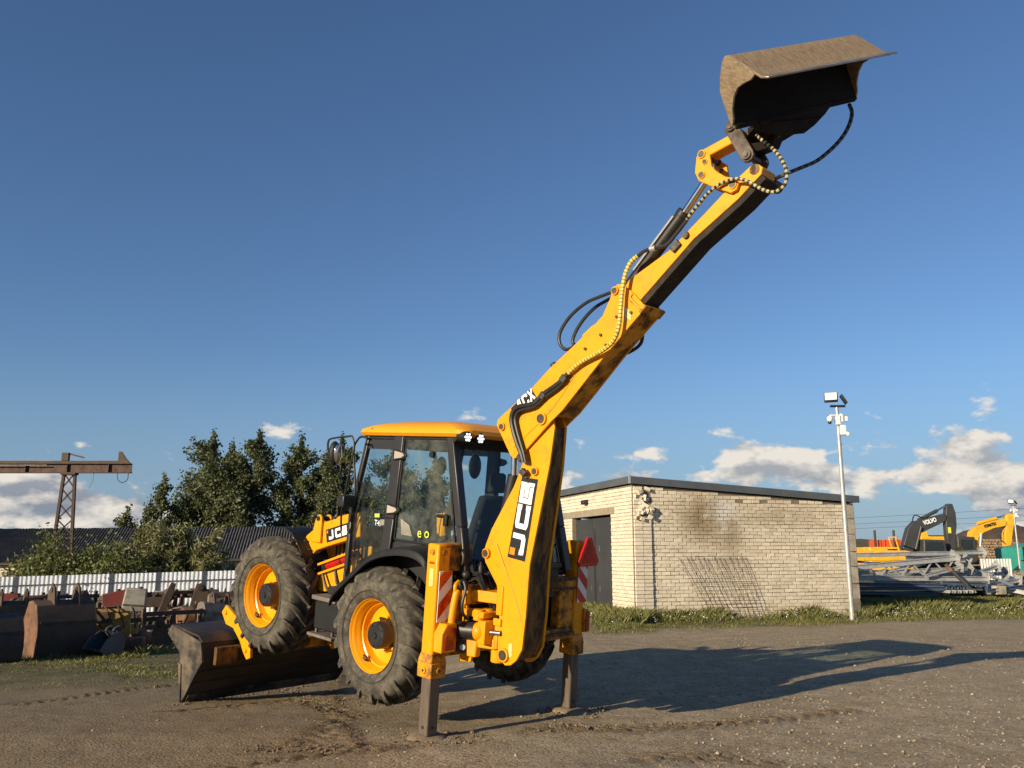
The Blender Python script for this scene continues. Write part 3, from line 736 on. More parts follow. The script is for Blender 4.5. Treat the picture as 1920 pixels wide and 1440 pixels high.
# ------------------------------------------------------------------ gantry crane
def gantry():
    t = thing('gantry_crane', 'rust brown gantry crane runway beam on a tapering lattice leg', 'gantry crane', (0, 0, 0))
    y = 46.0; z0, z1 = 5.98, 6.60; x1 = -20.2
    b = MB()
    b.span((-40, y - .16, z0), (x1, y + .16, z0 + .03)); b.span((-40, y - .16, z1 - .14), (x1 - .05, y + .16, z1 - .11)); b.span((-40, y - .02, z0 + .031), (x1, y + .02, z1 - .141))
    for k in range(9): b.span((-39 + k * 2.2, y - .15, z0 + .032), (-38.98 + k * 2.2, y - .021, z1 - .142))
    b.build('runway_beam', M['crane'], t)
    b = MB(); b.span((-40, y - .05, z1 - .108), (x1 - .3, y + .05, z1 + .03)); b.build('crane_rail', M['rust2'], t)
    b = MB(); b.span((-40, y - .28, z1 - .25), (x1 - 4.4, y - .24, z1 - .20)); b.build('cable_rail', M['scrap_grey'], t)
    b = MB(); b.prism([(x1 - .75, y - .06, z1 + .03), (x1 - .75, y - .06, z1 + .52), (x1 - .62, y - .06, z1 + .52), (x1 - .35, y - .06, z1 + .16), (x1 - .1, y - .06, z1 - .1), (x1 - .75, y - .06, z1 - .1)], (0, .12, 0)); b.build('end_stop', M['rust2'], t)
    b = MB(); b.span((x1 - 3.75, y - .1, z1 + .03), (x1 - 3.4, y + .1, z1 + .46)); b.bar((x1 - 3.4, y, z1 + .4), (x1 - 2.6, y, z1 + .2), .06, .08); b.build('limit_bracket', M['rust2'], t)
    xl, xr = -23.78, -23.2; xa, xb = -24.15, -22.85; zb = -1.3
    def leg(f, side): return Vector((xl + (xa - xl) * f, y, z0 + (zb - z0) * f)) if side else Vector((xr + (xb - xr) * f, y, z0 + (zb - z0) * f))
    for s_ in (0, 1):
        b = MB(); b.bar(leg(0, s_), leg(1, s_), .14, .14, (0, 1, 0)); b.build('leg_post', M['lattice'], t)
    n = 9
    for k in range(n):
        for s_ in (0, 1):
            b = MB(); b.bar(leg(k / n, s_), leg((k + 1) / n, 1 - s_), .06, .06, (0, 1, 0)); b.build('lattice_bar', M['lattice'], t)
    b = MB(); b.span((xl - .1, y - .2, z0 - .10), (xr + .1, y + .2, z0 - .003)); b.build('head_plate', M['lattice'], t)
    b = MB(); b.tube([(x1 - .75, y, z0), (x1 - .7, y, z0 - .35), (x1 - .45, y, z0 - .5), (x1 - .2, y, z0 - .35), (x1 - .17, y, z0)], .02, 6); b.build('hanging_cable', M['hose'], t)
    b = MB(); b.tube([(x1 - 2.0, y, z0), (x1 - 2.05, y, z0 - .5), (x1 - 2.2, y, z0 - .8)], .015, 5); b.build('hanging_cable', M['hose'], t)
gantry()

# ------------------------------------------------------------------ trees and bushes
def leaves(C, size, aspect=1.5, up=.3):
    """random leaf quads at centres C (n,3)"""
    n = len(C); d = rng.normal(size=(n, 3)); d /= np.linalg.norm(d, axis=1)[:, None]
    e = rng.normal(size=(n, 3)); e[:, 2] += up; e -= d * (e * d).sum(1)[:, None]; e /= np.linalg.norm(e, axis=1)[:, None]
    s = size * rng.uniform(.6, 1.35, n)[:, None]
    a = e * s * aspect * .5; b_ = d * s * .5
    return np.stack([C - a, C + b_ * .9, C + a, C - b_ * .9], 1).reshape(-1, 3)
def poplar(base, h, r, label, group, seed, lean=(0, 0), n=6500, leaf=.185, spread=1.0, bare=.12):
    rs = np.random.default_rng(seed); t = thing('poplar_tree', label, 'tree', base, 0, group)
    b = MB(); top = Vector((lean[0], lean[1], h * .97))
    b.tube([(0, 0, -.3), (lean[0] * .1, 0, h * .3), (lean[0] * .5, lean[1] * .5, h * .65), tuple(top)], lambda f: max(.02, .19 * (1 - f) ** .8 + .015), 7, 3)
    tips = []
    for k in range(54):
        f = bare + (1 - bare) * ((k + rs.random()) / 54) ** .9; z0 = h * f * .93; ang = rs.random() * 6.283
        prof = min(1, (f / .38) ** .55) * (1 - max(0, f - .38) / .62) ** .5
        prof = prof * (.45 + .9 * rs.random()) + .10
        L = r * prof * spread; c0 = Vector((lean[0] * f * f, lean[1] * f * f, z0))
        tip = c0 + Vector((math.cos(ang) * L, math.sin(ang) * L, L * (.55 + .65 * rs.random())))
        mid = c0.lerp(tip, .5) + Vector((math.cos(ang), math.sin(ang), 0)) * L * .12
        b.tube([c0, mid, tip], lambda q, L=L: max(.006, .045 * (1 - q)), 4, 2); tips.append((c0, mid, tip, L))
    b.build('trunk', M['bark'], t)
    C = []; T = []
    wts = np.array([q[3] + .25 for q in tips]); wts /= wts.sum()
    for i, (c0, mid, tip, L) in enumerate(tips):
        m = int(n * wts[i]); q = rs.beta(2.4, 1.1, m)[:, None]
        P0, P1, P2 = (np.array(v) for v in (c0, mid, tip))
        P = (1 - q) ** 2 * P0 + 2 * q * (1 - q) * P1 + q * q * P2
        sg = (.12 + .21 * q) * (.6 + L * .34)
        P = P + rs.normal(size=(m, 3)) * sg * np.array([1, 1, 1.15])
        # leaves gather in sprays: pull towards a few centres
        kc = max(2, m // 22); cen = P[rs.integers(0, m, kc)]; who = rs.integers(0, kc, m)
        P = P * .55 + cen[who] * .45 + rs.normal(size=(m, 3)) * .08
        C.append(P); T.append(np.clip(rs.random() * .5 + rs.random(m) * .5, 0, 1))
    m = n // 40; C.append(np.array(top) + rs.normal(size=(m, 3)) * np.array([.12, .12, .5])); T.append(rs.random(m))
    C = np.concatenate(C); T = np.concatenate(T)
    quads_mesh('crown', leaves(C, leaf), M['leaf'], 4, t, None, T)
    return t
GP = 'poplars beyond the barn'
def plant_trees():
    for (top, r, lab, seed, lean, n) in (
        ((-25.623,74.000,11.561), 3.0, 'tall broad poplar beyond the barn, left one of the big pair', 1, (-.5, 0), 9000),
        ((-24.977,77.000,10.999), 2.2, 'poplar half hidden between the big pair beyond the barn', 2, (.2, 0), 6500),
        ((-21.679,74.000,11.652), 2.9, 'tall ragged poplar beyond the barn, right one of the big pair', 3, (.7, 0), 9000),
        ((-27.458,76.000,7.926), 2.3, 'shorter poplar at the left foot of the big pair beyond the barn', 8, (-.6, 0), 6000),
        ((-18.319,75.000,11.316), 2.1, 'narrow pointed poplar between the big pair and the cab', 4, (.1, 0), 7500),
        ((-16.894,77.000,9.185), 2.0, 'low poplar filling the gap left of the cab mirror', 9, (.2, 0), 5000),
        ((-14.388,73.000,10.968), 2.3, 'poplar seen just behind the cab mirror frame', 5, (.3, 0), 8000),
        ((-12.278,74.000,7.756), 2.2, 'poplar seen through the front side window of the cab', 10, (0, 0), 6000),
        ((-10.299,75.000,10.380), 2.2, 'poplar seen through the left part of the cab door glass', 6, (0, 0), 6500),
        ((-6.753,76.000,9.459), 1.9, 'poplar seen through the middle of the cab door glass', 7, (0, 0), 6500),
        ((-8.349,74.000,6.850), 1.9, 'lower poplar seen low behind the cab door glass', 12, (0, 0), 4500),
        ((-29.186,73.000,8.085), 1.15, 'thin young poplar with sparse crown standing left of the big pair', 11, (.15, 0), 2400),
        ((-30.637,74.000,5.960), 1.1, 'short sparse poplar beside the thin young one beyond the barn', 14, (0, 0), 1700),
        ((-32.525,74.000,5.289), 1.1, 'small round poplar farthest left above the barn roof', 13, (0, 0), 1800)):
        h = top[2] + 1.45
        poplar((top[0] - lean[0], top[1], -1.45), h, r, lab, GP, seed, lean, int(n * 1.55))
plant_trees()
def bush(name, base, w, h, label, mat, seed, n, leaf, aspect, cat='bush', stems=26, lean=0, wispy=0.):
    rs = np.random.default_rng(seed); t = thing(name, label, cat, base, 0, 'bushes behind the sheet fence'); b = MB(); C = []; T = []
    for k in range(stems):
        a = rs.random() * 6.283; q = rs.random() ** .5; hh = h * (.6 + .45 * rs.random()) * (1 - .45 * q * q)
        x0, y0 = math.cos(a) * w * q * .5, math.sin(a) * w * q * .35
        tip = Vector((x0 * 1.6 + rs.normal() * .25 + lean * hh * .2, y0 * 1.5, hh)); p0 = Vector((x0 * .45, y0 * .45, -.1)); mid = p0.lerp(tip, .55) + Vector((0, 0, .25))
        b.tube([p0, mid, tip], lambda f: .03 * (1 - f) + .006, 4, 2)
        m = n // stems; q = rs.random(m)[:, None] ** .7; P = (1 - q) ** 2 * np.array(p0) + 2 * q * (1 - q) * np.array(mid) + q * q * np.array(tip)
        P = P + rs.normal(size=(m, 3)) * (.16 + .16 * (1 - wispy)); C.append(P); T.append(np.clip(rs.random() * .5 + rs.random(m) * .5, 0, 1))
    b.build('stem', M['bark'], t)
    C = np.concatenate(C); T = np.concatenate(T); C[:, 2] = np.abs(C[:, 2])
    quads_mesh('foliage', leaves(C, leaf, aspect, 1.0 if wispy else .3), mat, 4, t, None, T)
def plant_bushes():
    specs = [
        ((-22.983,44.000,2.707), 3.0, 'dark sprawling bush at the foot of the crane leg', 'leaf_bush', 31, 8000, .12, 1.5, 0.),
        ((-19.867,43.400,2.304), 4.6, 'round bright green bush behind the middle of the fence', 'leaf_bush', 32, 13000, .12, 1.4, 0.),
        ((-18.495,45.000,3.294), 3.2, 'tall wispy willow bush, left of the pair behind the fence', 'leaf_willow', 33, 15000, .075, 5.0, 1.),
        ((-16.648,45.000,3.131), 3.4, 'tall wispy willow bush, right of the pair behind the fence', 'leaf_willow', 34, 17000, .075, 5.0, 1.),
        ((-15.362,45.500,1.842), 1.6, 'low willow bush before the right stretch of barn wall', 'leaf_willow', 35, 6000, .07, 5.0, 1.)]
    for top, w, lab, mat, seed, n, leaf, asp, wis in specs:
        bush('willow_bush' if wis else 'leafy_bush', (top[0], top[1], -1.2), w, (top[2] + 1.2) * 1.02, lab, M[mat], seed, n, leaf, asp, wispy=wis, lean=.4 if wis else 0)
plant_bushes()

# ------------------------------------------------------------------ backhoe loader (X right, Y forward, Z up, origin under the rear axle)
bh = thing('backhoe_loader', 'yellow backhoe loader raised on its rear legs with its long arm stretched up', 'backhoe loader', (-.7444, 10.2442, .2264))
bh.rotation_mode = 'YXZ'; bh.rotation_euler = (.1041, -.0266, .8140)

def part(b, name, mat, parent=None, bevel=0, **k): return b.build(name, M[mat] if isinstance(mat, str) else mat, bh if parent is None else parent, bevel, **k)
def V3(*a): return Vector(a)

# ---- wheels
def make_wheel(side, y, zc, yaw=0):
    """side -1 left, +1 right; flange plane at |x| = 1.104"""
    s = side; xf = 1.104
    E = bpy.data.objects.new('wheel', None)
    rim = MB()
    prof = [(.005, .372), (.012, .379), (-.006, .379), (-.02, .362), (-.045, .350), (-.075, .345), (-.085, .336), (-.12, .333), (-.128, .318), (-.17, .314), (-.205, .300), (-.215, .17), (-.215, .03),
            (-.24, .03), (-.24, .31), (-.30, .335), (-.375, .36), (-.375, .372), (-.33, .358), (-.1, .352), (-.03, .365)]
    rim.lathe([(a, r) for a, r in prof], (0, 0, 0), (s, 0, 0), 56, closed=True)
    w = part(rim, 'wheel', 'rim_yellow', label=None)
    w.location = (s * xf, y, zc); w.rotation_euler = (0, 0, yaw)
    # black planetary hub
    h = MB(); h.lathe([(-.25, .155), (-.19, .155), (-.185, .148), (-.055, .140), (-.045, .132), (-.042, .10), (-.036, .095), (-.036, .001)], (0, 0, 0), (s, 0, 0), 32)
    h.cyl((s * -.04, 0, 0), (s * -.022, 0, 0), .035, n=12)
    for k in range(8):
        a = k * math.pi / 4 + .2; h.cyl((s * -.045, .112 * math.cos(a), .112 * math.sin(a)), (s * -.036, .112 * math.cos(a), .112 * math.sin(a)), .011, n=6)
    part(h, 'hub', 'black', w)
    for k in range(8):
        n = MB(); a = k * math.pi / 4; c = (.178 * math.cos(a), .178 * math.sin(a)); n.cyl((s * -.216, *c), (s * -.178, *c), .016, n=6); part(n, 'wheel_nut', 'rim_yellow', w)
    n = MB(); n.tube([(s * -.09, .15, -.29), (s * -.06, .16, -.28), (s * -.05, .19, -.26)], .012, 6); n.tube([(s * -.1, .17, -.27), (s * -.06, .20, -.235)], .01, 6, 1); part(n, 'valve', 'pin', w)
    # tyre carcass and lugs
    T = MB(); cx = -.19  # tyre centre plane behind the flange
    half = [(.165, .372), (.19, .385), (.213, .43), (.228, .49), (.225, .55), (.205, .60), (.185, .628), (.12, .648), (0, .655)]
    full = [(cx + a, r) for a, r in half] + [(cx - a, r) for a, r in half[-2::-1]]
    full += [(cx - .15, .36), (cx + .15, .36)]
    T.lathe(full, (0, 0, 0), (s, 0, 0), 72, closed=True)
    # moulded ring on the sidewall
    T.lathe([(cx + .222, .46), (cx + .236, .468), (cx + .222, .476)], (0, 0, 0), (s, 0, 0), 60, closed=True)
    NL = 18
    for sd in (1, -1):
        for k in range(NL):
            ph = (k + (.5 if sd < 0 else 0)) * 2 * math.pi / NL
            # stations from the middle of the tread over the shoulder down the sidewall: (lateral, angle lag, radius, half width in angle, base radius)
            st = [(-.012, 0.0, .712, .060, .640), (.06, .10, .712, .056, .640), (.125, .20, .707, .054, .635), (.178, .275, .683, .044, .615), (.212, .315, .66, .042, .59), (.229, .335, .622, .036, .565), (.231, .345, .588, .026, .55)]
            rs = []
            for (a, lag, rt, hw, rb) in st:
                an = ph - lag; jit = random.uniform(-.004, .004)
                ring = []
                for (r_, w_) in ((rb, hw * 1.25), (rt + jit, hw * .92), (rt + jit, -hw * .92), (rb, -hw * 1.25)):
                    aa = an + w_
                    # on the shoulder the base moves inward along the axle as well
                    lat = a if r_ == rt + jit else min(a, .223) - (.02 if a > .2 else 0)
                    ring.append((s * (cx + sd * lat), -r_ * math.cos(aa), -r_ * math.sin(aa)))
                rs.append(ring)
            T.rings(rs)
    t = part(T, 'tyre', 'rubber', w)
    return w
make_wheel(-1, 0, .70); make_wheel(1, 0, .70)
make_wheel(-1, 2.22, .70 + .113, R(2)); make_wheel(1, 2.22, .70 - .05, R(2))

# ---- chassis
b = MB()
for s in (-1, 1): b.span((s * .30, -.80, .62), (s * .42, 3.0, .92))
b.span((-.92, -.14, .56), (.92, .14, .86)); b.span((-.90, 2.10, .62), (.90, 2.34, .88)); b.cyl((-.4, 0, .70), (.4, 0, .70), .24, n=16); b.span((-.28, .6, .55), (.28, 2.0, .95))
part(b, 'chassis', 'black', bevel=.01)
b = MB(); b.span((-1.02, .72, .58), (-.50, 1.20, .90)); bx = part(b, 'battery_box', 'plastic', bevel=.02)
b = MB(); b.span((-1.045, .70, .905), (-.50, 1.24, .955)); part(b, 'step_tread', 'scrap_grey', bx, bevel=.008)
b = MB(); b.span((-1.06, .78, .50), (-.62, 1.26, .535)); b.span((-1.0, .85, .53), (-.97, .88, .6)); b.span((-1.0, 1.16, .53), (-.97, 1.19, .6)); part(b, 'step_tread', 'scrap_grey', bx, bevel=.006)
b = MB(); b.span((-.93, .80, .97), (-.60, 1.10, 1.06)); part(b, 'tool_tray', 'black', bevel=.01)
b = MB(); b.span((-.936, .66, .98), (-.932, .80, 1.075)); st = part(b, 'warning_sticker', 'sticker_yellow', bx)
b = MB()
for k, yy in enumerate((.765, .715)):
    b.lathe([(0, .022), (.0, .014)], (-.9375, yy, 1.03), (1, 0, 0), 14)
part(b, 'sticker_print', 'decal_black', st)
b = MB(); b.cyl((-0.850,0.896,1.268), (-0.850,0.891,1.149), .016, n=10); b.cyl((-.8, 1.0, 1.0), (-.8, .9, 1.2), .03); b.tube([(-.7, 1.3, 1.2), (-.72, 1.2, 1.05), (-.7, 1.05, 1.15), (-.66, .9, 1.2)], .02, 6); b.tube([(-.74, 1.5, 1.15), (-.76, 1.35, .98), (-.75, 1.2, .95)], .018, 6)
part(b, 'hydraulic_pipes', 'hose')
# belly guard glimpsed under the steps
b = MB(); b.prism([(-.62, 1.15, .42), (-.62, 1.85, .38), (-.62, 1.9, .62), (-.62, 1.15, .62)], (.10, 0, 0)); part(b, 'arm_guard', 'yellow_worn', bevel=.01)

# ---- bonnet with slatted side
b = MB()
b.loops([V3(-.43, 1.0, .92), V3(-.43, 1.0, 1.66), V3(-.36, 1.0, 1.74), V3(.36, 1.0, 1.74), V3(.43, 1.0, 1.66), V3(.43, 1.0, .92)], [V3(-.40, 2.85, .92), V3(-.40, 2.85, 1.38), V3(-.30, 2.85, 1.48), V3(.30, 2.85, 1.48), V3(.40, 2.85, 1.38), V3(.40, 2.85, .92)])
bn = part(b, 'bonnet', 'yellow', bevel=.02)
for k in range(8):
    b = MB(); y0 = 1.08 + k * .075; b.span((-.452, y0, 1.06), (-.43, y0 + .035, 1.56)); part(b, 'bonnet_slat', 'yellow_worn', bn)
b = MB(); b.span((-.436, 1.05, 1.04), (-.431, 1.70, 1.58)); part(b, 'grille_recess', 'black', bn)
b = MB(); b.cyl((.2, 1.45, 1.6), (.2, 1.45, 2.15), .045); part(b, 'exhaust', 'black')

# ---- loader arms, lift rams, shovel
def loader_arm(s):
    x0 = s * .66 - .05
    pts = [(x0, .86, 1.64), (x0, .90, 1.93), (x0, 1.05, 1.90), (x0, 1.32, 1.84), (x0, 1.36, 1.81), (x0, 1.66, 1.735), (x0, 1.95, 1.56), (x0, 2.45, 1.02), (x0, 2.85, .42), (x0, 3.15, .15), (x0, 3.10, -.02), (x0, 2.86, .08), (x0, 2.50, .58), (x0, 2.12, 1.08), (x0, 1.72, 1.40), (x0, 1.45, 1.48), (x0, 1.02, 1.60)]
    a = MB(); a.prism(pts, (.10, 0, 0)); o = part(a, 'loader_arm', 'yellow', bevel=.012)
    c = MB()
    for dx in (-.035, .10):
        c.prism([(x0 + dx, 1.80, 1.50), (x0 + dx, 1.73, 1.78), (x0 + dx, 1.70, 1.83), (x0 + dx, 1.64, 1.84), (x0 + dx, 1.60, 1.80), (x0 + dx, 1.60, 1.50)], (.03, 0, 0))
    part(c, 'arm_clevis', 'yellow', o, bevel=.006)
    c = MB(); c.cyl((x0 - .05, 1.665, 1.79), (x0 + .15, 1.665, 1.79), .03); part(c, 'arm_pin', 'black', o)
    r = MB(); r.cyl((x0 + .05, .95, 1.42), (x0 + .05, 1.55, 1.22), .055); rr = part(r, 'lift_ram', 'red')
    r = MB(); r.cyl((x0 + .05, 1.2, 1.337), (x0 + .05, 1.23, 1.327), .059); r.cyl((x0 + .05, 1.5, 1.237), (x0 + .05, 1.56, 1.217), .064); part(r, 'ram_band', 'black', rr)
    r = MB(); r.cyl((x0 + .05, 1.5, 1.23), (x0 + .05, 2.35, .95), .03); part(r, 'ram_rod', 'chrome', rr)
    # frame below the ram
    f = MB(); f.prism([(x0 + .02, .92, 1.02), (x0 + .02, .92, 1.34), (x0 + .02, 1.75, 1.10), (x0 + .02, 1.75, .90)], (.04, 0, 0)); f.bar((x0 - .02, .95, 1.46), (x0 - .02, 1.62, 1.24), .02, .025); f.bar((x0 - .02, .95, 1.345), (x0 - .02, 1.62, 1.125), .02, .025)
    part(f, 'side_frame', 'yellow')
    # tipping lever and link down to the shovel
    k = MB(); k.prism([(x0 - .06, 3.02, -.14), (x0 - .06, 2.93, -.10), (x0 - .06, 2.95, .02), (x0 - .06, 3.10, .18), (x0 - .06, 3.38, .36), (x0 - .06, 3.66, .47), (x0 - .06, 3.76, .36), (x0 - .06, 3.62, .22), (x0 - .06, 3.42, .20), (x0 - .06, 3.22, .06), (x0 - .06, 3.12, -.06)], (.045, 0, 0)); k.cyl((x0 - .08, 3.64, .37), (x0 + .02, 3.64, .37), .028); k.cyl((x0 - .08, 3.05, -.03), (x0 + .02, 3.05, -.03), .028)
    part(k, 'tipping_link', 'yellow', bevel=.006)
    return o
armL = loader_arm(-1); loader_arm(1)
def block_letters(word, o, ex, ey, hgt, wid, gap, thick, name, mat, parent, slant=0):
    """heavy block capitals laid flat: o lower left corner, ex reading direction, ey letter up"""
    o = Vector(o); ex = Vector(ex).normalized(); ey = Vector(ey); ey = (ey - ex * ey.dot(ex)).normalized(); nrm = ex.cross(ey)
    h = thick / 2
    G_ = {'J': [([(.80, 1.0), (.80, .22), (.70, h), (.16, h), (.06 + h * .6, .20), (.06 + h * .6, .36)], 0)],
          'C': [([(.95, .66), (.95, .86), (.86, 1 - h), (.24, 1 - h), (h, .80), (h, .20), (.24, h), (.86, h), (.95, .14), (.95, .34)], 0)],
          'B': [([(.80, h), (h, h), (h, 1 - h), (.76, 1 - h), (.98 - h, .86), (.98 - h, .66), (.80, .5), (.99 - h, .36), (.99 - h, .14), (.80, h)], 1), ([(h * 2, .5), (.72, .5)], 0)],
          '4': [([(.72, 0), (.72, 1)], 0), ([(.72 - h, .95), (.10, .36), (.10 + h, .30)], 0), ([(.2, .28), (.72 - h, .28)], 0), ([(.72 + h, .28), (1, .28)], 0)],
          'X': [([(.05 + h * .4, 0), (.95 - h * .4, 1)], 0), ([(.05 + h * .4, 1), (.5 - h * .62, .5 + h * .55)], 0), ([(.5 + h * .62, .5 - h * .55), (.95 - h * .4, 0)], 0)]}
    out = []; x = 0
    for chx in word:
        b = MB()
        for pts, closed in G_[chx]:
            P = [Vector((p[0] * wid, p[1] * hgt)) for p in pts]; n = len(P); hw = h * hgt * 1.0
            Lf = []; Rt = []
            for i in range(n):
                if closed: a, c = P[(i - 1) % (n - 1)], P[(i + 1) % (n - 1)] if i < n - 1 else P[1]
                else: a, c = P[max(i - 1, 0)], P[min(i + 1, n - 1)]
                d1 = (P[i] - a).normalized() if (P[i] - a).length > 1e-6 else (c - P[i]).normalized()
                d2 = (c - P[i]).normalized() if (c - P[i]).length > 1e-6 else d1
                n1 = Vector((-d1.y, d1.x)); n2 = Vector((-d2.y, d2.x)); mm = (n1 + n2).normalized(); k = hw / max(.5, mm.dot(n1))
                Lf.append(P[i] + mm * k); Rt.append(P[i] - mm * k)
            for i in range(n - 1):
                q = [Lf[i], Lf[i + 1], Rt[i + 1], Rt[i]]
                b.add([o + ex * (x + p.x + slant * p.y) + ey * p.y for p in q], [(0, 1, 2, 3)])
        out.append(part(b, name, mat, parent)); x += wid + gap
    return out
def plate(c4, off, name, mat, parent=None, th=.002):
    """thin plate from four corners, moved off the surface along its normal"""
    c = [Vector(p) for p in c4]; n = (c[1] - c[0]).cross(c[3] - c[0]).normalized()
    b = MB(); b.loops([p + n * off for p in c], [p + n * (off + th) for p in c]); return part(b, name, mat, parent)
# decal on the loader arm
a0 = Vector((-.712, 1.50, 1.512)); a1 = Vector((-.712, 1.045, 1.64)); ex = (a1 - a0).normalized(); ey = Vector((0, -.18, 1)); ey = (ey - ex * ey.dot(ex)).normalized()
dp = plate([a0, a1, a1 + ey * .155, a0 + ey * .155], .001, 'decal', 'decal_black', armL)
block_letters('JCB', a0 + ex * .055 + ey * .022 + Vector((-.005, 0, 0)), ex, ey, .110, .100, .034, .29, 'decal_letter', 'white', dp)
plate([a0 + ex * .018 + ey * .105 + Vector((-.004, 0, 0)), a0 + ex * .05 + ey * .105 + Vector((-.004, 0, 0)), a0 + ex * .05 + ey * .138 + Vector((-.004, 0, 0)), a0 + ex * .018 + ey * .138 + Vector((-.004, 0, 0))], .001, 'decal_mark', 'decal_orange', dp)
b = MB(); b.span((-.60, 2.9, -.05), (.60, 3.05, .1)); part(b, 'arm_cross_tube', 'yellow_worn', bevel=.02)
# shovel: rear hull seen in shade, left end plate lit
def shovel():
    SP = [(-1.220,4.302,0.032), (-1.220,4.201,0.163), (-1.220,3.358,0.066), (-1.220,3.284,-0.163), (-1.220,3.752,-0.777), (-1.220,3.913,-0.155)]
    P = [Vector((0, p[1], p[2])) for p in SP]
    s = MB()
    # dumped so that its cutting edge presses on the ground: floor faces the rear
    prof = [P[4], P[4].lerp(P[3], .18), P[3], P[2], P[2] + Vector((0, .12, .07)), P[2].lerp(P[1], .6) + Vector((0, 0, .03)), P[1]]
    th = .03
    inner = []
    for i, p in enumerate(prof):
        a = prof[max(i - 1, 0)]; c = prof[min(i + 1, len(prof) - 1)]; d = (c - a).normalized(); nn = Vector((0, d.z, -d.y)); inner.append(p + nn * th * (1 if True else -1))
    loop = prof + inner[::-1]
    s.loops([p + Vector((-1.22, 0, 0)) for p in loop], [p + Vector((1.22, 0, 0)) for p in loop])
    sh = part(s, 'shovel', 'shovel', bevel=.004)
    for x in (-1.245, 1.215):
        e = MB(); e.prism([(x, p.y, p.z) for p in (P[2], P[3], P[4], P[5], P[0], P[1])], (.03, 0, 0)); part(e, 'end_plate', 'shovel_side' , sh, bevel=.004)
    e = MB(); q0, q1 = P[4], P[5]; e.prism([(-1.262, q0.y - .01, q0.z + .01), (-1.262, q0.y + .02, q0.z + .02), (-1.262, q1.y - .02, q1.z - .12), (-1.262, q1.y - .10, q1.z - .14)], (.016, 0, 0)); part(e, 'side_cutter', 'shovel_side', sh)
    fl = (P[3] - P[4]).normalized(); fn = Vector((0, -fl.z, fl.y))
    if fn.y > 0: fn = -fn
    r = MB(); r.loops([P[4] + V3(x, 0, 0) for x in (-1.2,)] + [P[4] + fl * .16 + V3(-1.2, 0, 0), P[4] + fl * .16 + fn * .018 + V3(-1.2, 0, 0), P[4] + fn * .018 + V3(-1.2, 0, 0)], [P[4] + V3(1.2, 0, 0), P[4] + fl * .16 + V3(1.2, 0, 0), P[4] + fl * .16 + fn * .018 + V3(1.2, 0, 0), P[4] + fn * .018 + V3(1.2, 0, 0)]); part(r, 'cutting_edge', 'shovel_side', sh, bevel=.003)
    for q in (.42, .70):
        c_ = P[4].lerp(P[3], q); r = MB(); r.loops([c_ + V3(-1.2, 0, 0), c_ + fl * .06 + V3(-1.2, 0, 0), c_ + fl * .06 + fn * .012 + V3(-1.2, 0, 0), c_ + fn * .012 + V3(-1.2, 0, 0)], [c_ + V3(1.2, 0, 0), c_ + fl * .06 + V3(1.2, 0, 0), c_ + fl * .06 + fn * .012 + V3(1.2, 0, 0), c_ + fn * .012 + V3(1.2, 0, 0)]); part(r, 'floor_strip', 'shovel', sh, bevel=.003)
    r = MB(); r.span((-1.1, P[3].y - .09, P[3].z - .05), (-.72, P[3].y - .02, P[3].z + .18)); part(r, 'hinge_box', 'greasy', sh, bevel=.01)
    for x in (-.70, .62):
        r = MB(); r.prism([(x, P[2].y - .12, P[2].z - .05), (x, P[2].y - .25, P[2].z + .20), (x, P[2].y - .05, P[2].z + .26), (x, P[2].y + .22, P[2].z + .05)], (.05, 0, 0)); part(r, 'hinge_ear', 'shovel', sh, bevel=.005)
shovel()

# ---- front fenders
def front_fender(s):
    pts = [p[1:] for p in ((-0.880,2.336,1.633), (-0.880,2.187,1.632), (-0.880,2.022,1.587), (-0.880,1.901,1.494), (-0.880,1.804,1.394), (-0.880,1.730,1.287), (-0.880,1.692,1.190))]
    m = MB(); xo, xi = s * .88, s * .50; cy, cz = 2.22, .81; rs = []
    for y, z in pts:
        d = Vector((y - cy, z - cz)).normalized() * .018
        rs.append([(xo, y, z), (xi, y, z), (xi, y - d.x, z - d.y), (xo, y - d.x, z - d.y)])
    m.rings(rs); f = part(m, 'front_fender', 'plastic', bevel=.004)
    for q in (1, 3, 4):
        y, z = pts[q]; d = Vector((0, y - cy, z - cz)).normalized()
        k = MB(); k.cyl(V3(s * .76, y, z) - d * .002, V3(s * .76, y, z) + d * .014, .016, n=8); part(k, 'fender_bolt', 'pin', f)
    k = MB(); k.span((s * .58, pts[-2][0] - .05, .95), (s * .50, pts[-2][0] + .05, pts[-2][1])); part(k, 'fender_stay', 'black', f)
front_fender(-1); front_fender(1)

# ---- rear fenders
def rear_fender(s):
    pts = [(.78, .98), (.70, 1.10), (.52, 1.24), (.32, 1.38), (.10, 1.53), (-.15, 1.615), (-.43, 1.655), (-.66, 1.64), (-.80, 1.55), (-.84, 1.38)]
    fine = []
    for i in range(len(pts) - 1):
        p0, p1, p2, p3 = (Vector(pts[max(i - 1, 0)]), Vector(pts[i]), Vector(pts[i + 1]), Vector(pts[min(i + 2, len(pts) - 1)]))
        for k in range(4):
            t = k / 4; q = .5 * ((2 * p1) + (p2 - p0) * t + (2 * p0 - 5 * p1 + 4 * p2 - p3) * t * t + (3 * p1 - p0 - 3 * p2 + p3) * t ** 3); fine.append((q.x, q.y))
    pts = fine + [pts[-1]]
    m = MB(); rs = []
    for i, (y, z) in enumerate(pts):
        xo = s * (1.13 + .03 * math.sin(i / (len(pts) - 1) * math.pi)); xi = s * .60
        rs.append([(xi, y, z + .02), (s * .95, y, z + .012), (xo - s * .02, y, z - .01), (xo, y, z - .045), (xo, y, z - .085), (xo - s * .03, y, z - .085), (xo - s * .05, y, z - .05), (xi, y, z - .03)])
    m.rings(rs); part(m, 'rear_fender', 'plastic', bevel=.004)
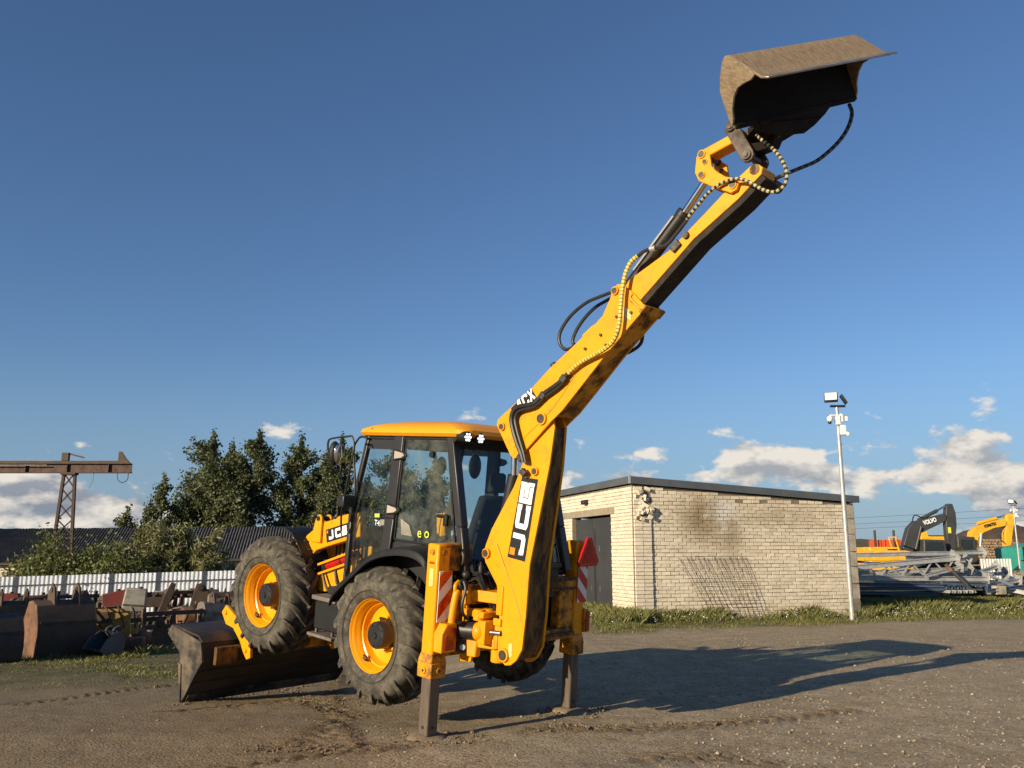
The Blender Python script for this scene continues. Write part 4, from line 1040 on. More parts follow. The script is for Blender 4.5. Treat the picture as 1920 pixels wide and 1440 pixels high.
rear_fender(-1); rear_fender(1)

# ---- cab
def cab():
    c = bh
    XT, XB = .74, .78     # half width at the roof and at the sill
    def pp(s, y, z): return V3(s * (XB + (XT - XB) * (z - 1.1) / 1.7), y, z)
    for s in (-1, 1):
        for nm, pts, w, d, mt in (('front_pillar', [(.965, 1.12), (.975, 1.90), (.765, 2.82)], .065, .06, 'cabgrey'), ('centre_pillar', [(.30, 1.15), (.235, 1.90), (.19, 2.82)], .16, .08, 'cabgrey'), ('rear_pillar', [(-1.02, 1.42), (-.90, 1.90), (-.66, 2.82)], .095, .10, 'cabgrey')):
            b = MB()
            for p, q in zip(pts[:-1], pts[1:]):
                b.bar(pp(s, *p), pp(s, *q), w, d, (0, 0, 1)) if False else b.loops([pp(s, p[0] + dy, p[1]) + V3(dx, 0, 0) for dy, dx in ((-w / 2, -d / 2), (w / 2, -d / 2), (w / 2, d / 2), (-w / 2, d / 2))], [pp(s, q[0] + dy, q[1]) + V3(dx, 0, 0) for dy, dx in ((-w / 2, -d / 2), (w / 2, -d / 2), (w / 2, d / 2), (-w / 2, d / 2))])
            part(b, nm, mt, bevel=.012)
    # sill, floor, header rails
    b = MB()
    for s in (-1, 1): b.loops([pp(s, 1.0, 1.05), pp(s, .32, 1.30), pp(s, .28, 1.60), pp(s, .10, 1.68), pp(s, -.90, 1.66), pp(s, -.98, 1.40), pp(s, .2, 1.1)], [p + V3(-s * .06, 0, 0) for p in (pp(s, 1.0, 1.05), pp(s, .32, 1.30), pp(s, .28, 1.60), pp(s, .10, 1.68), pp(s, -.90, 1.66), pp(s, -.98, 1.40), pp(s, .2, 1.1))])
    part(b, 'cab_sill', 'cabgrey', bevel=.01)
    b = MB(); b.span((-.72, -.95, 1.12), (.72, .96, 1.20)); b.span((-.70, -.98, 1.20), (.70, -.92, 1.50)); part(b, 'cab_floor', 'cab_in', bevel=.01)
    b = MB()
    b.span((-.755, -.72, 2.775), (-.69, .85, 2.83)); b.span((.69, -.72, 2.775), (.755, .85, 2.83)); b.span((-.69, .78, 2.75), (.69, .85, 2.83))
    part(b, 'header_rail', 'cabgrey', bevel=.008)
    b = MB(); b.loops([V3(-.79, -.66, 2.70), V3(.79, -.66, 2.70), V3(.79, -.86, 2.84), V3(-.79, -.86, 2.84)], [V3(-.79, -.60, 2.85), V3(.79, -.60, 2.85), V3(.79, -.88, 2.86), V3(-.79, -.88, 2.86)]); part(b, 'rear_visor', 'plastic', bevel=.01)
    # roof: domed plastic moulding
    def ring(z, x, yf, yr, r):
        pts = []
        for (cx, cy, a0) in ((x - r, yf - r, 0), (-x + r, yf - r, 90), (-x + r, yr + r, 180), (x - r, yr + r, 270)):
            for k in range(6):
                a = R(a0 + 90 * k / 5); pts.append((cx + r * math.cos(a), cy + r * math.sin(a), z))
        return pts
    b = MB(); b.rings([ring(2.812, .805, .87, -.88, .10), ring(2.845, .835, .91, -.92, .12), ring(2.885, .83, .89, -.91, .14), ring(2.925, .79, .80, -.85, .18), ring(2.962, .70, .62, -.72, .22), ring(2.990, .55, .38, -.50, .22), ring(3.004, .32, .12, -.22, .15)])
    roof = part(b, 'roof', 'roof_yellow')
    b = MB(); b.cyl((-.832, .62, 2.885), (-.80, .62, 2.885), .010); part(b, 'roof_bolt', 'pin', roof)
    # work lights under the rear of the roof
    for c0 in ((-0.770,-0.920,2.810), (-0.586,-0.920,2.806), (.5,-.92,2.74), (.62,-.92,2.74)):
        w = MB(); w.cyl((c0[0], -.80, c0[2] + .012), (c0[0], -.915, c0[2] + .002), .058, n=18); wl = part(w, 'work_light', 'plastic')
        for k in range(7):
            a = k * math.pi / 3; rr = .034 if k < 6 else 0
            w = MB(); w.cyl((c0[0] + rr * math.cos(a), -.914, c0[2] + rr * math.sin(a) + .002), (c0[0] + rr * math.cos(a), -.922, c0[2] + rr * math.sin(a) + .001), .0118, n=10); part(w, 'lamp_lens', M['worklight'], wl)
    # glazing
    def pane(pts, name, mat, s=None, th=.006):
        b = MB(); v = [Vector(p) for p in pts]; n = (v[1] - v[0]).cross(v[2] - v[0]).normalized(); b.loops(v, [p + n * th for p in v]); return part(b, name, mat)
    for s in (-1, 1):
        q = pane([pp(s, .93, 1.2), pp(s, .94, 1.90), pp(s, .74, 2.77), pp(s, .26, 2.77), pp(s, .30, 1.90), pp(s, .345, 1.34), pp(s, .60, 1.2)], 'side_window', 'glass')
        bm_ = MB(); bm_.loops([pp(s, .78, 2.77) + V3(s * .008, 0, 0), pp(s, .26, 2.77) + V3(s * .008, 0, 0), pp(s, .27, 2.66) + V3(s * .008, 0, 0), pp(s, .815, 2.66) + V3(s * .008, 0, 0)], [pp(s, .78, 2.77) + V3(s * .010, 0, 0), pp(s, .26, 2.77) + V3(s * .010, 0, 0), pp(s, .27, 2.66) + V3(s * .010, 0, 0), pp(s, .815, 2.66) + V3(s * .010, 0, 0)]); part(bm_, 'tint_band', 'cabgrey', q)
        # door: frame ring, glass, hinges, handle
        yo = lambda z: .135 + (.115 - .135) * (z - 1.7) / 1.1; yi = lambda z: -.845 + (-.60 + .845) * (z - 1.7) / 1.1
        o_ = [(yo(2.79), 2.79), (yi(2.79), 2.79), (yi(1.68), 1.68), (yo(1.68), 1.68)]
        dg = pane([pp(s, y, z) + V3(s * .012, 0, 0) for y, z in o_], 'door', 'glass_dusty' if s < 0 else 'glass')
        b = MB(); ctr = (-.34, 2.25)
        for i in range(4):
            p, q = o_[i], o_[(i + 1) % 4]
            b.bar(pp(s, *p) + V3(s * .016, 0, 0), pp(s, *q) + V3(s * .016, 0, 0), .022, .020, (s, 0, 0))
        part(b, 'door_seal', 'plastic', dg, bevel=.004)
        for z in (2.60, 2.0):
            y0 = .19 if z > 2.3 else .235
            h = MB(); h.loops([pp(s, y0 + .04, z + .062) + V3(s * .03, 0, 0), pp(s, y0 + .04, z - .062) + V3(s * .03, 0, 0), pp(s, y0 - .13, z - .045) + V3(s * .035, 0, 0), pp(s, y0 - .185, z - .01) + V3(s * .035, 0, 0), pp(s, y0 - .16, z + .03) + V3(s * .035, 0, 0)],
                              [pp(s, y0 + .04, z + .062) + V3(s * .065, 0, 0), pp(s, y0 + .04, z - .062) + V3(s * .065, 0, 0), pp(s, y0 - .13, z - .045) + V3(s * .055, 0, 0), pp(s, y0 - .185, z - .01) + V3(s * .055, 0, 0), pp(s, y0 - .16, z + .03) + V3(s * .055, 0, 0)])
            ho = part(h, 'door_hinge', 'plastic', dg, bevel=.012)
            h = MB(); h.loops([pp(s, y0 + .015, z + .045) + V3(s * .064, 0, 0), pp(s, y0 + .015, z - .045) + V3(s * .064, 0, 0), pp(s, y0 - .10, z - .03) + V3(s * .058, 0, 0), pp(s, y0 - .145, z - .005) + V3(s * .057, 0, 0), pp(s, y0 - .12, z + .022) + V3(s * .058, 0, 0)],
                              [pp(s, y0 + .015, z + .045) + V3(s * .072, 0, 0), pp(s, y0 + .015, z - .045) + V3(s * .072, 0, 0), pp(s, y0 - .10, z - .03) + V3(s * .066, 0, 0), pp(s, y0 - .145, z - .005) + V3(s * .065, 0, 0), pp(s, y0 - .12, z + .022) + V3(s * .066, 0, 0)])
            part(h, 'hinge_cover', 'steel_silver', ho, bevel=.006)
        h = MB(); h.cyl(pp(s, -.40, 2.62) + V3(s * .02, 0, 0), pp(s, -.40, 2.62) + V3(s * .06, 0, 0), .035, n=14); part(h, 'window_latch', 'plastic', dg)
        h = MB(); h.box(pp(s, -.70, 1.95) + V3(s * .045, 0, 0), (.04, .06, .12)); h.box(pp(s, -.62, 1.99) + V3(s * .04, 0, 0), (.035, .12, .03)); part(h, 'door_handle', 'plastic', dg, bevel=.012)
        # rear quarter glass beside the rear pillar
    rw = pane([V3(-.70, -.985, 1.50), V3(.70, -.985, 1.50), V3(.66, -.665, 2.70), V3(-.66, -.665, 2.70)], 'rear_window', 'glass_dark')
    b = MB(); b.bar(V3(-.70, -1.0, 1.48), V3(.70, -1.0, 1.48), .05, .06); b.bar(V3(-.68, -.64, 2.73), V3(.68, -.64, 2.73), .05, .07); b.bar(V3(.50, -.99, 1.5), V3(.47, -.66, 2.7), .04, .04); part(b, 'rear_window_frame', 'cabgrey', rw, bevel=.008)
    pane([V3(-.68, .985, 1.22), V3(.68, .985, 1.22), V3(.70, .995, 1.90), V3(.67, .785, 2.75), V3(-.67, .785, 2.75), V3(-.70, .995, 1.90)], 'windscreen', 'glass')
    b = MB(); b.tube([(.1, 1.02, 1.6), (.0, 1.02, 2.0), (-.2, .93, 2.35)], .01, 5); part(b, 'wiper', 'black')
    # interior
    b = MB()
    b.loops([V3(-.24, -.02, 1.55), V3(.24, -.02, 1.55), V3(.24, -.02, 1.70), V3(-.24, -.02, 1.70)], [V3(-.24, -.46, 1.50), V3(.24, -.46, 1.50), V3(.24, -.46, 1.64), V3(-.24, -.46, 1.64)])
    seat = part(b, 'seat', 'seat', bevel=.03)
    b = MB(); b.loops([V3(-.24, -.46, 1.60), V3(.24, -.46, 1.60), V3(.24, -.34, 1.60), V3(-.24, -.34, 1.60)], [V3(-.19, -.62, 2.20), V3(.19, -.62, 2.20), V3(.19, -.52, 2.22), V3(-.19, -.52, 2.22)]); part(b, 'backrest', 'seat', seat, bevel=.04)
    b = MB(); b.loops([V3(-.12, -.65, 2.24), V3(.12, -.65, 2.24), V3(.12, -.56, 2.25), V3(-.12, -.56, 2.25)], [V3(-.10, -.67, 2.46), V3(.10, -.67, 2.46), V3(.10, -.60, 2.47), V3(-.10, -.60, 2.47)]); part(b, 'headrest', 'seat', seat, bevel=.03)
    b = MB(); b.span((-.2, -.40, 1.2), (.2, -.05, 1.5)); part(b, 'seat_base', 'cab_in', seat, bevel=.02)
    b = MB(); tilt = Euler((R(32), 0, 0)).to_matrix(); cs = Vector((0, .42, 2.02))
    ringp = [cs + tilt @ V3(.19 * math.cos(a), .19 * math.sin(a), 0) for a in [2 * math.pi * k / 24 for k in range(25)]]
    b.tube(ringp, .016, 6, 1); b.bar(cs, cs + tilt @ V3(.18, 0, 0), .03, .015); b.bar(cs, cs + tilt @ V3(-.18, 0, 0), .03, .015); b.cyl(cs, cs + tilt @ V3(0, 0, -.35), .035); b.sphere(cs + V3(-.13, .1, .10), .025)
    part(b, 'steering_wheel', 'plastic')
    b = MB(); b.loops([V3(-.22, .50, 1.2), V3(.22, .50, 1.2), V3(.22, .92, 1.2), V3(-.22, .92, 1.2)], [V3(-.16, .52, 1.92), V3(.16, .52, 1.92), V3(.30, .80, 1.95), V3(-.30, .80, 1.95)]); b.span((.42, -.85, 1.2), (.70, .4, 1.75)); b.span((-.70, -.95, 1.2), (-.45, -.45, 1.50)); part(b, 'console', 'cab_in', bevel=.03)
    b = MB()
    for x in (-.28, .28): b.cyl((x, -.55, 1.5), (x, -.66, 1.88), .022); b.sphere((x, -.67, 1.92), .035, sq=(1, 1, 1.4)); b.span((x - .08, -.72, 1.45), (x + .08, -.48, 1.55))
    part(b, 'control_levers', 'plastic', bevel=.004)
    b = MB(); b.sphere((-.36, -.62, 2.52), .1, 14, 8, (.9, .35, 1.35)); b.tube([(-.36, -.6, 2.6), (-.36, -.58, 2.72)], .012, 6, 1); b.sphere((.30, .66, 2.52), .1, 14, 8, (.8, .3, 1.1)); part(b, 'interior_mirror', 'plastic')
    b = MB(); b.span((-.3, .45, 2.68), (.25, .62, 2.74)); part(b, 'sun_visor', 'cab_in', bevel=.01)
    return dg
door = cab()
# stickers on the left glass
ld = [o for o in bh.children if o.name.startswith('door')][0]
def font_text(word, size, o, ex, ey, name, mat, parent, bold=0, width=None):
    cu = bpy.data.curves.new('text', 'FONT'); cu.body = word; cu.size = size; cu.offset = bold; cu.resolution_u = 3
    ob = bpy.data.objects.new('text', cu); COL.objects.link(ob)
    dg = bpy.context.evaluated_depsgraph_get(); me = bpy.data.meshes.new_from_object(ob.evaluated_get(dg)); bpy.data.objects.remove(ob)
    ex = Vector(ex).normalized(); ey = Vector(ey); ey = (ey - ex * ey.dot(ex)).normalized(); n = ex.cross(ey)
    w = max((v.co.x for v in me.vertices), default=1); k = width / w if width else 1
    for v in me.vertices: v.co = Vector(o) + ex * (v.co.x * k) + ey * v.co.y + n * .0015
    me.materials.clear(); me.materials.append(M[mat]); t = bpy.data.objects.new(name, me); COL.objects.link(t); t.parent = parent; return t
for wd, px in (('e', (-0.790,-0.246,1.739)), ('o', (-0.790,-0.359,1.744))):
    font_text(wd, .15, px, (0, -1, 0), (0, 0, 1), 'door_letter', 'lime', ld, .001)
sw = [o for o in bh.children if o.name.startswith('side_window')][0]
font_text('T4F', .085, (-0.785,0.508,1.807), (0, -1, -.05), (0, 0, 1), 'window_print', 'white', sw, .001)
plate([(-0.785,0.402,1.810), (-0.785,0.326,1.816), (-0.785,0.333,1.880), (-0.785,0.409,1.874)], .001, 'window_sticker', 'scrap_white', sw)
plate([(-0.785,0.508,1.890), (-0.785,0.422,1.897), (-0.785,0.426,1.938), (-0.785,0.513,1.932)], .001, 'window_sticker', 'lime', sw)
plate([(-0.800,0.001,1.745), (-0.800,-0.179,1.739), (-0.800,-0.122,1.853), (-0.800,0.029,1.915)], .002, 'window_sticker', 'scrap_white', ld)

# ---- mirrors and front handrails
b = MB()
b.tube([(-0.900,0.966,1.704), (-0.950,0.919,1.889), (-0.980,0.850,2.075), (-1.020,0.700,2.532), (-1.020,0.679,2.683), (-1.020,0.720,2.773), (-1.020,0.783,2.784), (-1.020,1.104,2.756), (-1.020,1.185,2.723), (-1.020,1.185,2.642), (-1.020,1.155,2.581)], .012, 6, 4)
b.tube([(-0.800,0.952,1.808), (-0.820,0.867,2.169), (-.82, .95, 2.62), (-0.820,0.899,2.747), (-0.820,0.822,2.792), (-0.800,0.724,2.776)], .013, 6, 4)
mf = part(b, 'mirror_frame', 'black')
b = MB(); b.sphere((-1.020,1.049,2.583), .1, 16, 10, (.70, .60, 1.42)); mh = part(b, 'mirror', 'plastic', mf)
b = MB(); c = (-1.020,1.038,2.584); b.sphere((c[0] + .012, c[1] - .045, c[2]), .085, 14, 8, (.62, .3, 1.38)); part(b, 'mirror_glass', 'mirror', mf)
b = MB(); c = (-0.920,0.878,2.044); b.box(c, (.16, .10, .13)); b.box((c[0], c[1] + .07, c[2]), (.13, .06, .10)); part(b, 'front_work_light', 'black', bevel=.012)
b = MB(); c = (-0.700,0.804,2.003); b.cyl((c[0], c[1], c[2]), (c[0], c[1] + .08, c[2]), .045); part(b, 'front_work_light', 'plastic')

# ---- rear frame with the two leg towers
def rear_frame():
    f = MB(); f.span((-.975, -1.0, 1.20), (.975, -.86, 1.34)); f.span((-.975, -1.0, .655), (.975, -.86, .775))
    fr = part(f, 'rear_frame', 'yellow_worn', bevel=.01)
    f = MB(); f.span((-.975, -1.03, 1.30), (.975, -1.002, 1.335)); f.span((-.975, -1.03, 1.20), (.975, -1.002, 1.225)); f.span((-.975, -1.03, .70), (.975, -1.002, .73)); part(f, 'slide_rail', 'greasy', fr, bevel=.003)
    f = MB(); f.span((-.95, -.84, .78), (.95, -.80, 1.20)); part(f, 'frame_back', 'black', fr)
    for xa, xb in ((.72, .974), (-.974, -.72)): f = MB(); f.span((xa, -.99, .776), (xb, -.87, 1.199)); part(f, 'frame_gusset', 'yellow_worn', fr, bevel=.01)
    for s in (-1, 1):
        t = MB(); cx = s * 1.064; t.span((cx - .083, -1.0, .60), (cx + .083, -.835, 1.74)); tw = part(t, 'leg_tower', 'yellow', bevel=.02)
        t = MB(); t.span((cx - .10, -1.02, .46), (cx + .10, -.815, .61))
        t.loops([V3(cx + a * .083, -.918 + c * .083, .70) for a, c in ((-1, -1), (1, -1), (1, 1), (-1, 1))], [V3(cx + a * .102, -.918 + c * .102, .608) for a, c in ((-1, -1), (1, -1), (1, 1), (-1, 1))]); part(t, 'tower_collar', 'yellow_worn', tw, bevel=.012)
        for c in (((s * -1) * -1, 0),):
            t = MB()
            for yy in (-.918,): t.cyl((cx - s * .0 + s * .10, yy, .535), (cx + s * .114, yy, .535), .034, n=16)
            t.cyl((cx, -1.018, .535), (cx, -1.034, .535), .034, n=16); part(t, 'wear_pad_bolt', 'yellow_worn', tw, bevel=.003)
            t = MB(); t.cyl((cx + s * .114, -.918, .535), (cx + s * .117, -.918, .535), .014, n=8); t.cyl((cx, -1.034, .535), (cx, -1.037, .535), .014, n=8); part(t, 'bolt_head', 'black', tw)
        t = MB(); t.cyl((cx + s * .083, -.918, 1.66), (cx + s * .095, -.918, 1.66), .03, n=14); t.cyl((cx, -1.0, 1.66), (cx, -1.012, 1.66), .03, n=14); part(t, 'tower_pin', 'yellow_worn', tw)
        zg = -.105 if s < 0 else -.16
        t = MB(); t.span((cx - .066, -.984, zg + .02), (cx + .066, -.852, .60)); lg = part(t, 'stabiliser_leg', 'leg_steel', bevel=.012)
        t = MB(); t.cyl((cx + s * .066, -.918, zg + .10), (cx + s * .070, -.918, zg + .10), .016, n=10); t.cyl((cx, -.984, zg + .10), (cx, -.988, zg + .10), .016, n=10); part(t, 'leg_bolt', 'black', lg)
        t = MB(); rs = []
        for (r_, z_) in ((.20, zg - .05), (.19, zg + .0), (.16, zg + .014), (.10, zg + .02), (.01, zg + .022)):
            rs.append([(cx + r_ * (1 + .08 * math.sin(k * 2.3)) * math.cos(k * math.pi / 10), -.918 + r_ * (1 + .08 * math.sin(k * 1.7)) * math.sin(k * math.pi / 10), z_) for k in range(20)])
        t.rings(rs); part(t, 'foot_pad', M['muddy'], lg)
        # red and white striped board
        if s < 0: x0, x1, zb, zt = -1.143, -.975, 1.0, 1.485
        else: x0, x1, zb, zt = .985, 1.150, 1.05, 1.48
        t = MB(); t.span((x0, -1.035, zb), (x1, -1.028, zt)); bd = part(t, 'striped_board', 'white', bevel=.002)
        n = 3; hh = (zt - zb) / 1.8; rise = (x1 - x0) * 1.0
        for k in range(-2, 4):
            z0 = zb + k * hh * 1.0 + (.02 if s < 0 else .05); pts = []
            def clip(z): return max(zb, min(zt, z))
            up = rise if s < 0 else -rise
            quad = [(x0, z0), (x1, z0 + up), (x1, z0 + up + hh * .52), (x0, z0 + hh * .52)]
            # clip polygon against zb, zt
            for lo, cmp in ((zb, 1), (zt, -1)):
                out = []
                for i in range(len(quad)):
                    a, c = quad[i], quad[(i + 1) % len(quad)]; da, dc = (a[1] - lo) * cmp, (c[1] - lo) * cmp
                    if da >= 0: out.append(a)
                    if da * dc < 0: q = da / (da - dc); out.append((a[0] + (c[0] - a[0]) * q, a[1] + (c[1] - a[1]) * q))
                quad = out
                if not quad: break
            if len(quad) >= 3:
                m = MB(); m.loops([V3(x, -1.0355, z) for x, z in quad], [V3(x, -1.038, z) for x, z in quad]); part(m, 'red_stripe', 'reflector', bd)
        # rear lamp housing beside the tower
        if s < 0:
            t = MB(); t.prism([(-1.14, -1.12, .72), (-1.14, -1.12, .90), (-1.08, -1.12, .99), (-.95, -1.12, .99), (-.95, -1.12, .72)], (0, .118, 0)); lh = part(t, 'lamp_housing', 'yellow', bevel=.01)
            t = MB(); t.prism([(-1.105, -1.123, .745), (-1.105, -1.123, .88), (-1.055, -1.123, .955), (-.965, -1.123, .955), (-.965, -1.123, .745)], (0, -.012, 0)); part(t, 'rear_lamp', M['tail'], lh, bevel=.004)
        else:
            t = MB(); t.span((1.15, -1.03, .70), (1.22, -.86, .96)); lh = part(t, 'lamp_housing', 'yellow_worn', bevel=.01)
            t = MB(); t.span((1.155, -1.048, .72), (1.215, -1.032, .94)); part(t, 'rear_lamp', M['tail'], lh, bevel=.004)
    # decals on the left tower
    tw = [o for o in bh.children if o.name.startswith('leg_tower')][0]
    m = MB()
    m.span((-1.1485, -.955, 1.545), (-1.1472, -.88, 1.565)); m.span((-1.05, -1.0022, 1.705), (-.99, -1.001, 1.725)); part(m, 'decal', 'red', tw)
    m = MB(); m.span((-1.1485, -.945, 1.33), (-1.1472, -.89, 1.50)); wl = part(m, 'decal', 'sticker_pale', tw)
    # bracket behind the left tower, in its shade
    m = MB(); m.span((-.98, -.97, 1.47), (-.66, -.80, 1.735)); br = part(m, 'tower_bracket', 'yellow_worn', bevel=.012)
    m = MB(); m.tube([(-.84, -.99, 1.52), (-.84, -1.03, 1.56), (-.84, -1.03, 1.64), (-.84, -.98, 1.68)], .02, 6); part(m, 'hose_loop', 'hose', br)
    m = MB(); m.tube([(-.80, -.9, 1.735), (-.76, -.92, 1.79), (-.70, -.94, 1.75), (-.66, -.95, 1.60), (-.62, -.98, 1.4)], .022, 6); part(m, 'hydraulic_hose', 'hose')
    m = MB(); m.tube([(1.000,-0.751,1.497), (1.020,-0.797,1.532), (1.020,-0.825,1.603), (0.990,-0.848,1.630)], .012, 6); part(m, 'lamp_cable', 'black')
    # slow vehicle triangle on the right tower
    y = -1.06
    def tri(cx, cz, w, h, c): return [(cx - w / 2, y, cz + c * .9), (cx - w / 2 + c * .6, y, cz), (cx + w / 2 - c * .6, y, cz), (cx + w / 2, y, cz + c * .9), (cx + c * .62, y, cz + h), (cx - c * .62, y, cz + h)]
    m = MB(); m.prism(tri(1.10, 1.46, .38, .33, .06), (0, -.03, 0)); sl = part(m, 'warning_triangle', 'reflector', bevel=.008, label='red slow vehicle triangle')
    m = MB(); m.prism([(p[0], y - .0305, p[2]) for p in [(.975, 0, 1.50), (1.225, 0, 1.50), (1.105, 0, 1.735), (1.095, 0, 1.735)]], (0, -.003, 0)); part(m, 'triangle_centre', 'red', sl)
M['muddy'] = surf('mud_caked_pad', (.27, .20, .125), (.18, .13, .08), 8, .95, bump=.8, bscale=20)
M['tail'] = surf('red_lamp_lens', (.30, .012, .008), (.2, .01, .008), 40, .15, spec=.8)
M['sticker_pale'] = surf('pale_warning_print', (.66, .46, .12), (.75, .6, .3), 40, .4)
rear_frame()

# ---- carriage that carries the arm
def carriage():
    c = MB(); X0, X1 = -.88, -.24
    c.span((X0 + .02, -1.14, 1.16), (X1, -1.033, 1.36)); c.span((X0, -1.14, .70), (X1, -1.033, .90)); ca = part(c, 'carriage', 'yellow_worn', bevel=.012)
    c = MB(); c.span((X0 + .08, -1.12, .87), (X1 - .05, -1.06, 1.15)); part(c, 'carriage_back', 'black', ca)
    # upper and lower swing brackets
    c = MB(); c.loops([V3(-.80, -1.14, 1.20), V3(-.30, -1.14, 1.20), V3(-.30, -1.14, 1.31), V3(-.80, -1.14, 1.31)], [V3(-.72, -1.44, 1.20), V3(-.40, -1.44, 1.20), V3(-.40, -1.44, 1.31), V3(-.72, -1.44, 1.31)]); c.span((-.735, -1.50, 1.10), (-.70, -1.42, 1.38)); c.cyl((-.56, -1.38, 1.08), (-.56, -1.38, 1.40), .08, n=18)
    part(c, 'swing_bracket', 'yellow', ca, bevel=.01)
    c = MB(); c.loops([V3(-.84, -1.14, .77), V3(-.28, -1.14, .77), V3(-.28, -1.14, .88), V3(-.84, -1.14, .88)], [V3(-.74, -1.44, .77), V3(-.40, -1.44, .77), V3(-.40, -1.44, .87), V3(-.74, -1.44, .87)]); c.prism([(-.86, -1.16, .89), (-.80, -1.26, .89), (-.83, -1.27, .68), (-.86, -1.18, .68)], (.07, 0, 0)); c.cyl((-.64, -1.40, .64), (-.64, -1.40, .86), .075, n=18)
    part(c, 'swing_bracket', 'yellow', ca, bevel=.012)
    c = MB(); c.span((-.84, -1.36, 1.06), (-.36, -1.05, 1.12)); c.cyl((-.80, -1.26, 1.03), (-.80, -1.26, 1.135), .055, n=14); c.cyl((-.70, -1.28, 1.03), (-.70, -1.28, 1.135), .055, n=14); part(c, 'casting', 'yellow', ca, bevel=.008)
    # swing ram: dark barrel, yellow head, chromed rod towards the arm
    a = Vector((-0.860,-1.094,0.917)); e = Vector((-0.740,-1.481,0.939)); d = (e - a).normalized()
    c = MB(); c.cyl(a - d * .03, a + d * .16, .088, n=24); sr = part(c, 'swing_ram', 'black')
    c = MB(); c.sphere(tuple(a + d * .20), .092, 18, 10); c.box(tuple(a + d * .27), (.14, .10, .22)); part(c, 'ram_head', 'yellow', sr, bevel=.008)
    c = MB(); c.cyl(a + d * .25, e + d * .02, .026, n=14); part(c, 'ram_rod', 'chrome', sr)
    c = MB(); p = (-0.860,-1.124,0.764); c.cyl((p[0] - .02, p[1] - .02, p[2]), (p[0] + .04, p[1] + .05, p[2]), .062, n=20); rl = part(c, 'roller', 'black', ca, bevel=.005)
    c = MB(); c.cyl((p[0] - .032, p[1] - .03, p[2]), (p[0] - .018, p[1] - .02, p[2]), .028, n=14); part(c, 'roller_hub', 'galv', rl)
    c = MB(); c.tube([(-1.051,-1.140,1.006), (-1.035,-1.140,1.146), (-1.011,-1.140,1.271), (-0.993,-1.140,1.311)], .034, 14, 3); part(c, 'guard_tube', 'yellow')
    c = MB(); c.tube([(-1.020,-1.140,1.297), (-1.026,-1.140,1.358), (-0.968,-1.120,1.393)], .018, 8, 3); part(c, 'tube_elbow', 'yellow')
    c = MB(); c.prism([(-.80, -1.02, .60), (-.80, -1.18, .62), (-.80, -1.20, .75), (-.80, -1.10, .86), (-.80, -1.09, 1.15), (-.80, -1.02, 1.2)], (.03, 0, 0)); part(c, 'side_plate', 'yellow', ca, bevel=.005)
    rs = random.Random(3)
    for k in range(12):
        c = MB(); x = -.78 + .04 * k; p = [Vector((x, -1.02, 1.30 + rs.random() * .1)), Vector((x + rs.uniform(-.08, .1), -1.16, 1.38 + rs.random() * .1)), Vector((x + rs.uniform(-.05, .12), -1.26, 1.15 + rs.random() * .2)), Vector((-.62 + rs.random() * .18, -1.30 - rs.random() * .12, 1.0 + rs.random() * .1)), Vector((-.60 + rs.random() * .1, -1.46, 1.02 + rs.random() * .08))]
        c.tube(p, .017, 6, 4); part(c, 'hydraulic_hose', 'hose')
    for k in range(6):
        c = MB(); x = -.74 + .05 * k; c.tube([(x, -.95, 1.36), (x + .03, -1.0, 1.50 + rs.random() * .1), (x + rs.uniform(-.1, .1), -1.08, 1.48), (x + .05, -1.12, 1.36)], .018, 6, 4); part(c, 'hydraulic_hose', 'hose')
    c = MB(); c.cyl((-0.653,-1.100,1.428), (-0.654,-1.100,1.534), .026, n=14); c.cyl((-0.654,-1.100,1.534), (-0.657,-1.100,1.566), .014, n=10); part(c, 'accumulator', 'pin')
    c = MB(); c.tube([(-0.925,-1.150,1.395), (-0.925,-1.180,1.322), (-0.957,-1.180,1.197), (-0.941,-1.180,1.095), (-0.860,-1.160,1.035)], .016, 8); c.sphere((-0.889,-1.100,1.356), .055, 12, 8); c.sphere((-0.815,-1.060,1.441), .045, 12, 8); part(c, 'valve_hoses', 'hose')
carriage()

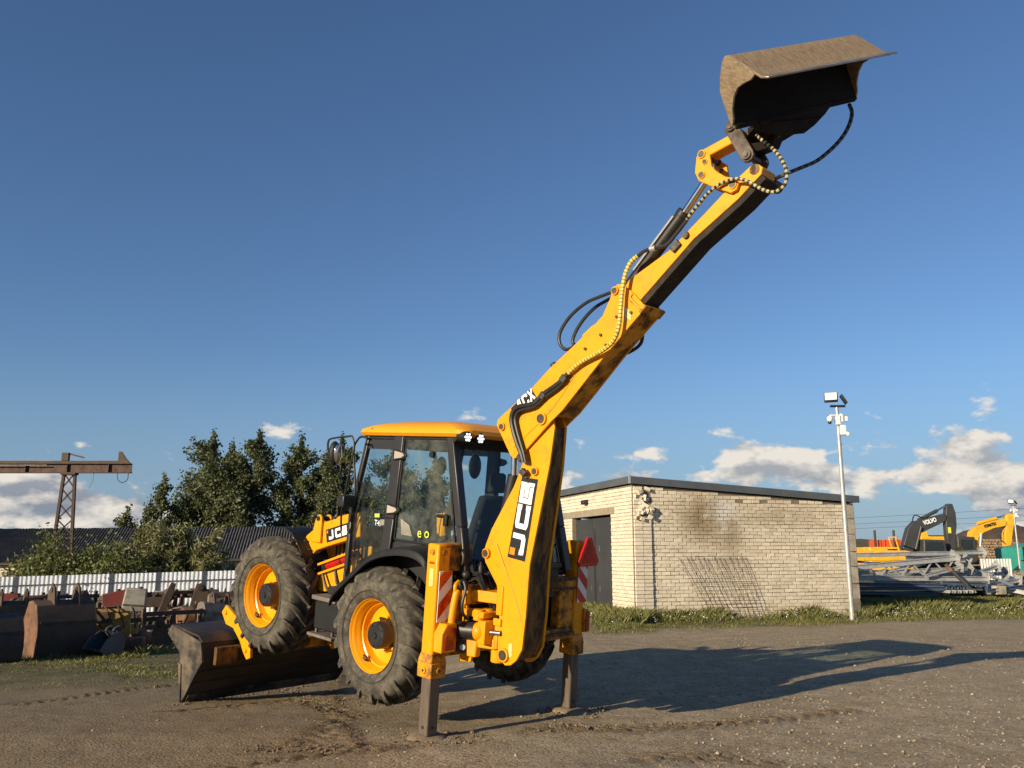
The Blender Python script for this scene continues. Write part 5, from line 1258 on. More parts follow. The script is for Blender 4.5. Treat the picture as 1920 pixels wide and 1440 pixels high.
# ---- boom, dipper, sliding dipper
def lx(z): return -.72 + .07 * min(1, max(0, (z - 1.5) / 1.5))
def boom():
    pts = [(-1.57, .65), (-1.64, .665), (-1.71, .72), (-1.775, .83), (-1.80, 1.14), (-1.81, 1.62), (-1.875, 2.04), (-1.955, 2.57), (-1.98, 2.93), (-1.93, 3.06), (-1.83, 3.09), (-1.75, 3.02), (-1.70, 2.85), (-1.565, 2.46), (-1.515, 2.34), (-1.265, 1.91), (-1.20, 1.74), (-1.19, 1.66), (-1.22, 1.58), (-1.40, 1.38), (-1.46, 1.08), (-1.45, .82), (-1.50, .69)]
    b = MB(); t = .025
    for s in (-1, 1):
        A = [V3(lx(z) if s < 0 else -1.12 - lx(z) - t, y, z) for y, z in pts]; b.loops(A, [p + V3(t, 0, 0) for p in A])
    bo = part(b, 'boom', 'yellow', bevel=.004)
    # rear plate, set in a little between the side plates, and front plate
    rear = [(y, z) for y, z in pts[2:9]]
    def sheet(line, dy, name, mat):
        m = MB(); rs = []
        for y, z in line: rs.append([V3(lx(z) + t + .001, y + dy, z), V3(-1.12 - lx(z) - t - .001, y + dy, z), V3(-1.12 - lx(z) - t - .001, y + dy + .02, z), V3(lx(z) + t + .001, y + dy + .02, z)])
        m.rings(rs); return part(m, name, mat, bo)
    sheet([(-1.60, .70)] + rear, .012, 'boom_back_plate', 'greasy')
    sheet(pts[12:16] + [(-1.24, 1.6)], -.035, 'boom_front_plate', 'yellow_worn')
    for (y, z, r) in ((-1.555, .745, .048), (-1.235, 1.67, .036), (-1.79, 2.50, .030)):
        m = MB(); x = lx(z); m.cyl((x - .028, y, z), (x - .0005, y, z), r * 1.35, n=22); part(m, 'pin_boss', 'yellow', bo, bevel=.004)
        m = MB(); m.cyl((x - .034, y, z), (x - .0285, y, z), r, n=18); part(m, 'boom_pin', 'pin', bo)
    m = MB(); m.cyl((-.70, -1.55, .745), (-.42, -1.55, .745), .055); part(m, 'foot_pin', 'pin', bo)
    # raised weld rib on the side plate
    m = MB(); m.tube([(-.7215, -1.36, 1.78), (-.7215, -1.62, 1.35), (-.7215, -1.77, 1.05)], .0035, 6, 3); part(m, 'weld_rib', 'yellow', bo)
    # big decal
    def onb(p, off): return Vector((lx(p[2]) - off, p[1], p[2]))
    c00, c10, c11, c01 = (onb(p, 0) for p in ((-0.700,-1.747,1.643), (-0.680,-1.829,2.425), (-0.680,-1.619,2.441), (-0.700,-1.520,1.664)))
    m = MB(); m.loops([p + V3(-.003, 0, 0) for p in (c00, c10, c11, c01)], [p + V3(-.006, 0, 0) for p in (c00, c10, c11, c01)]); dc = part(m, 'decal', 'decal_black', bo)
    ex = (c10 - c00).normalized(); ey = (c01 - c00); ey = (ey - ex * ey.dot(ex)); wd = ey.length; ey.normalize(); LL = (c10 - c00).length
    up = ey; o = c00 + ex * LL * .05 + ey * wd * .12 + V3(-.0105, 0, 0)
    cw = LL * .285; block_letters('JCB', o, ex, ey, wd * .74, cw, LL * .025, .30, 'decal_letter', 'white', dc)
    q = c00 + ex * LL * .04 + ey * wd * .62 + V3(-.009, 0, 0); sqs = wd * .30
    m = MB(); m.add([q, q + ex * sqs, q + ex * sqs + ey * sqs, q + ey * sqs], [(0, 1, 2, 3)]); part(m, 'decal_mark', 'decal_orange', dc)
    m = MB(); m.add([onb(p, .004) for p in ((-0.720,-1.606,0.735), (-0.720,-1.654,0.744), (-0.720,-1.652,0.867), (-0.720,-1.603,0.858))][::-1], [(0, 1, 2, 3)]); part(m, 'warning_sticker', 'sticker_pale', bo)
    # ears that take the swing ram
    m = MB(); m.span((-.745, -1.50, 1.00), (-.715, -1.40, 1.07)); m.cyl((-.66, -1.43, .84), (-.66, -1.43, 1.0), .07, n=16); m.span((-.735, -1.46, .78), (-.69, -1.36, .92)); part(m, 'ram_ear', 'yellow', bo, bevel=.008)
    # lift ram of the dipper glimpsed in front of the boom
    m = MB(); m.cyl((-.56, -1.25, 1.68), (-.56, -1.40, 2.45), .065); lr = part(m, 'dipper_ram', 'black')
    m = MB(); m.cyl((-.56, -1.40, 2.45), (-.56, -1.38, 2.90), .035); part(m, 'ram_rod', 'chrome', lr)
    return bo
bo = boom()
def dipper():
    XL, XR = -.70, -.42; t = .022
    pts = [(-1.25, 2.94), (-1.255, 2.99), (-1.29, 3.02), (-1.71, 3.315), (-1.92, 3.49), (-2.2, 3.69), (-2.30, 3.765), (-2.305, 3.79), (-2.41, 3.865), (-2.45, 3.88), (-2.53, 3.95), (-2.60, 4.09), (-2.635, 4.19), (-2.68, 4.225), (-2.73, 4.225), (-2.86, 4.13), (-2.93, 4.06), (-2.99, 4.0), (-2.97, 3.95), (-2.83, 3.82), (-2.61, 3.61), (-2.37, 3.36), (-2.1, 3.08), (-1.96, 2.97), (-1.62, 2.66), (-1.56, 2.62), (-1.50, 2.615), (-1.46, 2.65), (-1.39, 2.745)]
    b = MB()
    for x in (XL, XR - t):
        A = [V3(x, y, z) for y, z in pts]; b.loops(A, [p + V3(t, 0, 0) for p in A])
    di = part(b, 'dipper', 'yellow', bevel=.004)
    def sheet(line, n_, name, mat, x0=XL + t + .001, x1=XR - t - .001, th=.018):
        m = MB(); rs = []
        for i, (y, z) in enumerate(line):
            a = line[max(i - 1, 0)]; c = line[min(i + 1, len(line) - 1)]; d = Vector((0, c[0] - a[0], c[1] - a[1])).normalized(); nn = Vector((0, -d.z, d.y)) * n_
            p = Vector((0, y, z)) + nn * .006; q = p + nn * th; rs.append([V3(x0, p.y, p.z), V3(x1, p.y, p.z), V3(x1, q.y, q.z), V3(x0, q.y, q.z)])
        m.rings(rs); return part(m, name, mat, di)
    sheet(pts[2:11], 1, 'dipper_top_plate', 'yellow')
    sheet([pts[i] for i in (18, 19, 20, 21, 22)] + [(-2.02, 3.02)], 1, 'dipper_bottom_plate', 'yellow_worn')
    m = MB()
    for (y, z) in ((-1.33, 2.93), (-1.86, 3.01)): pass
    for (y, z, r) in ((-1.335, 2.925, .028), (-1.855, 3.005, .045), (-2.665, 4.165, .028)):
        m = MB(); m.cyl((XL - .022, y, z), (XL - .0005, y, z), r * 1.4, n=22); part(m, 'pin_boss', 'yellow', di, bevel=.004)
        m = MB(); m.cyl((XL - .028, y, z), (XL - .0225, y, z), r, n=18); part(m, 'dipper_pin', 'pin', di)
    for px in ((-0.700,-2.350,3.652), (-0.700,-2.523,3.770), (-0.700,-2.590,3.672), (-0.700,-2.696,3.924), (-0.700,-2.860,4.050), (-0.700,-2.853,3.949), (-0.700,-2.087,3.312)):
        m = MB(); m.cyl((XL - .018, px[1], px[2]), (XL - .0005, px[1], px[2]), .014, n=10); part(m, 'bolt', 'pin', di)
    # collar round the mouth where the inner dipper slides out
    d = Vector((0, -.70, .714)).normalized(); up = Vector((0, .714, .70))
    m = MB()
    a = Vector((0, -2.985, 3.985)); e = Vector((0, -2.86, 4.12))
    m.loops([V3(XL - .012, a.y, a.z), V3(XL - .012, e.y, e.z), V3(XL - .012, e.y - .03, e.z + .03), V3(XL - .012, a.y - .035, a.z + .03)], [V3(XR + .012, a.y, a.z), V3(XR + .012, e.y, e.z), V3(XR + .012, e.y - .03, e.z + .03), V3(XR + .012, a.y - .035, a.z + .03)]) if False else None
    m.loops([V3(XL - .012, -2.955, 3.925), V3(XR + .014, -2.955, 3.925), V3(XR + .014, -3.02, 3.99), V3(XL - .012, -3.02, 3.99)], [V3(XL - .012, -2.935, 3.950), V3(XR + .014, -2.935, 3.950), V3(XR + .014, -2.99, 4.012), V3(XL - .012, -2.99, 4.012)])
    part(m, 'mouth_collar', 'yellow_worn', di, bevel=.005)
    m = MB(); m.tube([(XL - .002, -2.86, 4.12), (XL - .012, -2.84, 4.08), (XL - .012, -2.95, 3.98), (XL - .006, -2.985, 3.98)], .012, 6, 2); part(m, 'mouth_bead', 'yellow', di)
    m = MB(); m.add([V3(XL - .004, *p[1:]) for p in ((-0.700,-2.749,3.929), (-0.700,-2.851,3.882), (-0.700,-2.853,3.954), (-0.700,-2.774,4.019))], [(0, 1, 2, 3)]); part(m, 'warning_sticker', 'sticker_pale', di)
    # "4CX" patch near the lower end
    c = [Vector((XL - .003, p[1], p[2])) for p in ((-0.700,-1.542,3.043), (-0.700,-1.785,3.196), (-0.700,-1.697,3.302), (-0.700,-1.435,3.107))]
    m = MB(); m.loops(c, [p + V3(-.002, 0, 0) for p in c]); dc = part(m, 'decal', 'decal_black', di)
    ex = (c[1] - c[0]).normalized(); ey = c[3] - c[0]; ey = (ey - ex * ey.dot(ex)).normalized()
    block_letters('4CX', c[0] + ex * .03 + ey * .018 + V3(-.006, 0, 0), ex, ey, .115, .068, .020, .20, 'decal_letter', 'white', dc)
    m = MB(); m.tube([(XL - .002, -1.50, 2.72), (XL - .002, -1.98, 3.10), (XL - .002, -2.30, 3.50)], .005, 5, 3); part(m, 'weld_rib', 'yellow', di)
    # small lug on the top edge
    m = MB(); m.cyl((-.60, -1.90, 3.50), (-.60, -1.87, 3.55), .03); part(m, 'top_lug', 'pin', di)
    # inner dipper
    XL2, XR2 = -.672, -.448
    top = [(-2.62, 4.02), (-2.79, 4.26), (-3.21, 4.475), (-3.54, 4.74), (-3.87, 5.01), (-3.965, 5.075), (-4.03, 5.075), (-4.07, 5.04)]
    bot = [(-4.065, 4.985), (-3.86, 4.80), (-3.45, 4.555), (-2.89, 4.06), (-2.6, 3.82)]
    bot = [(-4.06, 4.985), (-3.86, 4.815), (-3.45, 4.54), (-2.95, 4.085), (-2.66, 3.80)]
    m = MB(); A = [V3(XL2, y, z) for y, z in top + bot]; m.loops(A, [V3(XR2, p.y, p.z) for p in A]); inn = part(m, 'sliding_dipper', 'yellow', bevel=.006)
    # dark greasy slide on its underside, stepped in from the side
    def off(line, k):
        out = []
        for i, (y, z) in enumerate(line):
            a = line[max(i - 1, 0)]; c_ = line[min(i + 1, len(line) - 1)]; d = Vector((c_[0] - a[0], c_[1] - a[1])).normalized(); out.append((y + d.y * -k, z + d.x * k))
        return out
    o2 = off(bot, -.002); o3 = off(bot, -.055)
    m = MB(); loop = o2 + o3[::-1]; A = [V3(XL2 + .012, y, z) for y, z in loop]; m.loops(A, [V3(XR2 - .002, p.y, p.z) for p in A]); part(m, 'slide_rail', 'black_grease', inn, bevel=.004)
    for q in ((-0.672,-3.376,4.581),): pass
    m = MB(); q = (-0.672,-3.376,4.581); m.cyl((XL2 - .03, q[1], q[2]), (XL2 - .0005, q[1], q[2]), .032, n=14); part(m, 'stop_pin', 'pin', inn)
    m = MB(); q = (-0.672,-3.278,4.497); m.box((XL2 - .015, q[1], q[2]), (.03, .10, .07), Euler((R(-42), 0, 0)).to_matrix()); part(m, 'hose_clamp', 'pin', inn, bevel=.006)
    # bucket ram
    a = Vector((-.56, -2.62, 4.16)); a = Vector((-.56,) + (-0.560,-2.849,4.367)[1:]); e = Vector((-.56,) + (-0.560,-3.279,4.830)[1:]); f = Vector((-.56,) + (-0.560,-3.462,5.055)[1:]); d = (e - a).normalized()
    m = MB(); m.cyl(a - d * .22, e, .062, n=20); m.cyl(e - d * .05, e + d * .005, .068, n=20); m.cyl(a - d * .25, a - d * .17, .05); rm = part(m, 'bucket_ram', 'black', bevel=.004)
    m = MB(); m.cyl(e, f + d * .02, .034, n=16); part(m, 'ram_rod', 'chrome', rm)
    m = MB(); off_ = Vector((-.07, .045, -.01)); m.tube([e + off_ - d * .04, a + off_ + d * .1, a + off_], .012, 6, 1); part(m, 'ram_pipe', 'galv', rm)
    # tipping levers: two yellow plates and link
    LV = [(-0.690,-3.562,5.184), (-0.690,-3.521,5.292), (-0.690,-3.471,5.246), (-0.690,-3.461,5.107), (-0.690,-3.500,5.028), (-0.690,-3.647,4.944), (-0.690,-3.810,4.862), (-0.690,-3.863,4.880), (-0.690,-3.880,4.930), (-0.690,-3.844,4.987), (-0.690,-3.755,5.014), (-0.690,-3.668,5.078), (-0.690,-3.620,5.135), (-0.690,-3.601,5.232)]
    LV = [LV[1], LV[2], LV[3], LV[4], LV[5], LV[6], LV[7], LV[8], LV[9], LV[10], LV[11], LV[12], LV[13]]
    for x in (-.712, -.436):
        m = MB(); A = [V3(x, p[1], p[2]) for p in LV]; m.loops(A, [p + V3(.03, 0, 0) for p in A]); tl = part(m, 'tipping_lever', 'yellow', bevel=.006)
        for q, r in (((-0.700,-3.524,5.255), .028), ((-0.700,-3.558,5.182), .018), ((-0.700,-3.531,5.071), .026), ((-0.700,-3.828,4.929), .028)):
            n = MB(); n.cyl((x - .012, q[1], q[2]), (x - .0005, q[1], q[2]), r * 1.35, n=18); part(n, 'pin_boss', 'yellow', tl, bevel=.003)
            n = MB(); n.cyl((x - .016, q[1], q[2]), (x - .0125, q[1], q[2]), r, n=16); part(n, 'lever_pin', 'pin', tl)
    for q in ((-0.700,-3.524,5.255), (-0.700,-3.531,5.071), (-0.700,-3.828,4.929)):
        n = MB(); n.cyl((-.70, q[1], q[2]), (-.41, q[1], q[2]), .022, n=12); part(n, 'cross_pin', 'pin', bh)
    p0 = Vector((-.56,) + (-0.560,-3.464,5.284)[1:]); p1 = Vector((-.56,) + (-0.560,-3.818,5.383)[1:])
    m = MB(); m.bar(p0, p1, .15, .085, (0, 1, 0)); part(m, 'tipping_link', 'yellow', bevel=.012)
    # bushing end of the sliding dipper
    m = MB(); m.cyl((-.676, -4.0, 5.035), (-.43, -4.0, 5.035), .045, n=20); part(m, 'dipper_nose', 'greasy', inn)
    m = MB(); m.cyl((-.44, -4.02, 4.98), (-.30, -4.02, 4.98), .05, n=18); part(m, 'nose_bush', 'greasy', inn)
    return di
di = dipper()

# ---- tilting ditch bucket on the hitch
def bucket():
    e1 = Vector((.8909, -.1960, .4098)); n = Vector((-.0002, -.9023, -.4312)); u = Vector((-.4543, -.3841, .8038)); Q = Vector((-.55, -4.34, 5.78)); W = .84
    def P(w, a, c): return Q + e1 * w + n * a + u * c
    outer = [(.014, -.295), (-.07, -.175), (-.152, -.045), (-.172, .06), (-.172, .17), (-.155, .215), (-.105, .228), (0, .193), (.10, .158), (.20, .125), (.245, .128)]
    th = .018; inner = []
    for i, (a, c) in enumerate(outer):
        p = outer[max(i - 1, 0)]; q = outer[min(i + 1, len(outer) - 1)]; d = Vector((q[0] - p[0], q[1] - p[1])).normalized(); inner.append((a + d.y * th, c - d.x * th))
    loop = outer + inner[::-1]
    b = MB(); b.loops([P(-W, a, c) for a, c in loop], [P(W, a, c) for a, c in loop]); bk = part(b, 'bucket', 'bucket_steel', bevel=.004)
    e = [(.014, -.29), (-.07, -.17), (-.147, -.045), (-.165, .06), (-.165, .165), (-.15, .207), (-.105, .22), (0, .185), (.10, .150), (.15, .130), (.12, .085), (.06, .05), (.01, .01), (-.012, -.06), (-.01, -.15), (.012, -.22)]
    for w in (-W - .012, W - .012):
        b = MB(); b.loops([P(w, a, c) for a, c in e], [P(w + .024, a, c) for a, c in e]); part(b, 'end_plate', 'bucket_steel', bk, bevel=.004)
    b = MB(); b.loops([P(-W - .01, a, c) for a, c in ((.205, .108), (.268, .120), (.275, .135), (.21, .131))], [P(W + .06, a, c) for a, c in ((.205, .108), (.268, .120), (.275, .135), (.21, .131))]); part(b, 'cutting_edge', 'lip_steel', bk, bevel=.006)
    b = MB(); b.loops([P(-W + .03, a, c) for a, c in ((.014, -.30), (.03, -.30), (.03, -.26), (.014, -.255))], [P(W - .03, a, c) for a, c in ((.014, -.30), (.03, -.30), (.03, -.26), (.014, -.255))]); part(b, 'back_edge', 'shade_black', bk)
    b = MB(); b.loops([P(-W + .02, a - (-.02), c) for a, c in ((.0, -.27), (-.06, -.165), (-.14, -.03), (-.15, -.01), (-.06, -.14))], [P(W - .02, a + .02, c) for a, c in ((.0, -.27), (-.06, -.165), (-.14, -.03), (-.15, -.01), (-.06, -.14))]) if False else None
    def off_(k): return [(a + (b_[0] - a) * k, c + (b_[1] - c) * k) for (a, c), b_ in zip(outer, inner)]
    l1, l2 = off_(1.15), off_(1.4)
    b = MB(); lp = l1[:-1] + l2[:-1][::-1]; b.loops([P(-W + .014, a, c) for a, c in lp], [P(W - .014, a, c) for a, c in lp]); part(b, 'bucket_shade_sheet', 'shade_black', bk)  # added dark sheet, no real lining: paints the shade inside the bucket
    # tilt block under the bucket
    b = MB()
    wl = [(-.50, -.30), (-.40, -.40), (-.10, -.62), (.02, -.60), (.12, -.50), (.22, -.42), (.30, -.32)]
    b.loops([P(w, -.09, c + .02) for w, c in ((-.55, -.24), (-.50, -.37), (-.22, -.44), (.10, -.47), (.24, -.42), (.36, -.33), (.44, -.24))], [P(w, .04, c) for w, c in ((-.55, -.27), (-.50, -.37), (-.22, -.44), (.10, -.47), (.24, -.42), (.36, -.35), (.44, -.28))]); part(b, 'tilt_block', 'shade_black', bk, bevel=.01)
    # tilt hitch frame: axis along n, rises from the dipper nose
    nose = Vector((-.56, -4.0, 5.035)); pinU = Vector((-.56,) + (-0.560,-3.777,5.444)[1:]); pinL = Vector((-.56,) + (-0.560,-3.933,5.168)[1:])
    for x in (-.685, -.445):
        dx = V3(x + .56, 0, 0)
        d = (pinL - pinU).normalized(); sd = Vector((0, -d.z, d.y))
        ring = []
        for c_, a0, a1 in ((pinU, 80, 280), (pinL, 260, 460)):
            for k in range(6):
                a = R(a0 + (a1 - a0) * k / 5); ring.append(c_ + sd * (.062 * math.cos(a + math.pi / 2)) * -1 + d * (.062 * -math.sin(a + math.pi / 2)) * -1)
        # simple flat strap with round ends
        ring = [pinU + (-d * math.cos(t) + sd * math.sin(t)) * .06 for t in [(-90 + 36 * k) * math.pi / 180 for k in range(6)]] + [pinL + (d * math.cos(t) - sd * math.sin(t)) * .06 for t in [(-90 + 36 * k) * math.pi / 180 for k in range(6)]]
        b = MB(); b.loops([p + dx for p in ring], [p + dx + V3(.035, 0, 0) for p in ring]); hp = part(b, 'hitch_plate', 'hitch', bevel=.005)
        for q in (pinU, pinL):
            b = MB(); b.cyl(q + dx + V3(-.02, 0, 0), q + dx + V3(-.0005, 0, 0), .042, n=20); part(b, 'pin_collar', 'hitch', hp, bevel=.003)
            b = MB(); b.cyl(q + dx + V3(-.032, 0, 0), q + dx + V3(-.0205, 0, 0), .024, n=8); part(b, 'pin_nut', 'pin', hp)
    b = MB(); b.cyl(pinU + V3(-.12, 0, 0), pinU + V3(.12, 0, 0), .03); b.cyl(pinL + V3(-.12, 0, 0), pinL + V3(.12, 0, 0), .03); part(b, 'hitch_pin', 'pin')
    b = MB(); top = pinU * .55 + pinL * .45
    c0 = (pinU + pinL) / 2 + Vector((0, -.10, .02)); b.loops([c0 + V3(-.08, .05, .1), c0 + V3(.10, .05, .14), c0 + V3(.16, -.18, .10), c0 + V3(-.02, -.18, .05)], [c0 + V3(-.05, .06, -.12), c0 + V3(.12, .06, -.10), c0 + V3(.16, -.12, -.05), c0 + V3(.02, -.12, -.08)])
    b.loops([P(-.42, -.05, -.30), P(.28, -.05, -.36), P(.30, .06, -.36), P(-.40, .06, -.30)], [c0 + V3(-.11, .08, -.02), c0 + V3(.12, .06, 0), c0 + V3(.16, -.12, 0), c0 + V3(-.08, -.10, -.02)])
    part(b, 'tilt_hitch', 'shade_black', bevel=.008)
    a = Vector((-0.500,-4.022,5.309)); e_ = Vector((-0.500,-4.124,5.399)); b = MB(); b.cyl(a, e_ + (e_ - a) * .5, .04, n=14); tr = part(b, 'tilt_ram', 'black')
    b = MB(); b.cyl(a - (e_ - a) * .6, a, .02, n=10); part(b, 'ram_rod', 'chrome', tr)
bucket()

# ---- hoses along the arm
def hoses():
    b = MB(); b.tube([(-0.745,-1.683,2.584), (-0.750,-1.653,2.665), (-0.750,-1.596,2.757), (-0.750,-1.528,2.897), (-0.755,-1.503,3.001), (-0.760,-1.531,3.079), (-0.755,-1.588,3.116), (-0.750,-1.674,3.131), (-0.750,-1.778,3.145), (-0.745,-1.839,3.191), (-0.740,-1.899,3.241), (-0.740,-2.029,3.309), (-0.740,-2.124,3.367), (-0.740,-2.192,3.425)], .024, 8, 4); part(b, 'hose_bundle', 'hose')
    b = MB(); b.tube([(-0.735,-1.709,2.575), (-0.740,-1.679,2.667), (-0.740,-1.629,2.769), (-0.740,-1.569,2.898), (-0.740,-1.539,3.002), (-0.745,-1.582,3.070), (-0.745,-1.707,3.100), (-0.740,-1.798,3.125), (-0.735,-1.911,3.206), (-0.735,-2.059,3.289), (-0.735,-2.166,3.366)], .017, 8, 4); part(b, 'hydraulic_hose', 'hose')
    for p in ((-0.740,-1.887,3.221), (-0.740,-2.137,3.376), (-0.740,-1.640,2.624), (-0.730,-1.683,2.483)): b = MB(); b.box(p, (.05, .07, .06), Euler((R(40), 0, 0)).to_matrix()); part(b, 'hose_clamp', 'pin', bevel=.006)
    b = MB(); b.tube([(-0.745,-2.196,3.424), (-0.750,-2.274,3.480), (-0.750,-2.360,3.526), (-0.755,-2.473,3.568), (-0.760,-2.597,3.615), (-0.765,-2.705,3.680), (-0.770,-2.762,3.771), (-0.770,-2.780,3.876), (-0.770,-2.785,3.996), (-0.765,-2.787,4.107), (-0.760,-2.800,4.238), (-0.755,-2.826,4.333), (-0.750,-2.866,4.402), (-0.745,-2.929,4.443)], .021, 8, 5); part(b, 'guarded_hose', 'hose_yellow')
    b = MB(); b.tube([(-0.740,-2.915,4.436), (-0.735,-2.978,4.477), (-0.730,-3.047,4.493), (-0.725,-3.127,4.497), (-0.720,-3.190,4.503), (-0.715,-3.239,4.535), (-0.710,-3.277,4.578), (-0.710,-3.339,4.639), (-0.710,-3.400,4.704)], .018, 8, 4); part(b, 'hydraulic_hose', 'hose')
    b = MB(); b.cyl((-0.730,-3.047,4.493), (-0.727,-3.101,4.495), .026, n=10); part(b, 'hose_coupling', 'galv')
    b = MB(); b.tube([(-0.710,-3.390,4.696), (-0.715,-3.443,4.751), (-0.720,-3.517,4.816), (-0.735,-3.595,4.876), (-0.750,-3.674,4.917), (-0.750,-3.742,4.945), (-0.750,-3.811,4.958), (-0.750,-3.879,4.958), (-0.740,-3.941,4.940), (-0.730,-4.003,4.904), (-0.720,-4.055,4.865), (-0.720,-4.121,4.822), (-0.720,-4.195,4.795), (-0.720,-4.258,4.809), (-0.720,-4.297,4.853), (-0.720,-4.304,4.925), (-0.720,-4.279,5.004), (-0.720,-4.242,5.073), (-0.710,-4.180,5.151), (-0.700,-4.109,5.224), (-0.690,-4.046,5.286), (-0.660,-3.970,5.382)], .015, 8, 5); part(b, 'guarded_hose', 'hose_stripe')
    b = MB(); b.tube([(-0.400,-3.960,5.017), (-0.380,-4.016,5.035), (-0.340,-4.072,5.067), (-0.280,-4.131,5.110), (-0.200,-4.209,5.164), (-0.120,-4.264,5.218), (-0.040,-4.320,5.301), (0.040,-4.375,5.403), (0.100,-4.417,5.507), (0.140,-4.440,5.609), (0.170,-4.440,5.705), (0.200,-4.403,5.792)], .017, 8, 5); part(b, 'guarded_hose', 'hose_dark')
    b = MB(); b.tube([(-0.600,-2.624,4.216), (-0.600,-2.552,4.189), (-0.600,-2.411,4.158), (-0.600,-2.254,4.117), (-0.600,-2.096,4.029), (-0.600,-1.989,3.928), (-0.600,-1.934,3.828), (-0.600,-1.947,3.738), (-0.600,-2.018,3.681), (-0.600,-2.097,3.692), (-0.600,-2.135,3.726)], .017, 8, 5); part(b, 'hydraulic_hose', 'hose')
    b = MB(); b.tube([(-0.500,-2.490,4.169), (-0.500,-2.416,4.140), (-0.500,-2.292,4.091), (-0.500,-2.180,4.013), (-0.500,-2.087,3.916), (-0.500,-2.033,3.826), (-0.500,-2.023,3.764), (-0.500,-2.066,3.730)], .017, 8, 5); part(b, 'hydraulic_hose', 'hose')
    b = MB(); b.tube([(-0.400,-2.770,3.815), (-0.380,-2.748,3.745), (-0.380,-2.708,3.697), (-0.380,-2.638,3.662), (-0.400,-2.605,3.641)], .017, 8, 4); part(b, 'hydraulic_hose', 'hose')
M['hose_dark'] = hose_mat('dusty_striped_guard', (.10, .09, .06), (.012, .012, .012), .062, .45)
hoses()

# ------------------------------------------------------------------ scrap row on the left
RZ = R(46)
def put(b, name, mat, label, cat, loc, rz=RZ, group=None, bevel=0, tilt=None):
    o = b.build(name, M[mat] if isinstance(mat, str) else mat, None, bevel); o.location = loc; o.rotation_euler = (tilt[0] if tilt else 0, tilt[1] if tilt else 0, rz)
    return tag(o, label, cat, group)
def gp(p, dz=0): return (p[0], p[1], gz(p[0], p[1]) + dz)
SG = 'scrap attachments dumped along the fence'
def sbucket(loc, w, h, d, m1, m2, label, ears=2, teeth=0, rz=RZ, tilt=(0, 0), name='scrap_bucket', ear_m='rust2'):
    """old bucket standing with its hull towards the yard"""
    t = thing(name, label, 'bucket', loc, rz, SG); t.rotation_euler = (tilt[0], tilt[1], rz)
    pr = [(-.50, .02), (-.56, .30), (-.52, .62), (-.36, .92), (-.10, 1.0), (.10, .98)]
    prof = [(y * d, z * h) for y, z in pr]; th = .03
    b = MB(); outer = [(.5 * d, 0)] + prof; inner = [(.5 * d, .03)] + [(y + .035, z - .02 if z > .5 * h else z + .02) for y, z in prof]
    lp = outer + inner[::-1]; b.loops([V3(-w / 2, y, z) for y, z in lp], [V3(w / 2, y, z) for y, z in lp]); hull = b.build('hull', M[m1], t, .006)
    sp = [(.52 * d, 0)] + prof + [(.40 * d, .55 * h)]
    for x in (-w / 2 - .03, w / 2):
        b = MB(); b.loops([V3(x, y, z) for y, z in sp], [V3(x + .03, y, z) for y, z in sp]); b.build('side_plate', M[m2], t, .006)
    for k in range(ears):
        x = (-.22 + .44 * k / max(1, ears - 1)) * w if ears > 1 else 0
        b = MB(); b.loops([V3(x, *p) for p in ((-.40 * d, .80 * h), (-.28 * d, 1.22 * h), (-.12 * d, 1.30 * h), (.06 * d, 1.12 * h), (.08 * d, .97 * h))], [V3(x + .05, *p) for p in ((-.40 * d, .80 * h), (-.28 * d, 1.22 * h), (-.12 * d, 1.30 * h), (.06 * d, 1.12 * h), (.08 * d, .97 * h))]); e = b.build('mounting_ear', M[ear_m], t, .006)
        b = MB(); b.cyl((x - .02, -.16 * d, 1.18 * h), (x + .07, -.16 * d, 1.18 * h), .06, n=12); b.build('pin_bush', M['rust_black'], e)
    for k in range(teeth):
        x = -w / 2 + w * (k + .5) / teeth; b = MB(); b.loops([V3(x - .035, .5 * d, 0), V3(x + .035, .5 * d, 0), V3(x + .035, .5 * d, .05), V3(x - .035, .5 * d, .05)], [V3(x - .02, .5 * d + .16, -.01), V3(x + .02, .5 * d + .16, -.01), V3(x + .02, .5 * d + .16, .005), V3(x - .02, .5 * d + .16, .005)]); b.build('tooth', M['rust_black'], t)
    for q in (.30, .62):
        b = MB(); b.box((0, -.555 * d if q < .5 else -.53 * d, q * h), (w * .96, .02, .05)); b.build('hull_strip', M[m1], t)
    return t
sbucket(gp((-10.756,21.236,-0.599)), 1.25, 1.28, 1.15, 'rust2', 'rust1', 'big rust brown bucket with two tall ears, largest in the scrap row')
sbucket(gp((-11.411,19.086,-0.515)), 1.5, 1.0, 1.1, 'rust_black', 'rust_black', 'blackened bucket cut by the left edge of the photo', 1)
sbucket(gp((-14.660,25.953,-0.760)), 1.5, 1.2, .9, 'rust2', 'rust1', 'dark bucket half hidden behind the blackened one at far left', 2, tilt=(.15, 0))
sbucket(gp((-9.494,20.736,-0.580)), .50, .62, .62, 'rust_black', 'scrap_blue', 'small black toothed digging bucket lying in front of the rusty yellow plate', 2, 4, rz=R(160), tilt=(.5, 0), ear_m='scrap_blue')
sbucket(gp((-8.928,27.092,-0.794), .05), 1.1, 1.05, .8, 'scrap_grey', 'scrap_grey', 'grey bucket with a pinned hitch peeping out behind the shovel', 2, tilt=(-.25, .1))
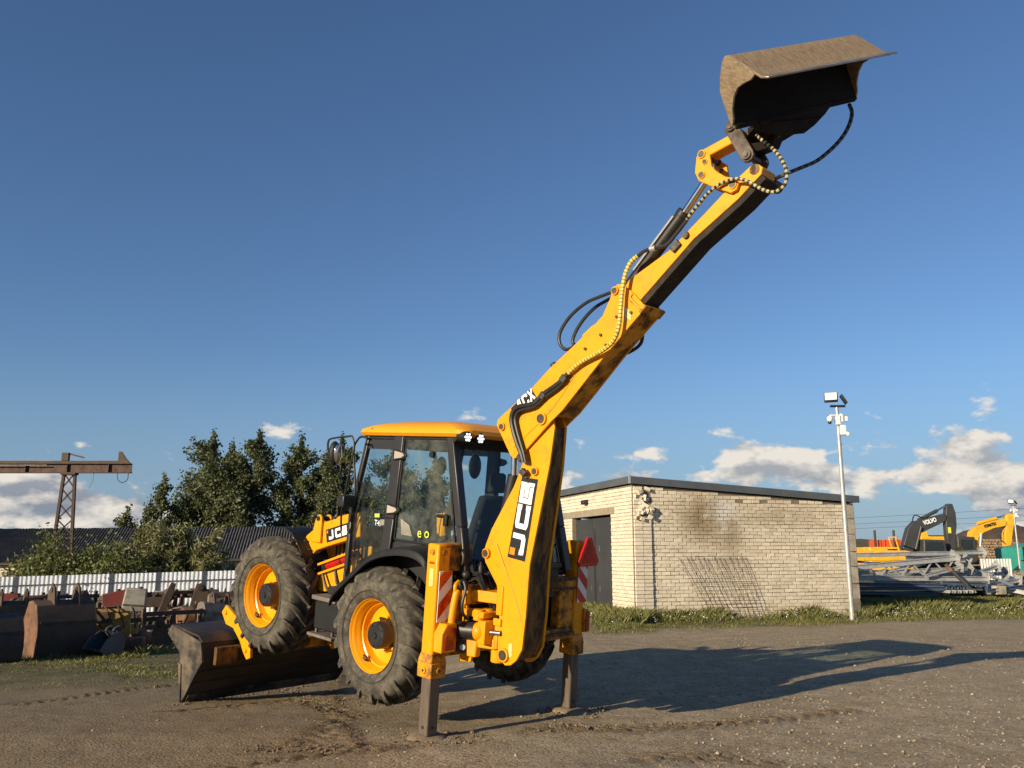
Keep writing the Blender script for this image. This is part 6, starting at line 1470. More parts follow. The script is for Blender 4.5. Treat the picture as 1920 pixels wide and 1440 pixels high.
def sframe(loc, w, h, d, mat, label, nv=3, nh=2, cat='frame', rz=RZ, tilt=(0, 0)):
    t = thing('fork_carriage', label, cat, loc, rz, SG); t.rotation_euler = (tilt[0], tilt[1], rz)
    for k in range(nv):
        x = -w / 2 + w * k / (nv - 1); b = MB(); b.span((x - .05, -.06, 0), (x + .05, .06, h * random.uniform(.85, 1.05))); b.build('upright', M[mat], t, .006)
    for k in range(nh):
        z = h * (.12 + .76 * k / max(1, nh - 1)); b = MB(); b.span((-w / 2 - .08, -.12, z - .06), (w / 2 + .08, -.063, z + .06)); b.build('crossbar', M[mat], t, .006)
    for k in range(2):
        x = (-.3 + .6 * k) * w; b = MB(); b.tube([(x, .1, h * .8), (x, d * .4, h * .5), (x, d, .08)], .05, 6, 3); b.build('curved_arm', M[mat], t)
    return t
sframe(gp((-10.400,22.457,-0.644)), .9, 1.15, .9, 'rust2', 'tangled rusty linkage frame holding the yellow plate', 3, 3)
sframe(gp((-10.637,25.258,-0.738)), 1.5, .75, .8, 'rust_black', 'low black pallet fork carriage in the middle of the scrap row', 4, 2)
sframe(gp((-9.844,25.922,-0.759)), 1.7, .95, .9, 'rust2', 'dark rusty rail frame right of the middle of the scrap row', 3, 3)
sframe(gp((-17.543,32.758,-0.943)), 1.6, 1.3, .9, 'rust2', 'rusty carriage standing behind the big brown bucket', 4, 2)
sframe(gp((-11.876,32.716,-0.942)), 1.5, 1.5, .8, 'rust1', 'orange brown machine frame before the slate blue tank', 4, 3)
sframe(gp((-9.819,31.149,-0.904)), 1.2, 1.3, .7, 'rust2', 'brown frame at the right end of the scrap row by the front wheel', 3, 3)
sframe(gp((-14.528,29.737,-0.868)), 1.2, 1.4, .7, 'rust_black', 'black upright frame between the big brown bucket and the fence', 3, 3)
sframe(gp((-12.791,32.088,-0.927)), 1.4, 1.35, .7, 'rust_black', 'black upright frame below the pale tank', 3, 2)
# rusty yellow plate with brackets
t = thing('rusty_plate', 'rust bitten yellow mounting plate propped in the scrap row', 'plate', gp((-10.027,22.455,-0.644), .36), R(20), SG)
b = MB(); b.span((-.42, -.05, 0), (.42, .0, .62)); pl = b.build('plate', M['rust_yellow'], t, .008)
b = MB(); b.span((-.44, -.09, .60), (.30, -.052, .68)); b.build('top_bar', M['rust_yellow'], t, .006)
b = MB(); b.span((-.40, -.10, .34), (-.05, -.052, .60)); b.build('side_block', M['rust2'], t, .01)
b = MB(); b.span((.44, -.12, .05), (.62, .05, .30)); b.build('side_block', M['rust_yellow'], t, .01)
for x in (-.3, .3): b = MB(); b.span((x - .05, .0, -.45), (x + .05, .1, .3)); b.build('support', M['rust2'], t)
for k in range(4):
    b = MB(); b.tube([(-.5 + .3 * k, -.1, .75), (-.4 + .3 * k, -.18, .5 + .1 * (k % 2)), (-.2 + .25 * k, -.14, .2)], .022, 5, 4); b.build('rod', M['rust2'], t)
def sbox(loc, d, mat, label, cat, rz=RZ, tilt=(0, 0), name='scrap_tank', cap=True, taper=.86):
    t = thing(name, label, cat, loc, rz, SG); t.rotation_euler = (tilt[0], tilt[1], rz); x, y, z = d[0] / 2, d[1] / 2, d[2]
    b = MB(); b.loops([V3(-x, -y, 0), V3(x, -y, 0), V3(x, y, 0), V3(-x, y, 0)], [V3(-x * taper, -y * taper, z), V3(x * taper, -y * taper, z), V3(x * taper, y * taper, z), V3(-x * taper, y * taper, z)]); b.build('shell', M[mat], t, min(d) * .12)
    if cap: b = MB(); b.cyl((x * .3, 0, z - .01), (x * .3, 0, z + .06), .07, n=12); b.build('filler_cap', M['rust2'], t)
    b = MB(); b.span((-x * .9, -y - .012, z * .25), (x * .9, -y * 1.0 + .01, z * .32)); b.build('strap', M['rust2'], t)
    return t
sbox(gp((-12.377,29.171,-0.853), .75), (.75, .4, .75), 'scrap_white', 'dirty pale upright tank right of the red one', 'tank', R(20), (0, .08))
sbox(gp((-12.916,29.175,-0.853), .78), (.85, .25, .62), 'scrap_red', 'faded dark red tank leaning left of the pale one', 'tank', R(20), (0, -.2))
sbox(gp((-15.744,33.398,-0.957), .95), (1.5, .5, .22), 'scrap_grey', 'flat pale grey counterweight lying across the scrap left of the red tank', 'counterweight', R(10), (0, 0), 'counterweight', False)
sbox(gp((-11.834,34.386,-0.979), .45), (.9, .5, .95), 'scrap_blue', 'slate blue tank near the right end of the scrap row', 'tank', R(15), (0, .05))
sbox(gp((-12.989,35.458,-1.002), 1.05), (1.2, .5, .3), 'scrap_white', 'flat pale tank lying above the orange brown frame', 'tank', R(15))
sbox(gp((-11.571,35.447,-1.002), 1.0), (1.1, .5, .28), 'scrap_grey', 'flat pale grey cover above the slate blue tank', 'cover', R(15), (0, 0), 'scrap_cover', False)
sbox(gp((-13.942,35.465,-1.002), .9), (.7, .35, .4), 'scrap_white', 'small pale box between the pale tank and the flat one', 'box', R(15), (0, .1), 'scrap_box', False)
sbox(gp((-17.592,31.205,-0.905), .95), (.7, .4, .35), 'scrap_red', 'faded red box on the scrap at the left edge', 'box', R(20), (0, 0), 'scrap_box', False)
sbox(gp((-17.934,32.761,-0.943), .85), (.5, .4, .35), 'scrap_white', 'white box right of the faded red one at far left', 'box', R(20), (0, .2), 'scrap_box', False)
sbox(gp((-9.734,22.453,-0.644)), (1.1, .5, .34), 'rust1', 'low rust brown beam on the grass right of the small toothed bucket', 'beam', R(12), (0, 0), 'scrap_girder', False, .95)
t = thing('wheel_hub', 'round cream wheel hub lying on its edge by the low brown beam', 'wheel hub', gp((-9.713,23.990,-0.697), .22), R(0), SG)
b = MB(); b.lathe([(-.08, .02), (-.08, .14), (-.05, .22), (.02, .23), (.10, .20), (.10, .02)], (0, 0, 0), (-.3, -1, .15), 24); b.build('disc', M['scrap_white'], t)
b = MB(); b.cyl((.05, .1, 0), (-.05, -.18, .03), .09, n=14); b.build('hub', M['rust_yellow'], t)
t = thing('bracket_plate', 'tall dark bracket plate leaning up through the right half of the scrap row', 'bracket', gp((-11.018,28.106,-0.823), .35), R(30), SG)
b = MB(); b.loops([V3(-.25, 0, 0), V3(-.05, 0, 0), V3(.32, 0, 1.0), V3(.36, 0, 1.3), V3(.22, 0, 1.34), V3(.05, 0, .95)], [V3(-.25, .06, 0), V3(-.05, .06, 0), V3(.32, .06, 1.0), V3(.36, .06, 1.3), V3(.22, .06, 1.34), V3(.05, .06, .95)]); b.build('plate', M['rust2'], t, .008)
b = MB(); b.cyl((.27, -.02, 1.2), (.27, .08, 1.2), .06, n=12); b.build('pin_bush', M['rust_black'], t)
t = thing('bent_pipe', 'pale bent pipe curving up among the frames right of the middle', 'pipe', gp((-10.330,27.101,-0.794), .3), R(15), SG)
b = MB(); b.tube([(-.4, 0, 0), (-.25, 0, .35), (0, 0, .58), (.3, 0, .66)], .028, 7, 4); b.build('pipe', M['scrap_white'], t)
b = MB(); b.cyl((.28, 0, .655), (.40, 0, .68), .045, n=10); b.build('coupling', M['rust2'], t)
t = thing('quick_hitch', 'grey pinned hitch block on top of the grey bucket behind the shovel', 'hitch', gp((-9.853,29.704,-0.867), .95), RZ, SG)
b = MB(); b.loops([V3(-.3, -.06, 0), V3(.25, -.06, -.1), V3(.42, -.06, .12), V3(-.1, -.06, .42), V3(-.3, -.06, .32)], [V3(-.3, .06, 0), V3(.25, .06, -.1), V3(.42, .06, .12), V3(-.1, .06, .42), V3(-.3, .06, .32)]); b.build('cheek_plate', M['scrap_grey'], t, .02)
b = MB(); b.cyl((-.16, -.12, .27), (-.16, .1, .27), .11, n=16); h_ = b.build('pin_collar', M['scrap_grey'], t, .008)
b = MB(); b.cyl((-.16, -.135, .27), (-.16, -.118, .27), .055, n=12); b.build('pin', M['rust_black'], h_)

def junk(kind, p, dz, rz, mat, label, cat, sc=1.0):
    t = thing(kind, label, cat, gp(p, dz), rz, SG); t.scale = (sc, sc, sc)
    if kind == 'hydraulic_ram':
        b = MB(); b.cyl((-.55, 0, .1), (.25, 0, .18), .085, n=14); b.build('barrel', M[mat], t, .01)
        b = MB(); b.cyl((.25, 0, .18), (.75, 0, .23), .035, n=10); b.build('rod', M['scrap_grey'], t)
        b = MB(); b.cyl((-.6, -.08, .095), (-.6, .08, .095), .10, n=14); b.build('end_eye', M[mat], t, .01)
    elif kind == 'axle_beam':
        b = MB(); b.cyl((-.7, 0, .2), (.7, 0, .2), .10, n=12); b.sphere((0, 0, .2), .22, 14, 8); b.build('axle_tube', M[mat], t)
        for x in (-.75, .72): b = MB(); b.cyl((x, 0, .2), (x + .06, 0, .2), .20, n=18); b.build('flange_plate', M[mat], t, .006)
    elif kind == 'toothed_bar':
        b = MB(); b.span((-.7, -.05, .0), (.7, .05, .28)); b.build('bar', M[mat], t, .01)
        for k in range(6): b = MB(); b.prism([(-.66 + k * .25, -.04, .27), (-.56 + k * .25, -.04, .27), (-.60 + k * .25, -.04, .47)], (0, .08, 0)); b.build('tooth', M[mat], t)
    elif kind == 'gusset_bracket':
        b = MB(); b.prism([(-.35, -.04, 0), (.35, -.04, 0), (.38, -.04, .25), (.05, -.04, .85), (-.15, -.04, .8)], (0, .07, 0)); b.build('plate', M[mat], t, .012)
        b = MB(); b.cyl((-.03, -.09, .7), (-.03, .09, .7), .09, n=14); b.build('pin_bush', M['rust_black'], t, .008)
        b = MB(); b.span((-.35, -.25, -.02), (.35, .25, .04)); b.build('foot_plate', M[mat], t, .008)
    elif kind == 'gear_housing':
        b = MB(); b.lathe([(-.22, .05), (-.22, .22), (-.12, .30), (.10, .30), (.16, .20), (.30, .14), (.30, .04)], (0, 0, .3), (1, .2, .1), 18); b.build('casing', M[mat], t, .01)
        b = MB()
        for k in range(8): a = k * .785; b.cyl((-.24, .25 * math.cos(a) - .04, .28 + .25 * math.sin(a)), (-.10, .25 * math.cos(a), .3 + .25 * math.sin(a)), .02, n=6)
        b.build('bolt_ring', M['rust_black'], t, 0, None, 'stuff')
    elif kind == 'pipe_bundle':
        for k in range(5): b = MB(); b.tube([(-.7, -.05 * k, .06 + .07 * (k % 3)), (0, .02 * k, .12 + .08 * (k % 2)), (.6, .05 * k - .1, .05 + .12 * (k % 3))], .035, 7, 3); b.build('pipe', M[mat], t)
    return t
for a in (
    ('gear_housing', (-9.595,23.202,-0.670), 0, .6, 'rust1', 'round brown gear housing on the grass before the fork carriage', 'gear housing', .9),
    ('hydraulic_ram', (-11.140,25.930,-0.759), .45, .3, 'rust2', 'dark hydraulic ram lying over the low brown beam', 'hydraulic ram', 1.1),
    ('gusset_bracket', (-9.254,23.588,-0.683), 0, .9, 'rust2', 'dark gusset bracket standing right of the cream hub', 'bracket', .9),
    ('axle_beam', (-9.556,25.251,-0.738), .05, .5, 'rust_black', 'blackened axle lying beside the left edge of the shovel', 'axle', 1.0),
    ('toothed_bar', (-10.779,29.160,-0.852), .55, .7, 'rust1', 'brown toothed bar raised on the rail frame', 'toothed bar', 1.1),
    ('pipe_bundle', (-11.024,27.106,-0.795), .55, .2, 'rust2', 'bundle of dark pipes on the fork carriage', 'pipes', 1.1),
    ('gusset_bracket', (-12.356,25.712,-0.752), .55, .7, 'rust1', 'brown gusset bracket just right of the big brown bucket', 'bracket', 1.1),
    ('gear_housing', (-11.189,23.601,-0.684), .1, .2, 'rust_black', 'black gear housing between the big brown bucket and the linkage', 'gear housing', 1.2),
    ('hydraulic_ram', (-16.111,30.314,-0.883), .95, .9, 'rust1', 'brown hydraulic ram behind the ears of the big brown bucket', 'hydraulic ram', 1.3),
    ('axle_beam', (-16.444,29.750,-0.868), .75, .5, 'rust2', 'rusty axle on top of the carriage at far left', 'axle', 1.0),
    ('toothed_bar', (-12.696,30.290,-0.882), .85, .4, 'rust2', 'dark toothed bar below the pale upright tank', 'toothed bar', 1.2),
    ('pipe_bundle', (-9.931,28.098,-0.823), .60, .3, 'rust1', 'brown pipe bundle right of the orange brown frame', 'pipes', 1.2),
    ('gusset_bracket', (-10.383,29.708,-0.867), .75, .4, 'rust2', 'dark gusset bracket standing before the slate blue tank', 'bracket', 1.1),
    ('gear_housing', (-9.814,27.098,-0.794), .2, .4, 'rust1', 'brown gear housing under the rail frame by the shovel', 'gear housing', 1.3),
    ('toothed_bar', (-10.291,31.454,-0.911), 1.05, .5, 'rust2', 'dark toothed bar lying over the grey bucket', 'toothed bar', 1.0),
    ('hydraulic_ram', (-9.216,29.699,-0.867), .95, .4, 'rust2', 'dark ram on the last frame beside the front wheel', 'hydraulic ram', 1.2),
    ('pipe_bundle', (-13.599,30.296,-0.882), .55, .6, 'rust_black', 'black pipe bundle under the faded red tank', 'pipes', 1.2),
    ('axle_beam', (-12.618,32.722,-0.942), 1.0, .3, 'rust2', 'dark axle across the top of the black upright frame', 'axle', 1.1)):
    junk(*a)

# ------------------------------------------------------------------ pile of galvanised trusses and beams
PG = 'galvanised beams in the pile beside the garage'
def beam(A, B, w, h, label, mat='galv', end=None, wedge=None, roll=0):
    """rolled beam from A to B with flanges and an end plate"""
    A = Vector(A); B = Vector(B); t = thing('steel_girder', label, 'beam', A, 0, PG); d = B - A; up = Vector((math.sin(roll), 0, math.cos(roll)))
    side = d.cross(up).normalized(); u = side.cross(d).normalized(); tf = h * .16
    b = MB(); b.bar(u * (h / 2 - tf / 2), d + u * (h / 2 - tf / 2), w, tf, u); b.bar(-u * (h / 2 - tf / 2), d - u * (h / 2 - tf / 2), w, tf, u); b.build('flange', M[mat], t)
    b = MB(); b.bar((0, 0, 0), d, w * .45, h - 2 * tf - .002, u); b.build('web', M[mat], t)
    if end:
        b = MB(); n = d.normalized(); M3 = Matrix((side, n, u)).transposed() @ Euler((0, end[2], 0)).to_matrix(); b.box(d + n * .02, (end[0], .025, end[1]), M3); ep = b.build('end_plate', M[mat], t, .004)
        for a in (-1, 1):
            for c in (-1, 1): b = MB(); p = d + n * .02 + M3 @ V3(a * end[0] * .32, 0, c * end[1] * .34); b.cyl(p - n * .016, p + n * .016, .018, n=8); b.build('bolt_hole', M['rust_black'], ep)
    return t
def web_bars(t, A, B, h, n, mat='galv', drop=(0, 0, -1)):
    A = Vector(A); B = Vector(B); d = (B - A)
    for k in range(n):
        p = d * (k / n) ; q = d * ((k + .5) / n) + Vector(drop) * h; r = d * ((k + 1) / n)
        for a, c in ((p, q), (q, r)): b = MB(); b.bar(a, c, .05, .05); b.build('truss_web', M[mat], t)
beam((13.164,36.300,1.700), (20.006,37.500,1.829), .14, .15, 'topmost thin beam of the pile, ending in a tilted square plate', end=(0.48, 0.39, .7))
beam((13.523,37.300,1.655), (19.174,38.300,1.764), .12, .12, 'thin beam just behind the topmost one of the pile', end=(0.29, 0.29, .3))
t = beam((12.402,35.500,1.092), (18.200,36.300,1.590), .16, .20, 'sloping upper chord of the front truss, ending in a large square plate', end=(0.63, 0.48, .5))
web_bars(t, (12.402,35.500,1.092), (18.200,36.300,1.590), .55, 6)
beam((12.929,35.800,0.960), (18.807,36.500,1.157), .16, .16, 'lower chord of the front truss below the zigzag bars', end=(0.57, 0.57, .75))
beam((16.584,37.100,1.588), (19.497,37.900,1.494), .18, .20, 'short beam whose end plate shows right of the sloping chord', end=(0.52, 0.46, .55))
beam((12.738,35.300,0.825), (19.383,36.300,0.755), .20, .19, 'long pale beam lying level across the middle of the pile', end=(0.39, 0.48, 0))
beam((13.317,36.900,0.806), (21.083,37.900,0.934), .16, .16, 'pale beam reaching farthest right with a worn oval end plate', end=(0.41, 0.57, 0))
beam((14.665,35.900,0.599), (17.416,36.200,0.779), .05, .22, 'flat pale strip bent across the middle of the pile')
beam((19.631,36.800,0.979), (18.536,36.800,1.327), .10, .10, 'short pale bar propped between the end plates')
beam((20.977,35.900,0.155), (20.212,36.300,0.350), .14, .16, 'pale beam end slanting down at the right edge of the pile')
beam((21.327,36.500,0.129), (20.643,36.800,0.116), .16, .14, 'pale low beam end beneath the slanting one at right')
beam((21.922,37.300,0.225), (20.934,37.300,0.793), .12, .14, 'dark blue grey bar slanting at the right end of the pile', 'galv_blue')
beam((19.937,36.900,0.847), (20.600,36.500,0.471), .10, .12, 'dark blue grey bar crossing below the oval end plate', 'galv_blue')
beam((12.794,35.500,0.591), (17.545,35.900,0.492), .34, .14, 'blue grey coated channel, uppermost of the dark stack', 'galv_blue')
beam((12.708,35.300,0.412), (18.045,35.800,0.391), .34, .14, 'blue grey coated channel, second of the dark stack', 'galv_blue')
beam((12.626,35.100,0.276), (16.977,35.500,0.174), .34, .13, 'blue grey coated channel, lowest of the dark stack', 'galv_blue')
beam((18.089,36.300,0.479), (19.607,36.700,0.421), .20, .16, 'short blue grey stub right of the dark stack', 'galv_blue', end=(0.34, 0.39, 0))
beam((13.051,36.300,0.141), (19.465,36.900,0.156), .5, .22, 'black beam in the shade under the dark stack', 'rust_black')
beam((12.764,35.500,0.176), (18.180,35.900,0.157), .4, .2, 'black bearer beam on the grass under the whole pile', 'rust_black')
for a_, b_, w_, h_, lab, mt, en in (
    ((14.968,36.500,1.288), (17.523,37.200,1.543), .12, .14, 'short pale bar lying behind the front truss at left', 'galv', None),
    ((15.176,36.000,1.039), (16.927,36.200,1.377), .08, .10, 'thin pale brace crossing the front truss', 'galv', None),
    ((16.600,35.600,0.879), (18.231,36.000,1.229), .10, .12, 'pale brace rising to the large square plates', 'galv', (.36, .36, .4)),
    ((18.386,36.400,0.752), (20.475,37.400,1.231), .14, .14, 'pale bar rising towards the hoarding with a small plate', 'galv', (.4, .36, .9)),
    ((18.905,36.200,0.439), (21.199,37.200,0.664), .16, .16, 'pale bar low at the right end with a round ended plate', 'galv', (.4, .46, .2)),
    ((14.294,37.000,1.458), (16.330,36.600,1.243), .10, .10, 'dark thin bar sloping down at the left end of the pile', 'galv_blue', None),
    ((18.948,35.500,0.298), (21.258,36.500,0.470), .14, .14, 'dark blue grey bar at the foot of the right end', 'galv_blue', None),
    ((17.122,35.400,0.634), (19.049,35.800,0.537), .2, .14, 'blue grey channel below the long pale beam, right half', 'galv_blue', (.3, .3, 0))):
    beam(a_, b_, w_, h_, lab, mt, en)
t = thing('crowbar_strip', 'dark strip with a rusty tip slanting across the pile', 'steel strip', (17.508,35.700,1.339), 0)
b = MB(); p0 = Vector((17.508,35.700,1.339)); b.tube([(0, 0, 0), tuple(Vector((17.777,35.500,0.943)) - p0), tuple(Vector((18.121,35.300,0.513)) - p0)], .07, 6, 3); b.build('strip', M['rust_black'], t)
b = MB(); b.tube([(-.01, -.02, .01), tuple((Vector((17.670,35.600,1.088)) - p0) + Vector((0, -.03, 0)))], .075, 6, 1); b.build('tip', M['rust1'], t)
def hat_sheet(loc, n, label, rz, mat='galv'):
    t = thing('corrugated_sheet', label, 'metal sheet', loc, rz); V = []; F = []; pr = [(0, 0), (.08, 0), (.11, .10), (.19, .10), (.22, 0)]; q = [(k * .24 + a, z) for k in range(n) for a, z in pr]
    for x, z in q: V += [(x, 0, z), (x - .3, 2.2, z + .1)]
    o = raw('sheet', V, [(2 * i, 2 * i + 2, 2 * i + 3, 2 * i + 1) for i in range(len(q) - 1)], M[mat], t); o.modifiers.new('thickness', 'SOLIDIFY').thickness = .012
    b = MB(); b.span((0, .9, -.06), (n * .24, .98, -.005)); b.build('batten', M['wood'], t)
hat_sheet(Vector((17.304,35.300,0.183)) + Vector((0, 0, .05)), 5, 'ribbed pale sheet on the grass at the foot of the pile', R(4))
hat_sheet(Vector((17.295,35.500,0.382)), 4, 'ribbed blue grey sheet end in the middle of the pile', R(4), 'galv_blue')
b = MB(); b.span((-.24, -.2, 0), (.24, .2, .34)); o = put(b, 'concrete_block', 'concrete', 'square grey concrete block on the grass at the right foot of the pile', 'concrete block', (19.621,35.900,0.156), R(12), None, .02)
b = MB(); b.span((-.2, -.2, 0), (.2, .2, .26)); o = put(b, 'concrete_block', 'scrap_white', 'small pale block just left of the square concrete one', 'concrete block', (19.621,36.500,0.130), R(-5), None, .02)

# ------------------------------------------------------------------ machines and heaps far behind the pile
def excavator(loc, sc, col, label, word, wcol, boom, stick, rz, cabx):
    """tracked excavator with cranked boom; boom outline in its own X-Z plane"""
    t = thing('excavator', label, 'excavator', loc, rz, 'excavators behind the steel pile')
    def pl(pts, y0, y1, name, mat, parent=None, bevel=.03):
        b = MB(); b.loops([V3(x, y0, z) for x, z in pts], [V3(x, y1, z) for x, z in pts]); return b.build(name, M[mat], t if parent is None else parent, bevel)
    bm = pl(boom, -.28, .28, 'boom', col); st = pl(stick, -.22, .22, 'stick', col)
    font = font_text(word, .62, (boom[0][0], 0, 0), (1, 0, 0), (0, 0, 1), 'boom_letters', wcol, bm, .012)
    return t, bm, pl
def far_machines():
    # charcoal excavator
    o = Vector((26.871,60.000,2.073)); P = lambda x, y: (Vector((26.871,60.000,2.073)), )
    base = Vector((26.87, 60, 0))
    t = thing('excavator', 'charcoal excavator with white lettering on its cranked boom', 'excavator', base, 0, 'excavators behind the steel pile')
    def loc(p): return (p[0] - base.x, p[2] - base.z)
    def pl(t, pts, y0, y1, name, mat, parent=None, bevel=.03):
        b = MB(); b.loops([V3(x, y0, z) for x, z in pts], [V3(x, y1, z) for x, z in pts]); return b.build(name, M[mat], t if parent is None else parent, bevel)
    bo_ = [loc(p) for p in ((26.380,60.000,1.860), (26.709,60.000,2.717), (26.998,60.000,3.507), (27.438,60.000,3.939), (28.525,60.000,4.228), (29.574,60.000,4.481), (29.666,60.000,4.300), (29.561,60.000,3.975), (28.643,60.000,3.542), (27.768,60.000,3.147), (27.491,60.000,2.502), (27.142,60.000,1.859), (26.776,60.000,1.007))]
    bm = pl(t, bo_, -.3, .3, 'boom', 'volvo')
    sk = [loc(p) for p in ((29.773,60.000,5.026), (29.934,60.000,5.171), (30.187,60.000,5.135), (30.346,60.000,4.517), (30.336,60.000,3.686), (30.188,60.000,2.930), (30.085,60.000,1.894), (29.646,60.000,1.858), (29.590,60.000,3.146), (29.622,60.000,4.228))]
    sb = pl(t, sk, -.24, .24, 'stick', 'volvo')
    q = loc((29.757,60.000,3.362)); b = MB(); b.span((q[0] - .06, -.262, q[1] - .2), (q[0] + .14, -.245, q[1] + .2)); b.build('warning_sticker', M['sticker_yellow'], sb)
    b = MB(); a = loc((27.850,60.000,4.048)); c = loc((29.192,60.000,4.699)); e = loc((29.886,60.000,5.062)); b.cyl((a[0], .0, a[1]), (c[0], 0, c[1]), .12, n=12); rm = b.build('stick_ram', M['volvo'], t)
    b = MB(); b.cyl((c[0], 0, c[1]), (e[0], 0, e[1]), .06, n=10); b.build('ram_rod', M['chrome'], rm)
    for y in (-.42, .42):
        b = MB(); a = loc((27.307,60.000,2.073)); c = loc((27.807,60.000,3.579)); b.cyl((a[0], y, a[1]), (c[0], y, c[1]), .09, n=10); b.build('boom_ram', M['volvo'], t)
    b = MB(); a = loc((27.329,60.000,3.939)); b.tube([(a[0], -.2, a[1]), (a[0] + .2, -.2, a[1] + .45), (a[0] + .7, -.2, a[1] + .25)], .04, 6); b.build('hose', M['hose'], t)
    l0 = (28.034,59.600,3.709); l1 = (28.928,59.600,3.960); exv = Vector(l1) - Vector(l0)
    font_text('VOLVO', .40, Vector(l0) - base, (exv.x, 0, exv.z), (-exv.z, 0, exv.x), 'boom_letters', 'white', bm, .022, math.hypot(exv.x, exv.z))
    # house, cab, counterweight
    b = MB(); b.span((-2.2, .8, .9), (4.3, 3.4, 2.25)); b.build('engine_house', M['komatsu'], t, .08)
    b = MB(); b.span((-.1, -.1, .9), (4.2, .8, 1.5)); b.build('platform', M['volvo'], t, .05)
    c0 = loc((27.583,60.000,2.716)); b = MB(); x0 = c0[0]; b.loops([V3(x0, -.9, 1.2), V3(x0 + 1.7, -.9, 1.2), V3(x0 + 1.5, -.9, 2.7), V3(x0 + .1, -.9, 2.75)], [V3(x0, .3, 1.2), V3(x0 + 1.7, .3, 1.2), V3(x0 + 1.5, .3, 2.7), V3(x0 + .1, .3, 2.75)]); cb = b.build('cab', M['volvo'], t, .05)
    b = MB(); b.loops([V3(x0 + .15, -.915, 1.7), V3(x0 + 1.45, -.915, 1.7), V3(x0 + 1.36, -.915, 2.55), V3(x0 + .22, -.915, 2.6)], [V3(x0 + .15, -.905, 1.7), V3(x0 + 1.45, -.905, 1.7), V3(x0 + 1.36, -.905, 2.55), V3(x0 + .22, -.905, 2.6)]); b.build('cab_window', M['dark_glass'], cb)
    for y in (-1.2, 1.2):
        b = MB(); b.loops([V3(-1.6, y - .3, .15), V3(-1.3, y - .3, 0), V3(3.2, y - .3, 0), V3(3.5, y - .3, .2), V3(3.5, y - .3, .7), V3(3.2, y - .3, .9), V3(-1.3, y - .3, .9), V3(-1.6, y - .3, .7)], [V3(-1.6, y + .3, .15), V3(-1.3, y + .3, 0), V3(3.2, y + .3, 0), V3(3.5, y + .3, .2), V3(3.5, y + .3, .7), V3(3.2, y + .3, .9), V3(-1.3, y + .3, .9), V3(-1.6, y + .3, .7)]); b.build('track', M['rust_black'], t, .05)
    # yellow excavator
    base2 = Vector((35.4, 68, 0)); base = base2
    t = thing('excavator', 'yellow excavator with dark lettering on its cranked boom', 'excavator', base, 0, 'excavators behind the steel pile')
    def loc(p): return (p[0] - base2.x, p[2] - base2.z)
    bo_ = [loc(p) for p in ((35.043,68.000,1.512), (35.262,68.000,2.847), (35.448,68.000,3.457), (35.817,68.000,3.824), (36.848,68.000,4.191), (37.952,68.000,4.437), (38.265,68.000,4.273), (38.142,68.000,3.905), (37.214,68.000,3.742), (36.435,68.000,3.416), (35.988,68.000,3.090), (35.747,68.000,2.360), (35.536,68.000,1.512))]
    bm = pl(t, bo_, -.32, .32, 'boom', 'komatsu')
    sk = [loc(p) for p in ((38.315,68.000,4.723), (38.495,68.000,4.847), (38.864,68.000,4.805), (38.808,68.000,3.945), (38.588,68.000,3.089), (38.406,68.000,2.197), (38.182,68.000,2.036), (37.995,68.000,2.197), (38.038,68.000,3.334), (38.229,68.000,3.945))]
    sb = pl(t, sk, -.26, .26, 'stick', 'komatsu')
    bk = [loc(p) for p in ((37.862,68.000,2.117), (38.388,68.000,2.036), (38.216,68.000,1.229), (37.984,68.000,0.988), (37.691,68.000,1.310), (37.653,68.000,1.713))]; pl(t, bk, -.5, .5, 'bucket', 'rust_black')
    b = MB(); a = loc((36.095,68.000,4.110)); c = loc((37.629,68.000,4.519)); e = loc((38.486,68.000,4.764)); b.cyl((a[0], 0, a[1]), (c[0], 0, c[1]), .12, n=12); rm = b.build('stick_ram', M['komatsu'], t)
    b = MB(); b.cyl((c[0], 0, c[1]), (e[0], 0, e[1]), .06, n=10); b.build('ram_rod', M['chrome'], rm)
    b = MB(); a = loc((35.895,68.000,2.198)); c = loc((36.096,68.000,3.335)); b.cyl((a[0], -.45, a[1]), (c[0], -.45, c[1]), .10, n=10); b.build('boom_ram', M['galv'], t)
    b = MB(); a = loc((37.876,68.000,3.741)); b.tube([(a[0], -.3, a[1]), (a[0] - .25, -.3, a[1] - .8), (a[0] + .1, -.3, a[1] - 1.2)], .035, 6); b.build('hose', M['hose'], t)
    l0 = (36.424,67.600,3.771); l1 = (37.355,67.600,4.014); exv = Vector(l1) - Vector(l0)
    font_text('KOMATSU', .30, Vector(l0) - base2, (exv.x, 0, exv.z), (-exv.z, 0, exv.x), 'boom_letters', 'decal_black', bm, .014, math.hypot(exv.x, exv.z))
    c0 = loc((34.478,68.000,2.847)); x0 = c0[0]
    b = MB(); b.loops([V3(x0, -1, 1.0), V3(x0 + 1.0, -1, 1.0), V3(x0 + .8, -1, 3.05), V3(x0 - .5, -1, 3.15), V3(x0 - .6, -1, 1.0)], [V3(x0, .4, 1.0), V3(x0 + 1.0, .4, 1.0), V3(x0 + .8, .4, 3.05), V3(x0 - .5, .4, 3.15), V3(x0 - .6, .4, 1.0)]); cb = b.build('cab', M['volvo'], t, .05)
    b = MB(); b.span((x0 - .3, -1.02, 1.9), (x0 + .6, -1.005, 2.85)); b.build('cab_window', M['dark_glass'], cb)
    b = MB(); b.span((x0 - 5.0, -.8, .9), (x0 - .7, 2.0, 2.3)); eh = b.build('engine_house', M['komatsu'], t, .1)
    b = MB(); b.span((x0 - 3.2, -.86, 1.5), (x0 - 1.2, -.81, 3.1)); b.build('side_panel', M['komatsu'], eh, .03)
